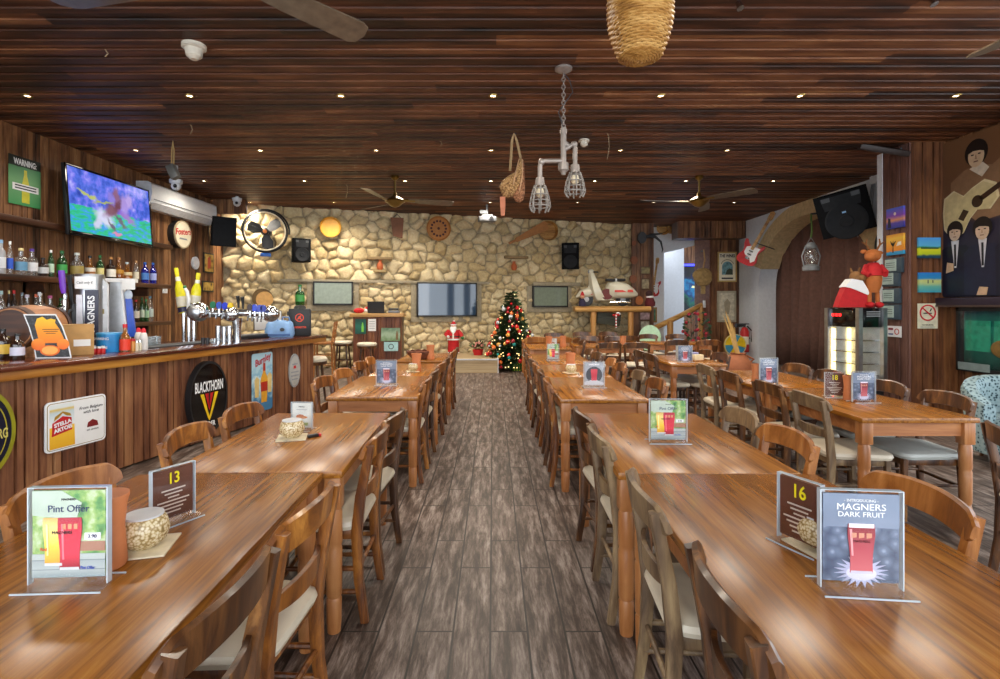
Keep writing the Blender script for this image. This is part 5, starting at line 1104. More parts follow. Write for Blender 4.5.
# brown basket-like fur throw on the chair by the table
# ------------------------------------------------------------------ santa, poinsettia, tree
def santa(p, h):
    e = E('santa_figure', 'standing santa figure in red suit with white beard under the big screen', 'figurine', p, R(0)); s = h
    mb = MB().lathe([(0, 0), (.17 * s, 0), (.18 * s, .05 * s), (.165 * s, .42 * s), (.19 * s, .46 * s), (.18 * s, .56 * s), (.16 * s, .68 * s), (.08 * s, .76 * s), (0, .77 * s)], 24, sy=.7)
    mb.tube([(-.14 * s, 0, .70 * s), (-.235 * s, -.04 * s, .58 * s), (-.16 * s, -.14 * s, .52 * s)], [.06 * s, .065 * s, .05 * s], 12); mb.tube([(.14 * s, 0, .70 * s), (.24 * s, -.04 * s, .58 * s), (.28 * s, -.12 * s, .5 * s)], [.06 * s, .065 * s, .05 * s], 12)
    part('suit', mb, 'santared', e); part('head', MB().ball(0, -.02 * s, .83 * s, .085 * s, .085 * s, .09 * s), 'skin', e)
    mb = MB(); rings = []
    for z, rx, y in ((.60, .015, -.12), (.66, .07, -.12), (.74, .1, -.09), (.80, .1, -.06), (.83, .09, -.05)): rings.append([(rx * s * math.cos(2 * PI * i / 16), (y + .055 * math.sin(2 * PI * i / 16)) * s, z * s) for i in range(16)])
    part('beard', mb.loft(rings), 'white', e); part('nose', MB().ball(0, -.11 * s, .835 * s, .018 * s), 'skin', e)
    part('eyes', MB().ball(-.03 * s, -.098 * s, .855 * s, .01 * s).ball(.03 * s, -.098 * s, .855 * s, .01 * s), 'black', e)
    part('hat', MB().lathe([(.09 * s, .885 * s), (.08 * s, .92 * s), (.045 * s, .97 * s), (0, 1.0 * s)], 18), 'santared', e); part('hat_trim', MB().lathe([(.06 * s, .865 * s), (.1 * s, .87 * s), (.1 * s, .9 * s), (.06 * s, .905 * s)], 18).ball(.02 * s, 0, 1.0 * s, .028 * s), 'white', e)
    part('fur_trim', MB().lathe([(.15 * s, .4 * s), (.2 * s, .41 * s), (.2 * s, .45 * s), (.15 * s, .46 * s)], 24, sy=.72).box(-.022 * s, -.145 * s, .43 * s, .022 * s, -.11 * s, .64 * s, .01 * s).lathe([(.14 * s, 0), (.185 * s, 0), (.185 * s, .035 * s), (.14 * s, .04 * s)], 24, sy=.72), 'white', e)
    part('belt', MB().lathe([(.17 * s, .5 * s), (.186 * s, .5 * s), (.183 * s, .535 * s), (.165 * s, .535 * s)], 24, sy=.71), 'black', e); part('buckle', MB().box(-.03 * s, -.14 * s, .495 * s, .03 * s, -.13 * s, .54 * s), 'gold', e)
    part('mitten', MB().ball(-.15 * s, -.16 * s, .52 * s, .045 * s), 'white', e); part('mitten', MB().ball(.29 * s, -.15 * s, .48 * s, .05 * s), 'green', e); part('boots', MB().ball(-.07 * s, -.1 * s, .02 * s, .07 * s, .08 * s, .035 * s).ball(.07 * s, -.1 * s, .02 * s, .07 * s, .08 * s, .035 * s), 'black', e)
    return e
ps = onz(453.5, 353, .302); santa((ps.x, ps.y, .302), (353 - 321) * ps.y / F)
p = onz(478, 355, .302); e = E('poinsettia_basket', 'small red christmas flower basket on the platform edge', 'plant', p)
part('basket', MB().lathe([(0, 0), (.1, 0), (.14, .14), (.12, .14), (0, .1)], 20), 'santared', e)
mb = MB(); rg = random.Random(4)
for k in range(44):
    a_, el = rg.uniform(0, 2 * PI), rg.uniform(.2, 1.4); l = rg.uniform(.1, .2); d = Vector((math.cos(a_) * math.cos(el), math.sin(a_) * math.cos(el), math.sin(el))); o_ = Vector((0, 0, .16)) + d * .06; s_ = d.orthogonal().normalized() * .035
    mb.add([o_, o_ + d * l * .5 + s_, o_ + d * l, o_ + d * l * .5 - s_], [(0, 1, 2, 3)])
part('leaves', mb, P_('#4a5a34', .6), e)
mb = MB()
for k in range(30):
    a_, el = rg.uniform(0, 2 * PI), rg.uniform(.3, 1.5); mb.ball(.14 * math.cos(a_) * math.cos(el), .14 * math.sin(a_) * math.cos(el), .17 + .14 * math.sin(el), .025, n=8, m=5)
part('flowers', mb, P_('#c8867a', .6), e)
p = onz(512, 369, 0); pt = p
H_ = (369 - 289) * p.y / F; W_ = 62 * p.y / F
e = E('christmas_tree', 'decorated christmas tree with lights standing by the stone wall', 'tree', p)
part('trunk', MB().tube([(0, 0, 0), (0, 0, H_ * .9)], [.05, .015]), 'chair_dark', e)
mb = MB(); rg = random.Random(11)
tiers = 26
def rad(z): return (W_ / 2) * (1 - z) ** .82
for t in range(tiers):
    zf = .08 + .9 * t / tiers; r_ = rad(zf); n = max(6, int(34 * r_ / (W_ / 2)))
    for k in range(n):
        an = 2 * PI * (k + rg.random()) / n; L_ = r_ * rg.uniform(.85, 1.1); z = zf * H_ + rg.uniform(-.03, .03)
        dx, dy = math.cos(an), math.sin(an)
        for q in range(5):
            f0 = .2 + .16 * q; bx_, by_ = dx * L_ * f0, dy * L_ * f0; bz = z - .12 * f0 * L_
            for s_ in (-1, 1, 0):
                a2 = an + s_ * .7; l = .11 * rg.uniform(.8, 1.3); ex, ey = math.cos(a2) * l, math.sin(a2) * l; wx, wy = -math.sin(a2) * .022, math.cos(a2) * .022; up_ = rg.uniform(-.02, .05)
                mb.add([(bx_, by_, bz), (bx_ + ex * .5 + wx, by_ + ey * .5 + wy, bz + up_ * .6), (bx_ + ex, by_ + ey, bz + up_), (bx_ + ex * .5 - wx, by_ + ey * .5 - wy, bz + up_ * .4 - .015)], [(0, 1, 2, 3)])
fo = part('foliage', mb, P_('#35502c', .7, noise=.35), e)
bcols = ['#c01820', '#c01820', '#d02a24', '#d8a048', '#c8ccd0', '#1f8a86', '#8a1420', '#d86a2a']
protos = {}
for k in range(96):
    zf = .06 + .86 * (1 - math.sqrt(rg.random())); an = rg.uniform(-PI, 0) if k % 6 else rg.uniform(0, PI); r_ = rad(zf) * rg.uniform(.93, 1.06); col = rg.choice(bcols); rr = rg.choice((.03, .036, .042, .05))
    if (col, rr) not in protos:
        b_ = part('bauble', MB().ball(0, 0, 0, rr, n=14, m=9).lathe([(0, rr), (rr * .25, rr), (rr * .25, rr * 1.2), (0, rr * 1.22)], 8), P_(col, .18, coat=.5), e, {'#c8ccd0': 'silver bauble', '#1f8a86': 'teal bauble', '#d8a048': 'gold bauble'}.get(col)); protos[(col, rr)] = b_
    else: b_ = link(protos[(col, rr)].copy())
    b_.parent = e; b_.location = (r_ * math.cos(an), r_ * math.sin(an), zf * H_)
mb = MB()
for k in range(170):
    zf = .05 + .9 * (1 - math.sqrt(rg.random())); an = rg.uniform(-PI, PI); r_ = rad(zf) * rg.uniform(.9, 1.05); mb.ball(r_ * math.cos(an), r_ * math.sin(an), zf * H_, .012, n=6, m=4)
fl = part('fairy_lights', mb, P_('#ffd890', .4, emit=2.2), e); fl['kind'] = 'stuff'
part('stand', MB().tube([(-.25, 0, .03), (.25, 0, .03)], .02).tube([(0, -.25, .03), (0, .25, .03)], .02), 'chair_dark', e)
p = onz(516, 368.5, 0); e = E('gift_box', 'green and yellow striped gift box under the christmas tree', 'gift box', (p.x + .02, p.y - .4, 0), R(8))
part('box', MB().box(-.13, -.1, 0, .13, .1, .17, .004), P_('#3f8a2c', .5), e)
for x in (-.09, -.03, .03, .09): part('ribbon', MB().box(x - .014, -.103, 0, x + .014, .103, .174), P_('#b4b832', .5), e)
# ------------------------------------------------------------------ scooter on its log shelf
ysf = 13.55; xL, xR_ = at(577, 0, ysf).x, at(651, 0, ysf).x; zsf = at(0, 307, ysf).z
e = E('log_shelf', 'peeled log shelf on posts carrying the scooter', 'shelf', (xL, ysf, 0)); ws = xR_ - xL
mb = MB()
for k in range(4): mb.tube([(0, .12 + .15 * k, zsf - .05), (ws, .12 + .15 * k, zsf - .05)], .07, 12)
part('deck', mb, 'log', e)
for px in (594, 631.5): part('post', MB().tube([(at(px, 0, ysf).x - xL, .08, 0), (at(px, 0, ysf).x - xL, .08, zsf - .1)], .075, 12), 'logz', e)
part('rail', MB().tube([(-.05, .04, zsf - .06), (ws, .04, zsf - .06)], .075, 12), 'log', e)
sl = at(578, 0, ysf + .3).x; sr = at(634, 0, ysf + .3).x; LS = sr - sl
e = E('scooter', 'white vintage motor scooter with red stripe standing on the log shelf', 'scooter', ((sl + sr) / 2, ysf + .36, zsf + .02)); k_ = LS / 1.62
def S(*p): return tuple(q * k_ for q in p)
for nm, x, f_ in (('front_wheel', -.56, 1), ('rear_wheel', .5, 1)):
    mb = MB(); mb.M = Matrix.Translation(S(x, 0, .2)) @ Matrix.Rotation(PI / 2, 4, 'X'); wh = part(nm, mb.lathe([(.1 * k_, -.045 * k_), (.19 * k_, -.045 * k_), (.2 * k_, 0), (.19 * k_, .045 * k_), (.1 * k_, .045 * k_)], 28), 'black', e)
    mb = MB(); mb.M = Matrix.Translation(S(x, 0, .2)) @ Matrix.Rotation(PI / 2, 4, 'X'); part('hub', mb.lathe([(0, -.055 * k_), (.06 * k_, -.055 * k_), (.105 * k_, -.03 * k_), (.105 * k_, .03 * k_), (.06 * k_, .055 * k_), (0, .055 * k_)], 20), 'lgrey', wh)
cr = P_('#dcd8c2', .3, coat=.5, noise=.03)
mb = MB(); rings = []
for x, hw, z0, z1 in ((-.86, .03, .24, .3), (-.76, .1, .24, .44), (-.58, .13, .25, .53), (-.42, .12, .26, .54), (-.30, .05, .3, .5)): rings.append([S(x, hw * math.cos(2 * PI * i / 14), (z0 + z1) / 2 + (z1 - z0) / 2 * math.sin(2 * PI * i / 14)) for i in range(14)])
part('front_fender', mb.loft(rings), cr, e)
part('leg_shield', MB().loft([[S(x0, -w, z), S(x0 - .05, -w * .5, z), S(x0 - .06, 0, z), S(x0 - .05, w * .5, z), S(x0, w, z), S(x1, w, z), S(x1, 0, z), S(x1, -w, z)] for x0, x1, w, z in ((-.26, .0, .16, .17), (-.34, -.1, .22, .3), (-.40, -.2, .23, .5), (-.43, -.27, .19, .7), (-.44, -.32, .12, .86), (-.43, -.35, .06, .96))]), cr, e)
part('floorboard', MB().box(*S(-.16, -.2, .17), *S(.2, .2, .21), .01), cr, e)
rings = []
for x, hw, z0, z1 in ((.0, .1, .26, .6), (.08, .22, .24, .70), (.3, .3, .22, .73), (.55, .31, .22, .68), (.74, .26, .24, .56), (.9, .12, .28, .40)): rings.append([S(x, hw * math.copysign(abs(math.cos(2 * PI * i / 20)) ** .7, math.cos(2 * PI * i / 20)), (z0 + z1) / 2 + (z1 - z0) / 2 * math.copysign(abs(math.sin(2 * PI * i / 20)) ** .7, math.sin(2 * PI * i / 20))) for i in range(20)])
part('rear_cowl', MB().loft(rings), cr, e)
part('red_stripe', MB().prism([S(.2, .40), S(.74, .40), S(.7, .47), S(.2, .46)], -.305 * k_, -.285 * k_), P_('#d8402a', .35), e); part('front_stripe', MB().prism([S(-.5, .33), S(-.36, .33), S(-.36, .37), S(-.5, .37)], -.11 * k_, -.085 * k_), P_('#d8402a', .35), e)
part('saddle', MB().box(*S(-.0, -.13, .72), *S(.56, .13, .80), .03), 'black', e); part('seat_strap', MB().box(*S(.26, -.135, .715), *S(.3, .135, .81), .005), 'lgrey', e)
part('steering_column', MB().tube([S(-.55, 0, .3), S(-.36, 0, .96)], [.03, .035]), cr, e); part('headlight', MB().ball(*S(-.42, 0, 1.0), .085 * k_, .075 * k_, .08 * k_), cr, e); part('lens', MB().ball(*S(-.475, 0, 1.0), .04 * k_, .055 * k_, .055 * k_), 'glassw', e)
part('handlebar', MB().tube([S(-.28, -.3, .97), S(-.36, 0, 1.0), S(-.28, .3, .97)], .018), 'dkgrey', e); part('exhaust', MB().tube([S(.1, -.12, .12), S(.7, -.14, .12)], .03), 'steel', e); part('tail_light', MB().ball(*S(.8, 0, .5), .03, .05, .035), 'red', e)
part('spare_wheel', MB().disc(.0, .34 * k_, .16 * k_, .16 * k_, -.2 * k_, -.12 * k_, 24), P_('#6a2420', .5), e)
# things around the scooter
q = at(583, 300, ysf); e = E('christmas_doll', 'small dark christmas doll sitting by the scooter front wheel', 'doll', (q.x, ysf + .1, zsf + .02)); part('body', MB().lathe([(0, 0), (.1, 0), (.09, .12), (.04, .2), (0, .2)], 16), P_('#2a2440', .8), e); part('head', MB().ball(0, 0, .25, .06), 'skin', e); part('hat', MB().lathe([(.06, .28), (.03, .36), (0, .4)], 14), 'santared', e)
q = at(616, 318, ysf - .05); e = E('candy_cane', 'striped candy cane hung from the log shelf', 'decoration', (q.x, ysf - .06, zsf - .12)); pts = [(0, 0, -.42 + .04 * k) for k in range(9)] + [(.05 - .05 * math.cos(R(30 * k)), 0, -.08 + .05 * math.sin(R(30 * k))) for k in range(7)]
part('cane', MB().tube(pts, .02, 10), 'white', e); mb = MB()
for k in range(5): mb.tube([(0, 0, -.4 + .08 * k), (0, 0, -.365 + .08 * k)], .0215, 10)
part('red_stripes', mb, 'red', e); part('bow', MB().ball(-.05, 0, -.09, .05, .02, .03, 10, 6).ball(.05, 0, -.09, .05, .02, .03, 10, 6), 'red', e)
q = at(608, 318.5, ysf + .35); e = E('music_case', 'dark flat case slung under the log shelf', 'case', (q.x, ysf + .3, q.z), R(4)); e.rotation_euler = (0, R(8), 0)
part('case', MB().box(-.32, -.06, -.17, .32, .06, .17, .03), P_('#4a4a3a', .6), e); part('trim', MB().box(-.325, -.065, -.01, .325, .065, .0), 'black', e); part('hanger', MB().tube([(-.2, 0, .15), (-.22, 0, zsf - .12 - q.z + .03)], .008).tube([(.2, 0, .15), (.24, 0, zsf - .12 - q.z - .0)], .008), 'black', e)
for k, (px, py, w_, h_, mt, lab) in enumerate(((645.5, 270.5, 11, 8, '#8a7c50', 'small landscape picture on the boarded post, above another'), (645.5, 284, 9, 12, '#9a8a68', 'small portrait picture on the boarded post, below another'), (645, 316, 12, 9, '#a88a8a', 'pale pink plaque on the boarded post below the log shelf'), (645, 326, 11, 12, '#b0a890', 'cream round-topped plaque on the boarded post behind the mint chair'))):
    q = at(px, py, 14.55); w_ *= 14.55 / F; h_ *= 14.55 / F; e = E('framed_picture', lab, 'picture', (q.x, 14.565, q.z)); part('frame', MB().box(-w_ / 2, -.02, -h_ / 2, w_ / 2, .0, h_ / 2, .004), P_('#5a3a1c', .5), e); part('picture', MB().box(-w_ * .38, -.023, -h_ * .38, w_ * .38, -.02, h_ * .38), P_(mt, .5, noise=.5), e)
for k, (px, py, r) in enumerate(((634.5, 260, 3.6), (633.5, 279, 3.6), (639, 300.5, 3.8), (634.5, 243, 2.2))):
    q = at(px, py, 14.5); r *= 14.5 / F; one('wood_slice', MB().disc(0, 0, r, r * 1.15, -.04, .0, 24).disc(0, 0, r * .85, r, -.045, -.04, 24), P_('#8a4e2a' if k != 2 else '#c07038', .6), 'round slice of wood on the boarded post, %s from the ceiling' % ORD[(1, 2, 3, 0)[k]], 'decoration', (q.x, 14.57 if k != 2 else 14.5, q.z), 0, 'wood slices on the boarded post')
q = at(650, 238, 14.4); e = E('horn_trophy', 'dark animal horn trophy on the boarded post by the stair', 'trophy', (q.x, 14.5, q.z)); part('plate', MB().disc(-.2, .02, .12, .16, -.06, .05, 20), 'dkgrey', e); part('horn', MB().tube([(-.1, -.05, .05), (.15, -.1, .03), (.3, -.1, -.1), (.36, -.08, -.32), (.34, -.06, -.4)], [.05, .04, .03, .02, .008]), 'dkgrey', e); part('horn', MB().tube([(-.1, -.05, .03), (.1, -.08, .1), (.35, -.1, .12)], [.045, .035, .012]), 'dkgrey', e)
for k, px in enumerate((664.5, 674)):
    q = at(px, 227.5, 15.0); mb = MB(); mb.M = Matrix.Rotation(PI / 2, 4, 'X'); one('cane_basket', mb.lathe([(0, -.05), (.15, -.05), (.2 - .05 * k, .12), (.16 - .05 * k, .14), (.12, .0), (0, .0)], 24), 'wicker', ['cane basket high on the white wall beside the horns', 'cane basket high on the white wall by the box beam'][k], 'basket', (q.x, 15.2, q.z), 0, 'baskets over the stair')
# ------------------------------------------------------------------ guitars, right-hand wall pieces
def guitar(name_label, loc, L_, rz, tilt):
    e = E('electric_guitar', name_label, 'guitar', loc, rz); e.rotation_euler = (0, tilt, rz); s = L_
    body = [(0, .0), (.07, .0), (.14, .03), (.17, .1), (.15, .17), (.125, .22), (.135, .28), (.17, .34), (.175, .4), (.15, .41), (.11, .36), (.05, .34), (-.05, .34), (-.1, .37), (-.15, .43), (-.18, .42), (-.17, .34), (-.135, .27), (-.13, .21), (-.16, .15), (-.175, .08), (-.14, .02), (-.07, .0)]
    part('body', MB().prism([(x * s, (z - .2) * s) for x, z in body], -.03 * s, .012 * s), P_('#b5141c', .4), e)
    part('pick_guard', MB().prism([(x * s, (z - .2) * s) for x, z in [(-.03, .34), (.06, .34), (.12, .34), (.11, .26), (.13, .12), (.08, .06), (.03, .14), (-.06, .16), (-.1, .2), (-.1, .3)]], -.036 * s, -.03 * s), 'white', e)
    part('neck', MB().prism([(x * s, (z - .2) * s) for x, z in [(-.026, .28), (.026, .28), (.021, .82), (-.021, .82)]], -.046 * s, -.02 * s), 'log', e); part('headstock', MB().prism([(x * s, (z - .2) * s) for x, z in [(-.021, .82), (.021, .82), (.05, .87), (.045, .98), (.01, 1.0), (-.035, .97), (-.03, .86)]], -.036 * s, -.016 * s), 'log', e)
    part('bridge', MB().box(-.035 * s, -.045 * s, -.1 * s, .035 * s, -.036 * s, -.06 * s), 'steel', e); part('pickups', MB().box(-.035 * s, -.042 * s, -.02 * s, .035 * s, -.036 * s, .0).box(-.035 * s, -.042 * s, .04 * s, .035 * s, -.036 * s, .06 * s), 'black', e)
    part('strings', MB().box(-.014 * s, -.05 * s, -.08 * s, -.012 * s, -.047 * s, .72 * s).box(.0, -.05 * s, -.08 * s, .002 * s, -.047 * s, .72 * s).box(.012 * s, -.05 * s, -.08 * s, .014 * s, -.047 * s, .72 * s), 'steel', e)
    return e
gt = guitar('red and white electric guitar hung slanting beside the arch', at(750, 254, 13.0), 1.42, R(-38), R(28))
part('wall_hook', MB().tube([(0, .02, .3), (.38, .32, .33)], .012), 'dkgrey', gt)
q = at(657, 288, 14.9); guitar('small dark red guitar on the white wall by the horn trophy', (q.x, 15.28, q.z), 1.15, 0, R(8))
q = at(654, 315, 14.8); e = E('framed_picture', 'small upright green framed picture beside the log shelf end', 'picture', (q.x + .02, 15.0, q.z), R(-10)); part('frame', MB().box(-.12, -.03, -.22, .12, .0, .22, .006), P_('#8a6a30', .5), e); part('picture', MB().box(-.08, -.034, -.17, .08, -.03, .17), P_('#3a6a4a', .5, noise=.5), e)
q = at(645, 297, 14.3); e = E('christmas_plush', 'dark red christmas plush figure on the log shelf end', 'toy', (q.x, ysf + .3, zsf + .02)); part('body', MB().lathe([(0, 0), (.13, 0), (.14, .1), (.08, .24), (0, .26)], 18), P_('#5a1a20', .9), e); part('head', MB().ball(-.03, -.02, .33, .09), P_('#3a2020', .9), e); part('scarf', MB().lathe([(.07, .22), (.1, .23), (.1, .27), (.07, .28)], 16), 'white', e)
# posters on the boarded column
yc = 14.6
def cflat(name, label, cat, x0_, y0_, x1_, y1_, frame, mat, f=.05):
    a_, b_ = at(x0_, y0_, yc), at(x1_, y1_, yc); w_, h_ = b_.x - a_.x, a_.z - b_.z
    q = E(name, label, cat, ((a_.x + b_.x) / 2, yc - .03, (a_.z + b_.z) / 2)); part('frame', MB().box(-w_ / 2, -.02, -h_ / 2, w_ / 2, .02, h_ / 2, .005), frame, q); part('sheet', MB().box(-w_ / 2 + f, -.024, -h_ / 2 + f, w_ / 2 - f, -.02, h_ / 2 - f), mat, q)
    return q, w_, h_
q, w_, h_ = cflat('bar_poster', 'cream poster with capitals and an arched picture on the column', 'poster', 717, 252, 736, 282, P_('#c0a05a', .4), 'cream', .04)
text('THE WINES', .115, 'ink', q, 0, h_ * .36, -.026, sx=.72, bold=.004); flat('arched_picture', [(-.15, -.22)] + [(.15, -.22)] + arcpts(.15, 0, 180, 12, 0, .0), P_('#6f9aa0', .5, noise=.5), q, -.026); flat('picture_ground', [(-.06, -.22), (.15, -.22), (.15, -.08), (.06, -.04), (-.02, -.1)], P_('#3a4434', .5), q, -.0275)
flat('caption', [(-.16, -.34), (.16, -.34), (.16, -.30), (-.16, -.30)], 'ink', q, -.026); flat('arch_line', arcpts(.19, 20, 160, 12, 0, .02) + arcpts(.175, 160, 20, 12, 0, .02), P_('#7a6a40', .5), q, -.026)
q, w_, h_ = cflat('framed_print', 'pale framed sketch under the cream poster on the column', 'picture', 716.5, 291, 735.5, 322, P_('#a8a08a', .5), P_('#c4bca6', .5, noise=.3), .06)
flat('sketch_mark', [(-.05, -.2), (.06, -.22), (.1, .1), (.02, .22), (-.08, .12)], P_('#9a8e76', .6), q, -.026)
q = at(707, 304, 14.55); e = E('wall_switch', 'white double light switch on the column side', 'switch', (q.x, 14.75, q.z), R(25)); part('plate', MB().box(-.05, -.05, -.1, .05, -.0, .1, .004), 'white', e); part('rocker', MB().box(-.025, -.058, -.05, .025, -.05, .05, .003), 'lgrey', e)
# straw hat bag hanging on the column side
q = at(703, 276, 14.5); e = E('straw_bag', 'woven straw bag hanging on the boarded column', 'bag', (q.x, 14.5, q.z)); part('hook', MB().tube([(.1, .2, .72), (.1, .5, .74)], .02), 'dkgrey', e); part('pouch', MB().lathe([(0, -.28), (.14, -.26), (.25, -.12), (.24, .08), (.15, .2), (.08, .22), (0, .2)], 22, sy=.6), P_('#a88a58', .8, noise=.3), e); part('cord', MB().tube([(0, 0, .2), (.05, 0, .45), (.1, .2, .75)], .02), 'cork', e); part('flap', MB().ball(-.17, -.05, .02, .14, .1, .14), P_('#b99a62', .8), e); part('tail', MB().box(-.06, -.04, -.5, .06, .04, -.24, .02), P_('#a88a58', .8), e)
# hand rail with its post, garland and glowing tank beyond
a_, b_ = at(653, 329, 14.35), at(704, 304, 14.9)
e = E('stair_rail', 'peeled log hand rail climbing to the column', 'hand rail', a_); d = b_ - a_; part('rail', MB().tube([(0, 0, 0), d], .075, 12), 'log', e)
q = at(669.5, 321, 14.5); part('post', MB().tube([(q.x - a_.x, .1, -a_.z), (q.x - a_.x, .1, q.z - a_.z)], .085, 12), 'logz', e); q = at(700, 306, 14.9); part('post', MB().tube([(q.x - a_.x, .5, -a_.z), (q.x - a_.x, .5, q.z - a_.z)], .085, 12), 'logz', e)
a_, b_ = at(684, 264, 16.9), at(712, 311, 16.9); w_, h_ = b_.x - a_.x, a_.z - b_.z
e = E('lit_mural', 'glowing blue night scene panel through the stair opening', 'panel', ((a_.x + b_.x) / 2, 16.95, (a_.z + b_.z) / 2)); part('panel', MB().box(-w_ / 2, 0, -h_ / 2, w_ / 2, .05, h_ / 2), grad('night_print', [(.1, '#05121a'), (.3, '#0c4a3c'), (.42, '#0a2050'), (.55, '#10608a'), (.68, '#061030'), (.85, '#04060c')], 2, -h_ / 2, h_ / 2, 1.1, 3.2, emit=.7), e)
part('light_strip', MB().box(-w_ / 2, -.03, h_ / 2 - .06, w_ / 2, .0, h_ / 2), P_('#3038ff', .4, emit=3.0), e); flat('moon', [(-.2, -.0), (-.08, -.02), (-.06, .05), (-.16, .06)], P_('#c8c890', .4, emit=.6), e, -.004)
p = onz(697, 374, 0); p = at(697, 350, 13.9); e = E('garland_plant', 'red flowered christmas garland by the stair post', 'plant', (p.x, 13.9, 0)); rg = random.Random(9); mb = MB(); mf = MB()
for k in range(150):
    a_ = rg.uniform(0, 2 * PI); z = rg.uniform(.5, 1.32); r_ = .3 * (1 - ((z - .85) / .62) ** 2) + .03; x, y = r_ * math.cos(a_), r_ * math.sin(a_); l = .1; d = Vector((math.cos(a_), math.sin(a_), rg.uniform(-.4, .6))).normalized(); s_ = d.orthogonal().normalized() * .04; o_ = Vector((x, y, z)) - d * .04
    mb.add([o_, o_ + d * l * .5 + s_, o_ + d * l, o_ + d * l * .5 - s_], [(0, 1, 2, 3)])
    if k % 6 == 0: mf.ball(x * 1.08, y * 1.08, z, .045, n=8, m=5)
part('leaves', mb, P_('#2c4a2c', .6), e); part('flowers', mf, P_('#b8283a', .6), e); part('pot', MB().lathe([(0, 0), (.16, 0), (.22, .4), (.2, .5), (0, .5)], 20), P_('#4a3024', .7), e)
# urn with pampas, painted shield, extinguisher
p = at(738, 371, 9.9); e = E('clay_urn', 'terracotta urn holding tall dry pampas stems', 'urn', (p.x, 9.9, 0)); zt = at(0, 353, 9.9).z
part('urn_body', MB().lathe([(0, 0), (.2, 0), (.27, .2), (.26, .4), (.17, zt - .08), (.13, zt - .02), (.15, zt), (.12, zt), (.1, zt - .04), (0, zt - .05)], 28), P_('#a0603e', .75), e)
part('handles', MB().tube([(.2, 0, zt - .2), (.3, 0, zt - .12), (.16, 0, zt - .05)], .02).tube([(-.2, 0, zt - .2), (-.3, 0, zt - .12), (-.16, 0, zt - .05)], .02), P_('#a0603e', .75), e)
for k in range(6):
    x = -.02 + .014 * k; tx_ = at(724 + 2.2 * k, 0, 9.9).x - p.x; zt2 = at(0, 311 + 4 * abs(k - 1), 9.9).z
    part('pampas_stem', MB().tube([(x, 0, zt - .1), (x * .5 + tx_ * .5, .02 * k, (zt + zt2) / 2), (tx_, .02, zt2)], [.01, .02, .004]), P_('#cfa866', .8), e)
p = at(735, 345, 13.6); r_ = 11 * 13.6 / F; e = E('painted_shield', 'round shield painted in yellow and blue quarters by the column', 'shield', (p.x, 13.6, p.z), 0); part('board', MB().disc(0, 0, r_, r_, -.02, .02, 40), 'yellow', e); part('rim', ring(r_, r_ * .93, 40, y0=-.026, y1=-.02), P_('#cfc8a0', .6), e)
for a0 in (60, 180, 290): part('blue_quarter', MB().prism([(0, 0)] + arcpts(r_ * .92, a0, a0 + 55, 10), -.025, -.02), P_('#3f94b8', .5), e)
part('hand_grip', MB().box(-.03, .02, -p.z, .03, .06, .1), 'chair_dark', e)
p = at(744.5, 339, 13.95); h_ = 26 * 13.95 / F; e = E('fire_extinguisher', 'red fire extinguisher on the white wall beside the arch', 'fire extinguisher', (6.75, p.y + .0, p.z - h_ / 2)); e.location.x = p.x
part('cylinder', MB().lathe([(0, 0), (.1, 0), (.11, .02), (.11, h_ * .78), (.07, h_ * .92), (.03, h_ * .96), (0, h_ * .96)], 22), 'red', e); part('valve', MB().lathe([(0, h_ * .94), (.03, h_ * .94), (.03, h_ * 1.06), (0, h_ * 1.06)], 12).box(-.16, -.02, h_ * 1.06, .12, .02, h_ * 1.1, .006), 'dkgrey', e); part('hose', MB().tube([(.05, -.05, h_), (.17, -.07, h_ * .8), (.15, -.08, h_ * .4)], .018), 'black', e); part('horn', MB().tube([(-.06, -.03, h_ * 1.02), (-.26, -.05, h_ * 1.02)], [.03, .06]), 'black', e); part('paper_label', MB().lathe([(.112, h_ * .3), (.112, h_ * .6)], 22), 'cream', e); part('wall_bracket', MB().box(.0, .0, h_ * .5, 6.9 - p.x, .04, h_ * .56), 'dkgrey', e)
# storm lantern hung in the arch
p = at(811, 256, 10.7); e = E('storm_lantern', 'clear storm lantern hung on a green cord in the arch', 'lantern', p)
part('base', MB().lathe([(0, -.3), (.15, -.3), (.16, -.22), (.1, -.18), (0, -.18)], 22), 'grey', e); part('glass_chimney', MB().lathe([(.08, -.18), (.13, -.06), (.11, .1), (.08, .16)], 22), 'glass', e); part('cap', MB().lathe([(.1, .16), (.11, .2), (.06, .27), (0, .29)], 20), 'grey', e)
part('frame', MB().tube([(-.14, 0, -.24), (-.19, 0, 0), (-.1, 0, .22)], .014).tube([(.14, 0, -.24), (.19, 0, 0), (.1, 0, .22)], .014).tube([(-.09, 0, .24), (0, 0, .38), (.09, 0, .24)], .008), 'grey', e); zc_ = at(0, 214, 10.7).z - p.z; part('cord', MB().tube([(0, 0, .38), (.02, 0, zc_ * .6), (.0, 0, zc_)], .018), P_('#5a7a3a', .7), e); part('bracket', MB().tube([(0, 0, zc_), (6.9 - p.x + .1, 0, zc_ + .05)], .02), 'dkgrey', e)
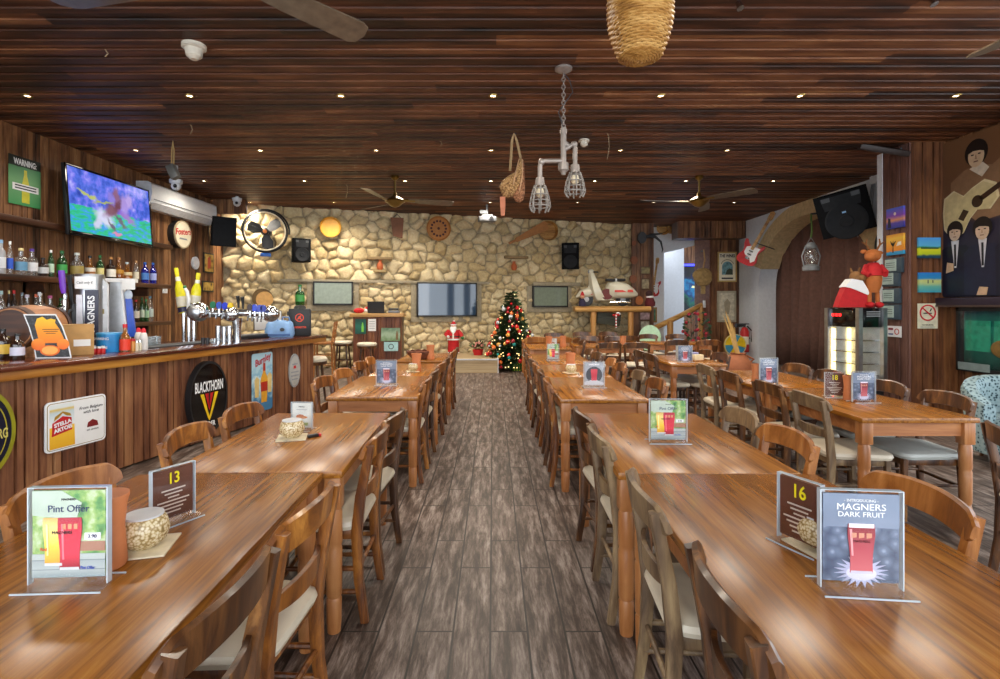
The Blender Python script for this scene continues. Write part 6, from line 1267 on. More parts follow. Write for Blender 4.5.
# display cooler with stocking and reindeer on top
yf = 7.5; xa_, xb_ = at(832.5, 0, yf).x, at(886, 0, yf + .25).x; xm_ = at(860, 0, yf - .1).x; zf0, zf1 = .42, at(0, 308, yf).z
e = E('display_cooler', 'black and steel glass display cooler with lit shelves before the arch', 'cooler', (5.24, 7.53, 0), R(10)); hw = .2; hd = .27
part('base_cabinet', MB().box(-hw, -hd, 0, hw, hd, zf0), 'black', e); part('head', MB().box(-hw, -hd, zf1 - .27, hw, hd, zf1, .008), 'blackgloss', e)
for sx in (-1, 1):
    for sy in (-1, 1): part('corner_post', MB().box(sx * hw - .03, sy * hd - .03, zf0, sx * hw + .03, sy * hd + .03, zf1 - .0), 'brushed', e)
part('back_panel', MB().box(-hw, hd - .03, zf0, hw, hd, zf1 - .27).box(hw - .02, -hd + .03, zf0, hw, hd, zf1 - .27), P_('#d4dce0', .4), e); part('glass_pane', MB().box(-hw, -hd, zf0 + .04, hw, -hd + .01, zf1 - .27), 'acrylic', e); part('glass_pane', MB().box(-hw, -hd, zf0 + .04, -hw + .01, hd, zf1 - .27), 'acrylic', e); part('sill', MB().box(-hw, -hd, zf0, hw, hd, zf0 + .04), 'brushed', e)
for k in range(4): z = zf0 + .08 + .165 * k; part('shelf', MB().box(-hw + .03, -hd + .04, z, hw - .03, hd - .04, z + .012), 'steel', e)
for sx in (-.17, .1): part('light_strip', MB().box(sx, hd - .06, zf0 + .06, sx + .05, hd - .035, zf1 - .3), P_('#ffd890', .4, emit=3.0), e)
for k in range(3): part('display_digits', MB().box(-hw - .004, hd - .12 - .06 * k, zf1 - .12, -hw, hd - .08 - .06 * k, zf1 - .08), P_('#ff2020', .4, emit=3.0), e)
for k in range(3): part('vent', MB().box(-.08, -hd - .004, zf1 - .12 + .03 * k, .14, -hd, zf1 - .105 + .03 * k), 'grey', e)
q = at(860, 308, yf - .15); e2 = E('christmas_stocking', 'red felt christmas stocking with white cuff hung over the cooler', 'stocking', (q.x + .02, yf - .06, zf1 + .012), R(-6)); k_ = yf / F
part('felt_body', MB().prism([(x * k_, z * k_) for x, z in [(-20, 0), (9, 0), (8, 14), (-8, 23), (-13, 20), (-17, 10)]], -.07, .07), 'santared', e2); part('cuff', MB().prism([(x * k_, z * k_) for x, z in [(-14, 20), (-8, 28), (2, 26), (9, 14), (7, 12), (-4, 17), (-9, 19)]], -.085, .085), 'white', e2)
mb = MB().ball(-.02, 0, .44, .075).ball(.03, -.07, .42, .045).tube([(-.06, 0, .48), (-.09, 0, .56)], [.02, .008]).tube([(.02, 0, .49), (.04, 0, .57)], [.02, .008]); part('plush_head', mb, P_('#8a6238', .9), e2)
q = at(879, 307, yf); e = E('reindeer_plush', 'brown reindeer plush in red jumper standing on the cooler', 'toy', (5.38, 7.36, zf1), R(-8)); br = P_('#b0642c', .8)
mb = MB().lathe([(0, .22), (.07, .22), (.1, .32), (.11, .42), (.09, .5), (0, .52)], 18); part('body', mb, br, e); part('jumper', MB().lathe([(.08, .44), (.115, .46), (.1, .58), (.06, .64), (0, .65)], 18).tube([(-.08, 0, .6), (-.14, -.04, .5), (-.1, -.1, .46)], [.04, .04, .035]).tube([(.08, 0, .6), (.14, -.04, .5), (.1, -.1, .46)], [.04, .04, .035]), 'santared', e)
part('head', MB().ball(-.03, -.05, .74, .1, .1, .09).ball(-.1, -.12, .71, .07, .06, .055), br, e); part('ear', MB().ball(.07, 0, .78, .06, .02, .03), br, e); part('ear', MB().ball(-.12, 0, .8, .05, .02, .03), br, e)
for s in (-1, 1): part('antler', MB().tube([(s * .04, 0, .81), (s * .09, 0, .9), (s * .08, 0, .98)], [.016, .014, .008]).tube([(s * .08, 0, .89), (s * .15, 0, .94)], [.012, .007]), P_('#7a4a20', .8), e)
for s in (-1, 1): part('leg', MB().tube([(s * .05, 0, .26), (s * .055, -.01, .06)], [.03, .028]), br, e); part('boot', MB().ball(s * .06, -.03, .045, .05, .08, .045), 'santared', e)
# wooden-framed chalk board behind
q = AW.hit(877, 262, .1); e = E('chalk_board', 'dark framed mirror board behind the reindeer plush', 'mirror', (6.86, 9.0, q.z), -PI / 2)
part('frame', MB().prism([(-.3, -.55), (.3, -.55), (.3, .3)] + arcpts(.3, 0, 180, 12, 0, .3) + [(-.3, .3)], -.04, 0), P_('#2c3a40', .5), e); part('sheet', MB().prism([(-.24, -.49), (.24, -.49), (.24, .3)] + arcpts(.24, 0, 180, 12, 0, .3) + [(-.24, .3)], -.045, -.04), P_('#b9c2b4', .5, noise=.2), e)
q = at(878, 178, 9.3); e = E('junction_box', 'white junction box with hanging cables near the ceiling', 'junction box', (6.86, 9.25, q.z), -PI / 2); part('box', MB().box(-.12, -.08, -.1, .12, 0, .1, .01), 'white', e)
for k in range(3): part('cable', MB().tube([(-.05 - .03 * k, -.04, -.1), (-.12 - .05 * k, -.03, -.5), (-.3 - .1 * k, -.02, -.75), (-.5, -.02, -.8 - .1 * k)], .008), 'grey', e)
# pillar pieces
def onside(px, py, off=.03):    # pillar's side face, X = PX0
    Y = PX0 * F / (px - CX); return Vector((PX0 - off, Y, EYE - (py - CY) * Y / F))
def canvas(label, c_, w_, h_, rz, stops, marks=(), noise=.12):
    e = E('canvas_painting', label, 'painting', c_, rz, 'small canvases on the pillar'); part('canvas', MB().box(-w_ / 2, -.02, -h_ / 2, w_ / 2, .01, h_ / 2), grad('canvas_' + label[:12].replace(' ', '_'), stops, 2, -h_ / 2, h_ / 2, noise, 14), e)
    for nm, poly, col in marks: flat(nm, [(x * w_, z * h_) for x, z in poly], P_(col, .5), e, -.0225)
    return e
kx = PX0 / 5.92
tree_ = [(-.12, -.4), (-.06, -.4), (-.07, -.1), (.02, .05), (.1, .18), (.0, .12), (-.06, .05), (-.08, .2), (-.12, .05), (-.25, .2), (-.2, .02), (-.1, -.1)]
canvas('purple sunset canvas with pale moon, topmost on the pillar side', onside(898, 218), .32, .30, -PI / 2, [(0, '#2a3a9a'), (.25, '#5a4ab0'), (.4, '#e8a06a'), (.6, '#8a4ac0'), (1, '#4a6ad8')], [('moon', [(.02 + .07 * math.cos(k * .5), .2 + .08 * math.sin(k * .5)) for k in range(13)], '#f0dcc8'), ('tree_mark', [(-.4, -.45), (-.2, -.45), (-.25, .0), (-.38, .05)], '#1c1440')])
canvas('orange sunset canvas with a bare black tree on the pillar side', onside(898, 244.5), .32, .30, -PI / 2, [(0, '#2f9ad0'), (.15, '#3aa0d0'), (.18, '#e88a2a'), (.5, '#f4a83a'), (.8, '#f6c84a'), (1, '#ee9a3a')], [('tree_mark', tree_, '#1c1410'), ('cloud', [(.1, -.1), (.4, -.05), (.38, .12), (.2, .1)], '#f2e6d0')])
Yp = PY - .03
def onfront(px, py): return at(px, py, Yp)
canvas('blue and yellow field canvas, upper on the pillar front', onfront(928.5, 248), .31, .29, 0, [(0, '#16324a'), (.12, '#1c4a5a'), (.2, '#b8c81c'), (.45, '#d8d82a'), (.52, '#2a8a4a'), (.6, '#5ab0d8'), (1, '#4a9ae0')], [('tree_mark', [(-.4, -.05), (.4, -.05), (.4, .02), (-.4, .03)], '#2a4a2a')])
canvas('blue and pale green meadow canvas, lower on the pillar front', onfront(929, 282.5), .31, .28, 0, [(0, '#3a9ab0'), (.3, '#6ab4a0'), (.45, '#b8c88a'), (.6, '#c8cf7a'), (.7, '#2a8ac0'), (1, '#2a7ac8')], [('figures', [(-.12, -.05), (-.08, -.05), (-.08, .12), (-.12, .12)], '#1c3a4a'), ('figures', [(.1, -.02), (.14, -.02), (.14, .12), (.1, .12)], '#1c3a4a')])
q = onfront(927.5, 316); w_, h_ = 20 * Yp / F, 25 * Yp / F
e = E('no_smoking_sign', 'cream no smoking sign with red circle on the pillar front', 'sign', q); part('plate', MB().box(-w_ / 2, -.004, -h_ / 2, w_ / 2, .004, h_ / 2), P_('#d8d4b8', .5), e)
part('red_circle', ring(w_ * .41, w_ * .34, 40, 0, h_ * .13, y0=-.008, y1=-.004), P_('#c8202c', .4), e); flat('cigarette', [(-w_ * .22, h_ * .09), (w_ * .2, h_ * .09), (w_ * .2, h_ * .13), (-w_ * .22, h_ * .13)], 'ink', e, -.0065); flat('smoke_mark', [(w_ * .08, h_ * .18), (w_ * .13, h_ * .18), (w_ * .22, h_ * .3), (w_ * .15, h_ * .3)], 'ink', e, -.0065)
mb = MB(); mb.M = Matrix.Translation((0, 0, h_ * .13)) @ Matrix.Rotation(R(42), 4, 'Y'); part('red_bar', mb.box(-w_ * .36, -.0085, -w_ * .035, w_ * .36, -.0075, w_ * .035), P_('#c8202c', .4), e)
text('NO SMOKING', h_ * .09, 'ink', e, 0, -h_ * .36, -.006, sx=.8); flat('fine_print', [(-w_ * .36, -h_ * .45), (w_ * .36, -h_ * .45), (w_ * .36, -h_ * .43), (-w_ * .36, -h_ * .43)], 'inkgrey', e, -.006)
q = onside(896.5, 331.5); e = E('small_notice', 'tiny white notice with red print on the pillar side', 'notice', q, -PI / 2); part('plate', MB().box(-.13, -.004, -.08, .13, .004, .08), 'white', e); part('red_circle', ring(.045, .033, 24, .05, 0, y0=-.007, y1=-.004), 'red', e); flat('fine_print', [(-.11, .02), (-.02, .02), (-.02, .05), (-.11, .05)], P_('#8a2a3a', .5), e, -.006); flat('fine_print', [(-.11, -.05), (-.02, -.05), (-.02, -.03), (-.11, -.03)], P_('#3a4a8a', .5), e, -.006)
for k, (py, dpx) in enumerate(((265.5, 898), (279, 895), (296, 895.5), (312, 895.5))):
    q = onside(dpx, py, .06); e = E('leaflet_rack', 'grey green leaflet holder on the pillar side, %s from the top' % ORD[k], 'leaflet holder', q, -PI / 2 + R(8), 'leaflet holders on the pillar'); part('pocket', MB().box(-.13, -.02, -.11, .14, .03, .11, .004), P_('#3a4a54', .5), e); part('leaflet', MB().box(-.12, -.027, -.08, .06, -.021, .09), P_('#a8bcb4', .5, noise=.15), e)
    for z in (-.03, .0, .03): flat('fine_print', [(-.10, z), (.04, z), (.04, z + .01), (-.10, z + .01)], P_('#5a6a64', .5), e, -.029)
# heater hung on the pillar top
q = at(882, 153, 7.6); e = E('patio_heater', 'dark brown panel heater slung from the pillar top', 'heater', (q.x - .05, 7.55, q.z + .04), 0); e.rotation_euler = (R(22), R(14), R(-12))
part('panel', MB().box(-.32, -.16, -.04, .32, .16, .04, .01), P_('#2c201c', .5), e); part('reflector', MB().box(-.29, -.13, -.045, .29, .13, -.04), P_('#4a3a30', .4, .4), e); part('bracket', MB().tube([(.25, .05, .04), (.38, .05, .10)], .025), 'dkgrey', e)
# music poster wall panel : generic musicians cut-out print
za, zb_ = at(0, 297, 7.1).z, at(0, 142, 7.25).z
e = E('music_poster', 'tall sepia and navy print of a guitarist above four suited musicians', 'poster', (6.37, 6.72, (za + zb_) / 2), -PI / 2); hw, hh = .68, (zb_ - za) / 2
part('sheet', MB().box(-hw, -.01, -hh, hw, .012, hh), grad('sepia_sheet', [(0, '#1c1a2c'), (.45, '#2a2638'), (.52, '#6a4a34'), (1, '#7a5638')], 2, -hh, hh, .04), e)
def em(name, pts, col, y=-.012): return flat(name, pts, P_(col, .5), e, y)
def face(cx, cz, s, hair='#1c1414', sk='#cfae8c', y=-.02):
    em('hair_print', [(cx + s * 1.18 * math.cos(k * PI / 10), cz + s * .12 + s * 1.25 * math.sin(k * PI / 10)) for k in range(20)], hair, y)
    em('face_print', [(cx + s * .82 * math.cos(k * PI / 10), cz - s * .22 + s * 1.05 * math.sin(k * PI / 10)) for k in range(20)], sk, y - .0015)
    em('fringe_print', [(cx - s * .85, cz + s * .1), (cx - s * .3, cz + s * .3), (cx + s * .4, cz + s * .22), (cx + s * .85, cz + s * .05), (cx + s * .8, cz + s * .9), (cx - s * .7, cz + s * .95)], hair, y - .003)
    for q_ in (-1, 1): em('eye_print', [(cx + q_ * s * .35 - s * .14, cz - s * .12), (cx + q_ * s * .35 + s * .14, cz - s * .12), (cx + q_ * s * .35 + s * .12, cz - s * .0), (cx + q_ * s * .35 - s * .12, cz - s * .0)], '#2a1c18', y - .0045)
    em('mouth_print', [(cx - s * .25, cz - s * .78), (cx + s * .25, cz - s * .78), (cx + s * .2, cz - s * .68), (cx - s * .2, cz - s * .68)], '#7a4a40', y - .0045); em('nose_print', [(cx - s * .1, cz - s * .5), (cx + s * .1, cz - s * .5), (cx + s * .04, cz - s * .1), (cx - s * .04, cz - s * .1)], '#b08e70', y - .0045)
# upper figure with guitar
em('jacket_print', [(-.5, .22), (-.5, .5), (-.3, .62), (-.12, .66), (.1, .6), (.3, .72), (.42, .86), (.52, .8), (.42, .5), (.2, .3), (.3, -.05), (-.1, -.1)], '#8a6a4e', -.013); em('collar_print', [(-.22, .62), (-.04, .68), (.06, .58), (-.04, .48)], '#d8ccb8', -.0145)
face(-.12, .80, .14, '#1c1210', '#d8bc98', -.016); em('hand_print', [(.36, .84), (.5, .82), (.52, .98), (.42, 1.02), (.34, .95)], '#d8bc98', -.016)
gb = [(-.62 + .0, .1), (-.6, .3), (-.45, .38), (-.3, .28), (-.18, .36), (.0, .44), (.16, .36), (.2, .18), (.08, .04), (-.1, .06), (-.2, -.04), (-.3, -.22), (-.48, -.28), (-.6, -.14)]
em('guitar_print', gb, '#d8cca4', -.018); em('guitar_edge', [(x * .93 - .02, z * .93 + .006) for x, z in gb], '#c9bb8c', -.0192); em('sound_hole', [(-.1 + .08 * math.cos(k * PI / 10), .17 + .08 * math.sin(k * PI / 10)) for k in range(20)], '#3a2a1c', -.0205); em('guitar_neck', [(-.04, .16), (.64, .5), (.62, .56), (-.08, .22)], '#3a2418', -.0205); em('bridge_print', [(-.38, -.02), (-.3, -.06), (-.22, .06), (-.3, .1)], '#3a2a1c', -.0205)
# lower figures
for cx, cz, s in ((-.42, -.18, .105), (-.02, -.2, .115), (.42, -.16, .11)):
    em('suit_print', [(cx - .26, -hh + .02), (cx - .27, cz - .3), (cx - .16, cz - .2), (cx + .16, cz - .2), (cx + .27, cz - .3), (cx + .26, -hh + .02)], '#15172a' if cx != -.02 else '#1c2038', -.0225 - .001 * (cx + 1)); em('shirt_print', [(cx - .06, cz - .13), (cx + .06, cz - .13), (cx + .02, cz - .5), (cx - .01, cz - .5)], '#c8c8d0', -.0265); em('tie_print', [(cx - .015, cz - .18), (cx + .015, cz - .18), (cx + .02, cz - .48), (cx - .01, cz - .48)], '#101018', -.028)
    face(cx, cz, s, '#17110f', '#cdb298', -.029)
em('hand_print', [(-.56, -.75), (-.44, -.72), (-.44, -.62), (-.54, -.6)], '#c8a888', -.03); em('hand_print', [(-.1, -hh + .02), (.04, -hh + .02), (.06, -hh + .12), (-.06, -hh + .13)], '#c8a888', -.03)
# dark shelf box under the poster and the tank below
e = E('wall_box', 'dark purple boxed shelf under the musicians print', 'shelf', (6.4, 6.75, za - .06), -PI / 2); part('box', MB().box(-.75, -.16, -.06, .9, .0, .05, .006), P_('#2a2030', .5), e); part('lip', MB().box(-.75, -.17, -.075, .9, -.15, -.05), P_('#4a3a34', .5), e)
zt0, zt1 = at(0, 372, 6.85).z, za - .14
e = E('fish_tank', 'dark green lit tank framed in the boarded wall under the print', 'fish tank', (6.42, 6.55, (zt0 + zt1) / 2), -PI / 2); th = (zt1 - zt0) / 2
part('cabinet', MB().box(-.62, -.03, -th, .7, .02, th), 'shelfwood', e); part('backdrop', MB().box(-.5, -.035, -th + .05, .66, -.03, th - .05), grad('tank_scene', [(0, '#0c1c1c'), (.4, '#14564a'), (.6, '#1c7a66'), (1, '#0a2a38')], 2, -th, th, .5, 3, emit=.12), e)
part('glass', MB().box(-.5, -.10, -th + .05, .66, -.092, th - .05), 'acrylic', e); part('frame', MB().box(-.54, -.11, -th, -.5, -.03, th).box(-.54, -.11, -th, .7, -.03, -th + .05).box(-.54, -.11, th - .05, .7, -.03, th), 'black', e)
part('rock', MB().ball(.1, -.06, -.1, .2, .03, .12), P_('#8a6a30', .8, noise=.4), e); part('green_panel', MB().box(-.45, -.06, -.15, -.1, -.05, .25).box(-.05, -.06, -.05, .2, -.05, .25), P_('#2a9a7a', .5, noise=.3), e); part('name_strip', MB().box(-.5, -.118, -th + .02, -.05, -.111, -th + .12), P_('#7a8a8a', .5), e)
# ------------------------------------------------------------------ ceiling things
def downlight(x, y, lab, pw=1.0):
    e = E('downlight', lab, 'ceiling light', (x, y, CEIL), 0, 'recessed downlights in the boarded ceiling')
    part('rim', MB().lathe([(.028, .004), (.03, -.006), (.052, -.008), (.056, .002), (.05, .006)], 24), 'brass', e); part('lamp_face', MB().lathe([(0, .0), (.03, .0), (.03, .004), (0, .004)], 18), P_('#fff0d0', .4, emit=14), e)
    d = bpy.data.lights.get('beam_%.1f' % pw) or bpy.data.lights.new('beam_%.1f' % pw, 'SPOT'); d.energy = SPOT_W * pw; d.color = SPOT_COL; d.spot_size = R(160); d.spot_blend = .9; d.shadow_soft_size = .22
    l = link(bpy.data.objects.new('downlight_beam', d)); l.parent = e; l.location = (0, 0, -.02)
rowsn = ['row over the near tables', 'row at the chandelier', 'row over the second tables', 'row over the third tables', 'row before the stone wall']
for j, (yy, xs) in enumerate(((3.75, (-5.1, -3.35, -1.65, 0, 1.75, 3.4)), (5.74, (-5.14, -3.35, -1.68, 0, 1.85, 3.39, 5.11)), (7.75, (-5.32, -3.47, -1.74, -.03, 1.9, 3.49)), (9.65, (-5.36, -3.5, -1.63, -.04, 1.89, 3.58, 5.2)), (11.65, (-5.44, -3.56, -1.79, -.07, 1.9, 3.6, 5.4)))):
    for k, x in enumerate(xs): downlight(x, yy, 'small warm recessed downlight, %s, %s from the bar wall' % (rowsn[j], ORD[k]), {(4, 0): 3.2, (4, 1): 2.2, (4, 2): 1.4}.get((j, k), (.8, .9, 1.0, 1.0, 1.1)[j]))
def fan(x, y, rot, lab, zh=3.35):
    e = E('ceiling_fan', lab, 'ceiling fan', (x, y, CEIL), rot, 'bronze ceiling fans'); h = zh - CEIL
    part('ceiling_cup', MB().lathe([(0, 0), (.07, 0), (.075, -.03), (.03, -.08), (0, -.08)], 22), 'brass', e); part('rod', MB().tube([(0, 0, -.05), (0, 0, h + .1)], .018, 12), 'brass', e)
    part('motor', MB().lathe([(0, h + .16), (.03, h + .16), (.04, h + .1), (.09, h + .08), (.17, h + .03), (.18, h), (.13, h - .03), (.09, h - .07), (.03, h - .1), (0, h - .1)], 28), 'brass', e)
    for k in range(3):
        mb = MB(); mb.M = Matrix.Rotation(2 * PI * k / 3, 4, 'Z') @ Matrix.Rotation(R(-14), 4, 'X')
        out = [(.22, -.06), (.5, -.09), (.98, -.105), (1.03, -.08), (1.05, 0), (1.03, .08), (.98, .105), (.5, .09), (.22, .06)]
        bl = part('blade', mb.loft([[(px_, py_, h - .0 + t_) for px_, py_ in out] for t_ in (-.006, .006)]), P_('#665848', .28, noise=.3), e)
        mb = MB(); mb.M = Matrix.Rotation(2 * PI * k / 3, 4, 'Z') @ Matrix.Rotation(R(-14), 4, 'X'); part('blade_arm', mb.box(.12, -.03, h - .015, .34, .03, h + .012, .005), 'brass', bl)
    return e
fan(-1.75, 9.28, R(20), 'bronze ceiling fan hanging before the stone wall, bar side'); fan(3.68, 9.28, R(70), 'bronze ceiling fan hanging before the boarded column')
fan(-1.68, 2.90, R(48), 'near ceiling fan with only one long blade in view, bar side'); fan(3.55, 2.85, R(93), 'near ceiling fan with one blade tip in view, arch side')
# pipe chandelier
Yc = 5.07; xc = at(563.5, 0, Yc).x; e = E('pipe_chandelier', 'grey industrial pipe chandelier with two wire cage lamps', 'chandelier', (xc, Yc, CEIL)); k_ = Yc / F
zz = lambda py: EYE - (py - CY) * k_ - CEIL; xx = lambda px: (px - 563.5) * k_
part('canopy', MB().lathe([(0, 0), (.085, 0), (.085, -.02), (.05, -.04), (.02, -.05), (0, -.05)], 26), 'pipe', e)
mb = MB(); z = -.05; k = 0
while z > zz(129): 
    c_ = [(.016 * math.cos(a_) if k % 2 else 0, .016 * math.cos(a_) if not k % 2 else 0, z - .022 + .026 * math.sin(a_)) for a_ in [2 * PI * i / 10 for i in range(10)]]; mb.tube(c_, .005, 6, closed=True); z -= .038; k += 1
part('chain', mb, 'pipe', e); part('cable', MB().tube([(0, 0, -.05), (.06, 0, zz(80)), (.09, 0, zz(92)), (.02, 0, zz(102)), (-.05, 0, zz(112)), (0, 0, zz(128))], .005), 'dkgrey', e)
part('main_pipe', MB().tube([(0, 0, zz(128)), (0, 0, zz(167))], .027, 14).lathe([(0, zz(163)), (.048, zz(163)), (.052, zz(166)), (.052, zz(170)), (.03, zz(172)), (.02, zz(175)), (0, zz(175))], 18).lathe([(.027, zz(130)), (.034, zz(130)), (.034, zz(134)), (.027, zz(134))], 16), 'pipe', e)
part('arm_pipe', MB().tube([(0, 0, zz(161)), (xx(545), 0, zz(161)), (xx(541), 0, zz(163)), (xx(540), 0, zz(167)), (xx(540), 0, zz(182))], .023, 12).ball(xx(541.5), 0, zz(162), .034), 'pipe', e); part('arm_pipe', MB().tube([(0, 0, zz(150)), (xx(569), .0, zz(147)), (xx(574), .0, zz(143.5)), (xx(575), .0, zz(148)), (xx(575), .0, zz(170))], .023, 12).ball(xx(574), 0, zz(144.5), .034).tube([(0, 0, zz(141)), (xx(569), .0, zz(146))], .02), 'pipe', e)
for px, y0, y1 in ((540, 181, 212), (575, 168, 197)):
    x = xx(px); za_, zb2 = zz(y0), zz(y1); L_ = za_ - zb2
    so = part('lamp_holder', MB().lathe([(0, za_ + .03), (.04, za_ + .03), (.045, za_), (.045, za_ - .05), (0, za_ - .05)], 20, x), 'pipe', e)
    mb = MB(); 
    def cr_(q): return .05 + .05 * math.sin(min(1, q * 1.15) * PI / 2) * (1 if q < .8 else 1 - (q - .8) * 2.4)
    for k in range(8): an = 2 * PI * k / 8; mb.tube([(x + cr_(q) * math.cos(an), cr_(q) * math.sin(an), za_ - .04 - (L_ - .04) * q) for q in (0, .2, .4, .6, .8, .93, 1)], .0075, 6)
    for q in (.15, .38, .6, .8): mb.tube([(x + cr_(q) * math.cos(2 * PI * i / 20), cr_(q) * math.sin(2 * PI * i / 20), za_ - .04 - (L_ - .04) * q) for i in range(20)], .006, 6, closed=True)
    part('wire_cage', mb, P_('#857f78', .5, .3), e); part('bulb', MB().ball(x, 0, za_ - .11, .04, .04, .055), P_('#e8d8b8', .3), e)
# cane basket shade
Yb = 3.2; xb2 = at(640, 0, Yb).x; zb0 = at(0, 56, Yb).z; e = E('basket_pendant', 'big woven cane basket pendant hanging from the ceiling', 'pendant lamp', (xb2, Yb, zb0)); rb = 31 * Yb / F
mb = MB(); rows_ = 42; Hb = .62
for j in range(rows_):
    q = j / (rows_ - 1); r_ = rb * (.66 + .34 * math.sin(min(1, q * 2.4) * PI / 2)) * (1 if q < .55 else 1 - .22 * (q - .55) / .45); ph = j % 2
    mb.tube([((r_ + .0045 * (1 if (i + ph) % 2 else -1)) * math.cos(2 * PI * i / 32), (r_ + .0045 * (1 if (i + ph) % 2 else -1)) * math.sin(2 * PI * i / 32), Hb * q) for i in range(32)], .0092, 6, closed=True)
part('woven_wall', mb, 'wicker', e); mb = MB()
for j in range(8): r_ = rb * .66 * (j + 1) / 8.5; mb.tube([((r_) * math.cos(2 * PI * i / 28), r_ * math.sin(2 * PI * i / 28), -.03 * (1 - (j / 8) ** 2) + .004 * ((i + j) % 2)) for i in range(28)], .01, 6, closed=True)
part('woven_base', mb, 'wicker', e); mb = MB()
for i in range(16): an = 2 * PI * i / 16; mb.tube([(rb * .6 * math.cos(an), rb * .6 * math.sin(an), 0), (rb * .98 * math.cos(an), rb * .98 * math.sin(an), Hb * .4), (rb * .8 * math.cos(an), rb * .8 * math.sin(an), Hb)], .008, 5)
part('stakes', mb, 'wicker', e); part('inner_lining', MB().lathe([(rb * .55, 0), (rb * .93, Hb * .4), (rb * .74, Hb * .98)], 28), P_('#6a4418', .8), e); part('cord', MB().tube([(0, 0, Hb * .9), (0, 0, CEIL - zb0)], .008).tube([(-rb * .78, 0, Hb), (0, 0, Hb + .1), (rb * .78, 0, Hb)], .008), 'dkgrey', e)
# macrame bag
Yg = 6.97; xg = at(514, 0, Yg).x; k_ = Yg / F; e = E('hanging_bag', 'tan crocheted shoulder bag hanging from a ceiling hook', 'bag', (xg, Yg, CEIL)); zz = lambda py: EYE - (py - CY) * k_ - CEIL; xx = lambda px: (px - 514) * k_
cl = P_('#c39a74', .9, noise=.3); part('strap', MB().tube([(xx(510), 0, zz(171)), (xx(512), 0, zz(140)), (xx(514), 0, zz(133)), (xx(516.5), 0, zz(140)), (xx(521), 0, zz(160))], .018, flat=.5), P_('#a88a62', .9), e); part('hook', MB().tube([(0, 0, 0), (.01, 0, zz(134)), (.03, 0, zz(133))], .008), 'dkgrey', e)
def puffy(pts, d):
    cx_ = sum(p[0] for p in pts) / len(pts); cz_ = sum(p[1] for p in pts) / len(pts); rings = []
    for y, sc in ((-d, .45), (-d * .8, .8), (-d * .35, .97), (0, 1), (d * .35, .97), (d * .8, .8), (d, .45)): rings.append([(xx(cx_ + (x - cx_) * sc), y, zz(cz_ + (z_ - cz_) * sc)) for x, z_ in pts])
    return MB().loft(rings)
def knots(name, c0, c1):
    m, nt, b = new(name); v, tc = objvec(nt, (1, 1, 1), False); n = nt.nodes.new('ShaderNodeTexVoronoi'); n.inputs['Scale'].default_value = 45; nt.links.new(v, n.inputs['Vector'])
    nt.links.new(ramp(nt, [(0, c1), (.5, c0), (1, '#5a3a28')], n.outputs['Distance']), b.inputs['Base Color']); setp(b, Roughness=.95); bump(nt, b, n.outputs['Distance'], .8, .02); return m
part('pouch', puffy([(499, 187), (502, 181), (507, 177), (512, 174), (517, 172), (519, 166), (520, 160), (522, 158), (524, 165), (524, 173), (522, 183), (519, 190), (515, 195), (511, 197), (507, 198), (503, 197)], .09), knots('tan_crochet', '#a8804e', '#cfa878'), e)
part('fold', puffy([(518, 168), (521, 161), (524, 160), (524.5, 170), (525, 182), (525, 194), (523, 201), (519, 203), (515, 201), (513, 197), (515, 190), (517, 180)], .06), knots('pink_crochet', '#9a6846', '#c28e68'), e); part('cord', MB().tube([(xx(519), -.05, zz(160)), (xx(516), -.08, zz(172)), (xx(513), -.1, zz(186))], .008), cl, e); part('cord', MB().tube([(xx(522), -.05, zz(160)), (xx(522), -.08, zz(178)), (xx(519), -.08, zz(194))], .008), cl, e)
mb = MB()
for k in range(5): mb.tube([(xx(500.5 + k), -.02, zz(197)), (xx(500.8 + k), -.02, zz(207)), (xx(501.5 + .6 * k), -.02, zz(216))], .009)
part('fringe', mb, P_('#b8765a', .9), e)
# smoke detectors, cameras, ropes, projector, spots
for px, py, lab, sc in ((194, 45, 'cream stepped smoke detector on the ceiling near the bar', 1.0), (584, 140, 'white round smoke detector on the ceiling behind the chandelier', .75)):
    Y = (CEIL - EYE) * F / (CY - py); e = E('smoke_detector', lab, 'smoke detector', ((px - CX) * Y / F, Y, CEIL)); part('base', MB().lathe([(0, 0), (.1 * sc, 0), (.1 * sc, -.03 * sc), (.085 * sc, -.04 * sc), (0, -.04 * sc)], 26), P_('#cfc6b4', .5), e); part('chamber', MB().lathe([(0, -.04 * sc), (.075 * sc, -.04 * sc), (.065 * sc, -.10 * sc), (.03 * sc, -.13 * sc), (0, -.13 * sc)], 26), P_('#cfc6b4', .5), e)
Y = 7.27; e = E('hanging_camera', 'grey box device hung on a rope loop from the ceiling', 'device', (at(173, 0, Y).x, Y, CEIL)); zz = lambda py: EYE - (py - CY) * Y / F - CEIL
part('rope', MB().tube([(-.02, 0, zz(165)), (-.015, 0, zz(150)), (0, 0, zz(141)), (.015, 0, zz(150)), (.01, 0, zz(165))], .01), P_('#a88a5a', .9), e); mb = MB(); mb.M = Matrix.Translation((0, 0, zz(172))) @ Matrix.Rotation(R(-25), 4, 'Y'); part('device_body', mb.box(-.05, -.05, -.1, .06, .05, .1, .012), P_('#6a6a66', .4, .3), e); part('hook', MB().tube([(0, 0, 0), (0, 0, zz(141))], .006), 'dkgrey', e)
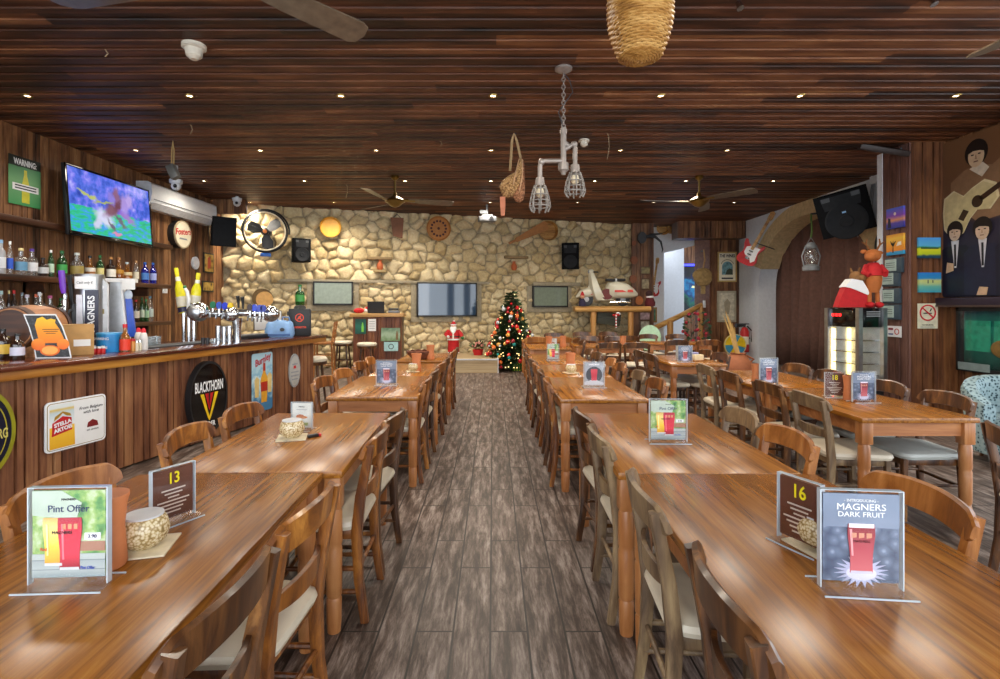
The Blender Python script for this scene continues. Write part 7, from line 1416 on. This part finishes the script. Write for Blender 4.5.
for px, py, Y, lab in ((176, 186, 8.6, 'white dome camera under the ceiling beside the air conditioner'), (237, 203, 11.0, 'white dome camera under the ceiling at the bar wall corner')):
    p = at(px, py, Y); e = E('dome_camera', lab, 'camera', p); part('dome', MB().ball(0, 0, 0, .075), P_('#c9ccce', .4), e); part('mount', MB().lathe([(0, .04), (.09, .04), (.1, .1), (.03, .12), (.03, CEIL - p.z), (0, CEIL - p.z)], 22), P_('#c9ccce', .4), e); part('lens', MB().ball(.02, -.06, -.01, .03), 'black', e)
p = at(487, 219, 11.9); e = E('projector', 'white projector hung from the ceiling before the stone wall', 'projector', p, R(8)); part('casing', MB().box(-.2, -.14, -.06, .2, .14, .05, .015), P_('#6f7276', .6), e); part('lens', MB().tube([(.08, -.14, 0), (.08, -.17, 0)], .045, 16), 'black', e); part('mount', MB().tube([(0, 0, .05), (0, 0, CEIL - p.z)], .025).box(-.12, -.08, .05, .12, .08, .09).box(-.16, -.02, .12, -.02, .1, .2), P_('#8a8d90', .4, .4), e)
for px, py, lab in ((738, 6, 'small steel spotlight on a stalk near the photo top, over the centre'), (931, 2, 'small steel spotlight at the photo top, over the arch side')):
    Y = 3.95; p = at(px, py, Y); e = E('spotlight', lab, 'spotlight', (p.x, Y, CEIL)); h = p.z - CEIL; part('stem', MB().tube([(0, 0, 0), (0, 0, h + .03)], .008), 'steel', e); part('lamp_head', MB().tube([(0, 0, h + .03), (.01, -.02, h - .03)], [.018, .028], 14), 'steel', e)
# dangling ends of string and hooks on the ceiling
for k, (px, py, l) in enumerate(((190, 125, .12), (607, 134, .35), (346, 185, .25), (440, 141, .08), (105, 50, .06))):
    Y = (CEIL - EYE) * F / (CY - py); one('ceiling_hook', MB().tube([(0, 0, .01), (.02, 0, -.02), (.03, 0, -l * .5), (-.0, 0, -l)], .006), P_('#8a7458', .7), 'loose string end on the ceiling boards, %s' % ['near the rope-hung device', 'beside the chandelier', 'before the bar-side fan', 'above the crocheted bag', 'over the bar'][k], 'string', ((px - CX) * Y / F, Y, CEIL))
# ------------------------------------------------------------------ things on the tables
TZ = .751
def holder(kind, w_, h_, label, group='acrylic menu holders'):
    e = E('menu_holder', label, 'menu holder', (0, 0, 0), 0, group)
    part('stand_base', MB().prism(rrect(w_ * 1.12, .10, .008), 0, .004), 'acrylic', e).rotation_euler = (PI / 2, 0, 0)
    e.children[0].location = (0, 0, .004)
    part('base_edge', MB().box(-w_ * .56, -.052, .0, w_ * .56, -.0495, .004), 'acryledge', e); part('base_edge', MB().box(-w_ * .56, .0495, .0, w_ * .56, .052, .004), 'acryledge', e)
    part('sleeve', MB().box(-w_ / 2, -.008, .004, w_ / 2, -.006, h_).box(-w_ / 2, .006, .004, w_ / 2, .008, h_), 'acrylic', e)
    part('sleeve_edge', MB().box(-w_ / 2 - .002, -.009, .004, -w_ / 2 + .001, .009, h_).box(w_ / 2 - .001, -.009, .004, w_ / 2 + .002, .009, h_).box(-w_ / 2, -.009, h_ - .0015, w_ / 2, .009, h_), 'acryledge', e)
    cw, ch, z0 = w_ * .93, h_ * .88, h_ * .08
    def card(m): return part('card', MB().box(-cw / 2, -.003, z0, cw / 2, .003, z0 + ch), m, e)
    Y0 = -.0045
    if kind == 'cider':
        m, nt, b = new('dark_fruit_print'); v, tc = objvec(nt, (1, 1, 1), False); n = nt.nodes.new('ShaderNodeTexVoronoi'); n.inputs['Scale'].default_value = 38; nt.links.new(v, n.inputs['Vector'])
        nt.links.new(ramp(nt, [(0, '#9aa6bc'), (.25, '#66748c'), (.6, '#4c5a72'), (1, '#34405a')], n.outputs['Distance']), b.inputs['Base Color']); setp(b, Roughness=.35)
        c_ = card(m); z = lambda q: z0 + ch * q
        flat('sky_print', [(-cw / 2, z(.62)), (cw / 2, z(.62)), (cw / 2, z(1)), (-cw / 2, z(1))], P_('#76849a', .35), e, Y0)
        sp_ = []
        for k in range(40): an = 2 * PI * k / 40; r_ = cw * (.36 if k % 2 else .2) * (1 if k % 4 else 1.1); sp_.append((r_ * math.cos(an), z(.12) + r_ * .62 * math.sin(an)))
        flat('splash_print', sp_, P_('#b4b6d2', .35), e, Y0 - .0006); flat('splash_core', [(cw * .2 * math.cos(2 * PI * k / 20), z(.1) + cw * .1 * math.sin(2 * PI * k / 20)) for k in range(20)], P_('#d4d4ea', .35), e, Y0 - .0012)
        flat('pint_print', pint(0, z(.1), ch * .56, cw * .36), grad('dark_fruit_pint', [(0, '#c8686e'), (.5, '#a8404c'), (.85, '#8a2c36'), (1, '#7a242c')], 2, z(.1), z(.66), .05), e, Y0 - .002)
        flat('gleam_print', [(-cw * .13, z(.3)), (-cw * .105, z(.3)), (-cw * .125, z(.6)), (-cw * .155, z(.6))], P_('#d89a9e', .35), e, Y0 - .0028); flat('glass_foot', [(-cw * .145, z(.1)), (cw * .145, z(.1)), (cw * .14, z(.13)), (-cw * .14, z(.13))], P_('#c8c4d8', .35), e, Y0 - .0028)
        flat('foam_print', [(-cw * .165, z(.62)), (cw * .165, z(.62)), (cw * .165, z(.665)), (-cw * .165, z(.665))], P_('#e8e0ec', .35), e, Y0 - .0028)
        for q in (-.1, 0, .1): flat('gold_mark', [(cw * (q - .035), z(.5)), (cw * (q + .035), z(.51)), (cw * (q + .035), z(.56)), (cw * (q - .035), z(.56))], P_('#c48a70', .35), e, Y0 - .0028)
        text('- INTRODUCING -', ch * .045, 'white', e, 0, z(.925), Y0 - .001, bold=0); text('MAGNERS', ch * .105, 'white', e, 0, z(.85), Y0 - .001, sx=1.12); text('DARK FRUIT', ch * .082, 'white', e, 0, z(.765), Y0 - .001, sx=1.1); text('MAGNERS', ch * .04, P_('#5a1420', .4), e, 0, z(.465), Y0 - .003)
    elif kind == 'pint':
        m, nt, b = new('garden_print'); v, tc = objvec(nt, (1, 1, 1), False); n = nt.nodes.new('ShaderNodeTexNoise'); n.inputs['Scale'].default_value = 22; n.inputs['Detail'].default_value = 4; nt.links.new(v, n.inputs['Vector'])
        nt.links.new(ramp(nt, [(.3, '#2a5a34'), (.42, '#5a9450'), (.52, '#8fb060'), (.6, '#b4c89a'), (.7, '#c8d2c0')], n.outputs['Fac']), b.inputs['Base Color']); setp(b, Roughness=.35)
        card(m); z = lambda q: z0 + ch * q
        flat('haze_print', [(-cw / 2, z(.72)), (cw * .1, z(.66)), (cw * .18, z(.86)), (-cw * .1, z(1)), (-cw / 2, z(1))], P_('#b4c4b4', .35), e, Y0); flat('fence_print', [(cw * .1, z(.3)), (cw / 2, z(.3)), (cw / 2, z(.41)), (cw * .1, z(.41))], P_('#a0705a', .35), e, Y0 - .0003)
        flat('deck_print', [(-cw / 2, z(0)), (cw / 2, z(0)), (cw / 2, z(.27)), (-cw / 2, z(.27))], grad('pale_deck', [(0, '#8a9a9e'), (.3, '#a9b4b4'), (.34, '#6f7f82'), (.36, '#adb8b8'), (.7, '#9aa6a8'), (.74, '#6f7f82'), (.77, '#b0bab8')], 2, z(0), z(.27)), e, Y0 - .0005)
        flat('pint_print', pint(-cw * .2, z(.14), ch * .55, cw * .30), grad('lager_pint', [(0, '#d89a1c'), (.4, '#f2c83a'), (.8, '#f0d880'), (1, '#d8a860')], 2, z(.14), z(.69), .05), e, Y0 - .001); flat('pint_print', pint(.02 * cw, z(.09), ch * .6, cw * .33), grad('berry_pint', [(0, '#8a1426'), (.3, '#d83048'), (.75, '#c82840'), (1, '#a83040')], 2, z(.09), z(.69), .05), e, Y0 - .002)
        for q in (-.08, .0, .08): flat('gold_mark', [(cw * (q - .02 + .02), z(.56)), (cw * (q + .03 + .02), z(.56)), (cw * (q + .03 + .02), z(.62)), (cw * (q - .02 + .02), z(.62))], P_('#c8906a', .35), e, Y0 - .003)
        text('Pint Offer', ch * .115, P_('#1c2c5a', .4), e, 0, z(.79), Y0 - .001); text('MAGNERS', ch * .035, 'ink', e, 0, z(.9), Y0 - .001); text('MAGNERS', ch * .05, 'ink', e, -cw * .08, z(.52), Y0 - .0032)
        flat('price_tag', [(cw * .22, z(.43)), (cw * .44, z(.43)), (cw * .44, z(.51)), (cw * .22, z(.51))], 'white', e, Y0 - .001); text('3.90', ch * .06, P_('#2a2a5a', .4), e, cw * .33, z(.47), Y0 - .0025)
        text('Red', ch * .05, P_('#d84a3a', .4), e, -cw * .33, z(.33), Y0 - .003, bold=0); text('Pint Offer', ch * .05, P_('#2a4ab8', .4), e, cw * .27, z(.11), Y0 - .003, sx=.8)
        for px_, w2, h2, hx in ((-cw * .2, cw * .27, .14, '#f4e6a0'), (.02 * cw, cw * .3, .09, '#f07a88')): flat('gleam_print', [(px_ - w2 * .32, z(h2 + .12)), (px_ - w2 * .24, z(h2 + .12)), (px_ - w2 * .28, z(.62)), (px_ - w2 * .38, z(.62))], P_(hx, .35), e, Y0 - .003); flat('glass_foot', [(px_ - w2 * .44, z(h2)), (px_ + w2 * .44, z(h2)), (px_ + w2 * .43, z(h2 + .03)), (px_ - w2 * .43, z(h2 + .03))], P_('#d0d4d8', .35), e, Y0 - .003)
    elif kind == 'number13' or kind == 'number16' or kind == 'number18':
        card(P_('#5c3220', .5)); z = lambda q: z0 + ch * q
        text(kind[-2:], ch * .32, P_('#f0e01c', .4), e, 0, z(.8), Y0 - .001, bold=.0008, sx=.8)
        for k, l in enumerate((.3, .22, .14, .4, .32, .24, .18)): flat('fine_print', [(-cw * l, z(.56 - .075 * k)), (cw * l, z(.56 - .075 * k)), (cw * l, z(.585 - .075 * k)), (-cw * l, z(.585 - .075 * k))], P_('#d8ccc0', .5), e, Y0)
    elif kind == 'food':
        card(P_('#d0d2cc', .4)); z = lambda q: z0 + ch * q
        flat('plate_print', [(cw * .3 * math.cos(2 * PI * k / 20), z(.42) + ch * .06 * math.sin(2 * PI * k / 20)) for k in range(20)], P_('#c07a3c', .4), e, Y0); flat('bun_print', [(cw * .22 * math.cos(PI * k / 10) - cw * .08, z(.44) + ch * .1 * math.sin(PI * k / 10)) for k in range(11)], P_('#b0602a', .4), e, Y0 - .001); flat('salad_print', [(-cw * .3, z(.08)), (cw * .3, z(.08)), (cw * .34, z(.2)), (-cw * .34, z(.2))], P_('#8a9a5a', .4), e, Y0)
        text('MENU', ch * .09, 'ink', e, 0, z(.85), Y0 - .001); flat('fine_print', [(-cw * .28, z(.72)), (cw * .28, z(.72)), (cw * .28, z(.74)), (-cw * .28, z(.74))], 'inkgrey', e, Y0)
    elif kind == 'round':
        card(P_('#9fa6b0', .4)); z = lambda q: z0 + ch * q
        flat('disc_print', [(cw * .42 * math.cos(2 * PI * k / 28), z(.45) + cw * .42 * math.sin(2 * PI * k / 28)) for k in range(28)], P_('#3a4048', .4), e, Y0); flat('pint_print', pint(0, z(.2), ch * .5, cw * .34), P_('#c8384a', .4), e, Y0 - .001); flat('ice_print', [(-cw / 2, z(0)), (cw / 2, z(0)), (cw / 2, z(.1)), (0, z(.26)), (-cw / 2, z(.14))], P_('#c8ccd4', .4), e, Y0 - .0005); text('DARK FRUIT', ch * .085, 'white', e, 0, z(.9), Y0 - .001, bold=.001)
    return e
HP = {}
def put_holder(kind, px, py, w_, h_, rz, label):
    p = onz(px, py, TZ); key = (kind, round(w_, 2), round(h_, 2))
    if key not in HP: e = holder(kind, w_, h_, label); HP[key] = e; e.location = p; e.rotation_euler = (0, 0, rz)
    else: e = copy_tree(HP[key], label, None, p, rz)
    return e
put_holder('pint', 70, 584, .20, .26, R(3), 'clear menu holder with a green pint offer card on the nearest bar-side table')
put_holder('cider', 860, 589, .20, .26, R(-6), 'clear menu holder with blue cider card on the nearest centre table')
put_holder('number13', 173, 521, .145, .19, R(62), 'clear holder with yellow 13 on brown card, bar-side table')
put_holder('number16', 800, 546, .14, .21, R(-66), 'clear holder with yellow 16 on brown card, behind the blue cider card')
put_holder('pint', 668, 442, .20, .235, R(-2), 'clear menu holder with pint card on the second centre table')
put_holder('food', 302, 429.5, .125, .165, R(-4), 'small menu holder with food picture behind the candle, second bar-side table')
put_holder('cider', 386.5, 385, .19, .235, R(2), 'clear menu holder with cider card on the third bar-side table')
put_holder('round', 594, 387, .19, .235, R(2), 'clear menu holder with roundel card on the third centre table')
put_holder('pint', 553, 360.5, .16, .23, R(2), 'clear menu holder with green card on the fifth centre table')
put_holder('cider', 863.5, 402, .18, .235, R(2), 'clear menu holder with cider card on the nearest arch-side table')
put_holder('cider', 768.5, 385, .18, .255, R(8), 'clear menu holder with cider card on the second arch-side table')
put_holder('cider', 685, 362, .19, .22, R(2), 'clear menu holder with cider card on the third arch-side table')
put_holder('number18', 834.5, 397, .14, .2, R(-20), 'clear holder with yellow number on brown card, arch-side table')
put_holder('food', 679.5, 359.5, .11, .19, R(-60), 'small menu holder edge-on beside the third arch-side cider card')
put_holder('food', 553.5, 347, .12, .16, R(0), 'small pale menu holder on the terracotta-cup table')
# mosaic candle bowls on mats
mos = voro('mosaic_glass', [(0, '#e8dfc6'), (.45, '#d9c9a0'), (.62, '#b39a68'), (.88, '#8a744a')], 120, .25)
def candle(label, loc, s=1.0, mat=None):
    e = E('candle_bowl', label, 'candle holder', loc, 0, 'mosaic candle bowls')
    part('bowl', MB().lathe([(0, 0), (.035 * s, 0), (.06 * s, .02 * s), (.07 * s, .05 * s), (.062 * s, .08 * s), (.052 * s, .095 * s), (.046 * s, .095 * s), (.055 * s, .07 * s), (.055 * s, .03 * s), (0, .015 * s)], 32), mat or mos, e); part('rim', MB().lathe([(.045 * s, .093 * s), (.053 * s, .093 * s), (.053 * s, .099 * s), (.045 * s, .099 * s)], 32), 'lgrey', e); part('candle_sand', MB().lathe([(0, .06 * s), (.054 * s, .06 * s), (.054 * s, .078 * s), (0, .08 * s)], 24), P_('#4a4a50', .8), e)
    return e
def mat_(label, loc, rz, s=.15):
    e = one('table_mat', MB().box(-s / 2, -s / 2, 0, s / 2, s / 2, .006, .002), P_('#d8ccae', .6, noise=.25), label, 'coaster', loc, rz, 'square coasters'); return e
cands = [(144, 548, 1.0, 'mosaic candle bowl beside the terracotta pot on the nearest bar-side table'), (292, 438, .98, 'mosaic candle bowl before the food menu on the second bar-side table'), (821, 548, .95, 'mosaic candle bowl hidden behind the blue cider card'), (413, 371.5, .85, 'pale candle jar on the fourth bar-side table'), (571, 373, .9, 'pale candle jar on the fourth centre table'), (841, 396.5, .7, 'pale candle jar by the terracotta cup, arch-side table')]
cp = None
for px, py, s, lab in cands:
    p = onz(px, py, TZ); p.z = TZ + .0065
    if cp is None: cp = candle(lab, p)
    else: c = copy_tree(cp, lab, None, p); c.scale = (s, s, s)
    mat_('square pale coaster under the ' + lab.split(' on the')[0].split(' before')[0].replace('hidden ', '') + [', nearest', ', second table', '', ', fourth bar-side table', ', fourth centre table', ''][[q[3] for q in cands].index(lab)], (p.x, p.y, TZ), R(15), .16 * s)
def pot(label, px, py, r, h, tall=False):
    p = onz(px, py, TZ); e = E('terracotta_pot', label, 'pot', p, 0, 'terracotta cutlery pots')
    part('pot_wall', MB().lathe([(0, 0), (r * .92, 0), (r, h * .04), (r * .93, h * .3), (r * .86, h * .55), (r * .96, h * .85), (r * 1.04, h * .95), (r * 1.04, h), (r * .92, h), (r * .84, h * .8), (r * .76, h * .5), (0, h * .1)], 32), 'terracotta', e)
    if tall:
        part('rim', MB().lathe([(r * .93, h * .97), (r * 1.08, h * .97), (r * 1.08, h * 1.02), (r * .93, h * 1.02)], 32), 'terracotta', e)
    return e
pot('tall terracotta pot half behind the pint offer card', 106, 566, .052, .2, True)
for px, py, lab in ((416.5, 371, 'terracotta cutlery pot on the fourth bar-side table'), (430.5, 359.5, 'terracotta cutlery pot on the last bar-side table'), (570.5, 370, 'terracotta cutlery pot on the fourth centre table'), (850, 400, 'terracotta cutlery pot beside the arch-side cider card'), (757, 384, 'terracotta cutlery pot on the second arch-side table'), (549, 347.5, 'terracotta cutlery pot on the terracotta-cup table'), (563, 347, 'terracotta cutlery pot on the tree-side table'), (623, 347, 'terracotta cutlery pot on the scooter-shelf table')):
    pot(lab, px, py, .048 if py > 380 else .056, .19 if py > 380 else .2)
p = onz(313, 437, TZ); e = E('lighter', 'tiny black and red lighter beside the food menu', 'lighter', p, R(40)); part('case', MB().box(-.03, -.012, 0, .03, .012, .016, .003), 'black', e); part('cap', MB().box(.03, -.012, 0, .045, .012, .016, .003), 'red', e)
for k, (x, y) in enumerate(((2.75, 7.0), (2.82, 7.35))):
    e = E('napkin_holder', ['wooden napkin holder on the third arch-side table', 'lilac folded napkin on the third arch-side table'][k], 'napkin holder', (x, y, TZ), R(20)); 
    part('tray', MB().box(-.09, -.06, 0, .09, .06, .015, .003), 'chair_honey' if k == 0 else P_('#8a8ab0', .8), e); part('napkins', MB().box(-.075, -.04, .015, .075, .04, .085, .006), P_('#d8c8a0', .8) if k == 0 else P_('#9a9ac0', .8), e)
p = at(777, 350, 6); e = E('brown_wicker_bowl', 'brown wicker bread basket on the last bar-side table edge', 'basket', (-1.02, 7.25, TZ)); part('bowl', MB().lathe([(0, 0), (.1, 0), (.17, .07), (.18, .1), (.165, .1), (.1, .02), (0, .02)], 22), P_('#6a3a22', .8, noise=.4), e); part('rim', MB().tube([(.175 * math.cos(2 * PI * i / 24), .175 * math.sin(2 * PI * i / 24), .1 + .012 * (i % 2)) for i in range(24)], .012, 6, closed=True), P_('#5a2e1a', .8), e)
bpy.context.view_layer.update()
# lettering becomes plain mesh, one per text
dg = bpy.context.evaluated_depsgraph_get(); done = {}
for o in [o for o in bpy.data.objects if o.type == 'FONT']:
    k = o.data.name
    if k not in done: done[k] = bpy.data.meshes.new_from_object(o.evaluated_get(dg))
    n = bpy.data.objects.new('lettering', done[k]); link(n); n.parent = o.parent; n.matrix_local = o.matrix_local.copy()
    bpy.data.objects.remove(o)
bpy.context.view_layer.update()
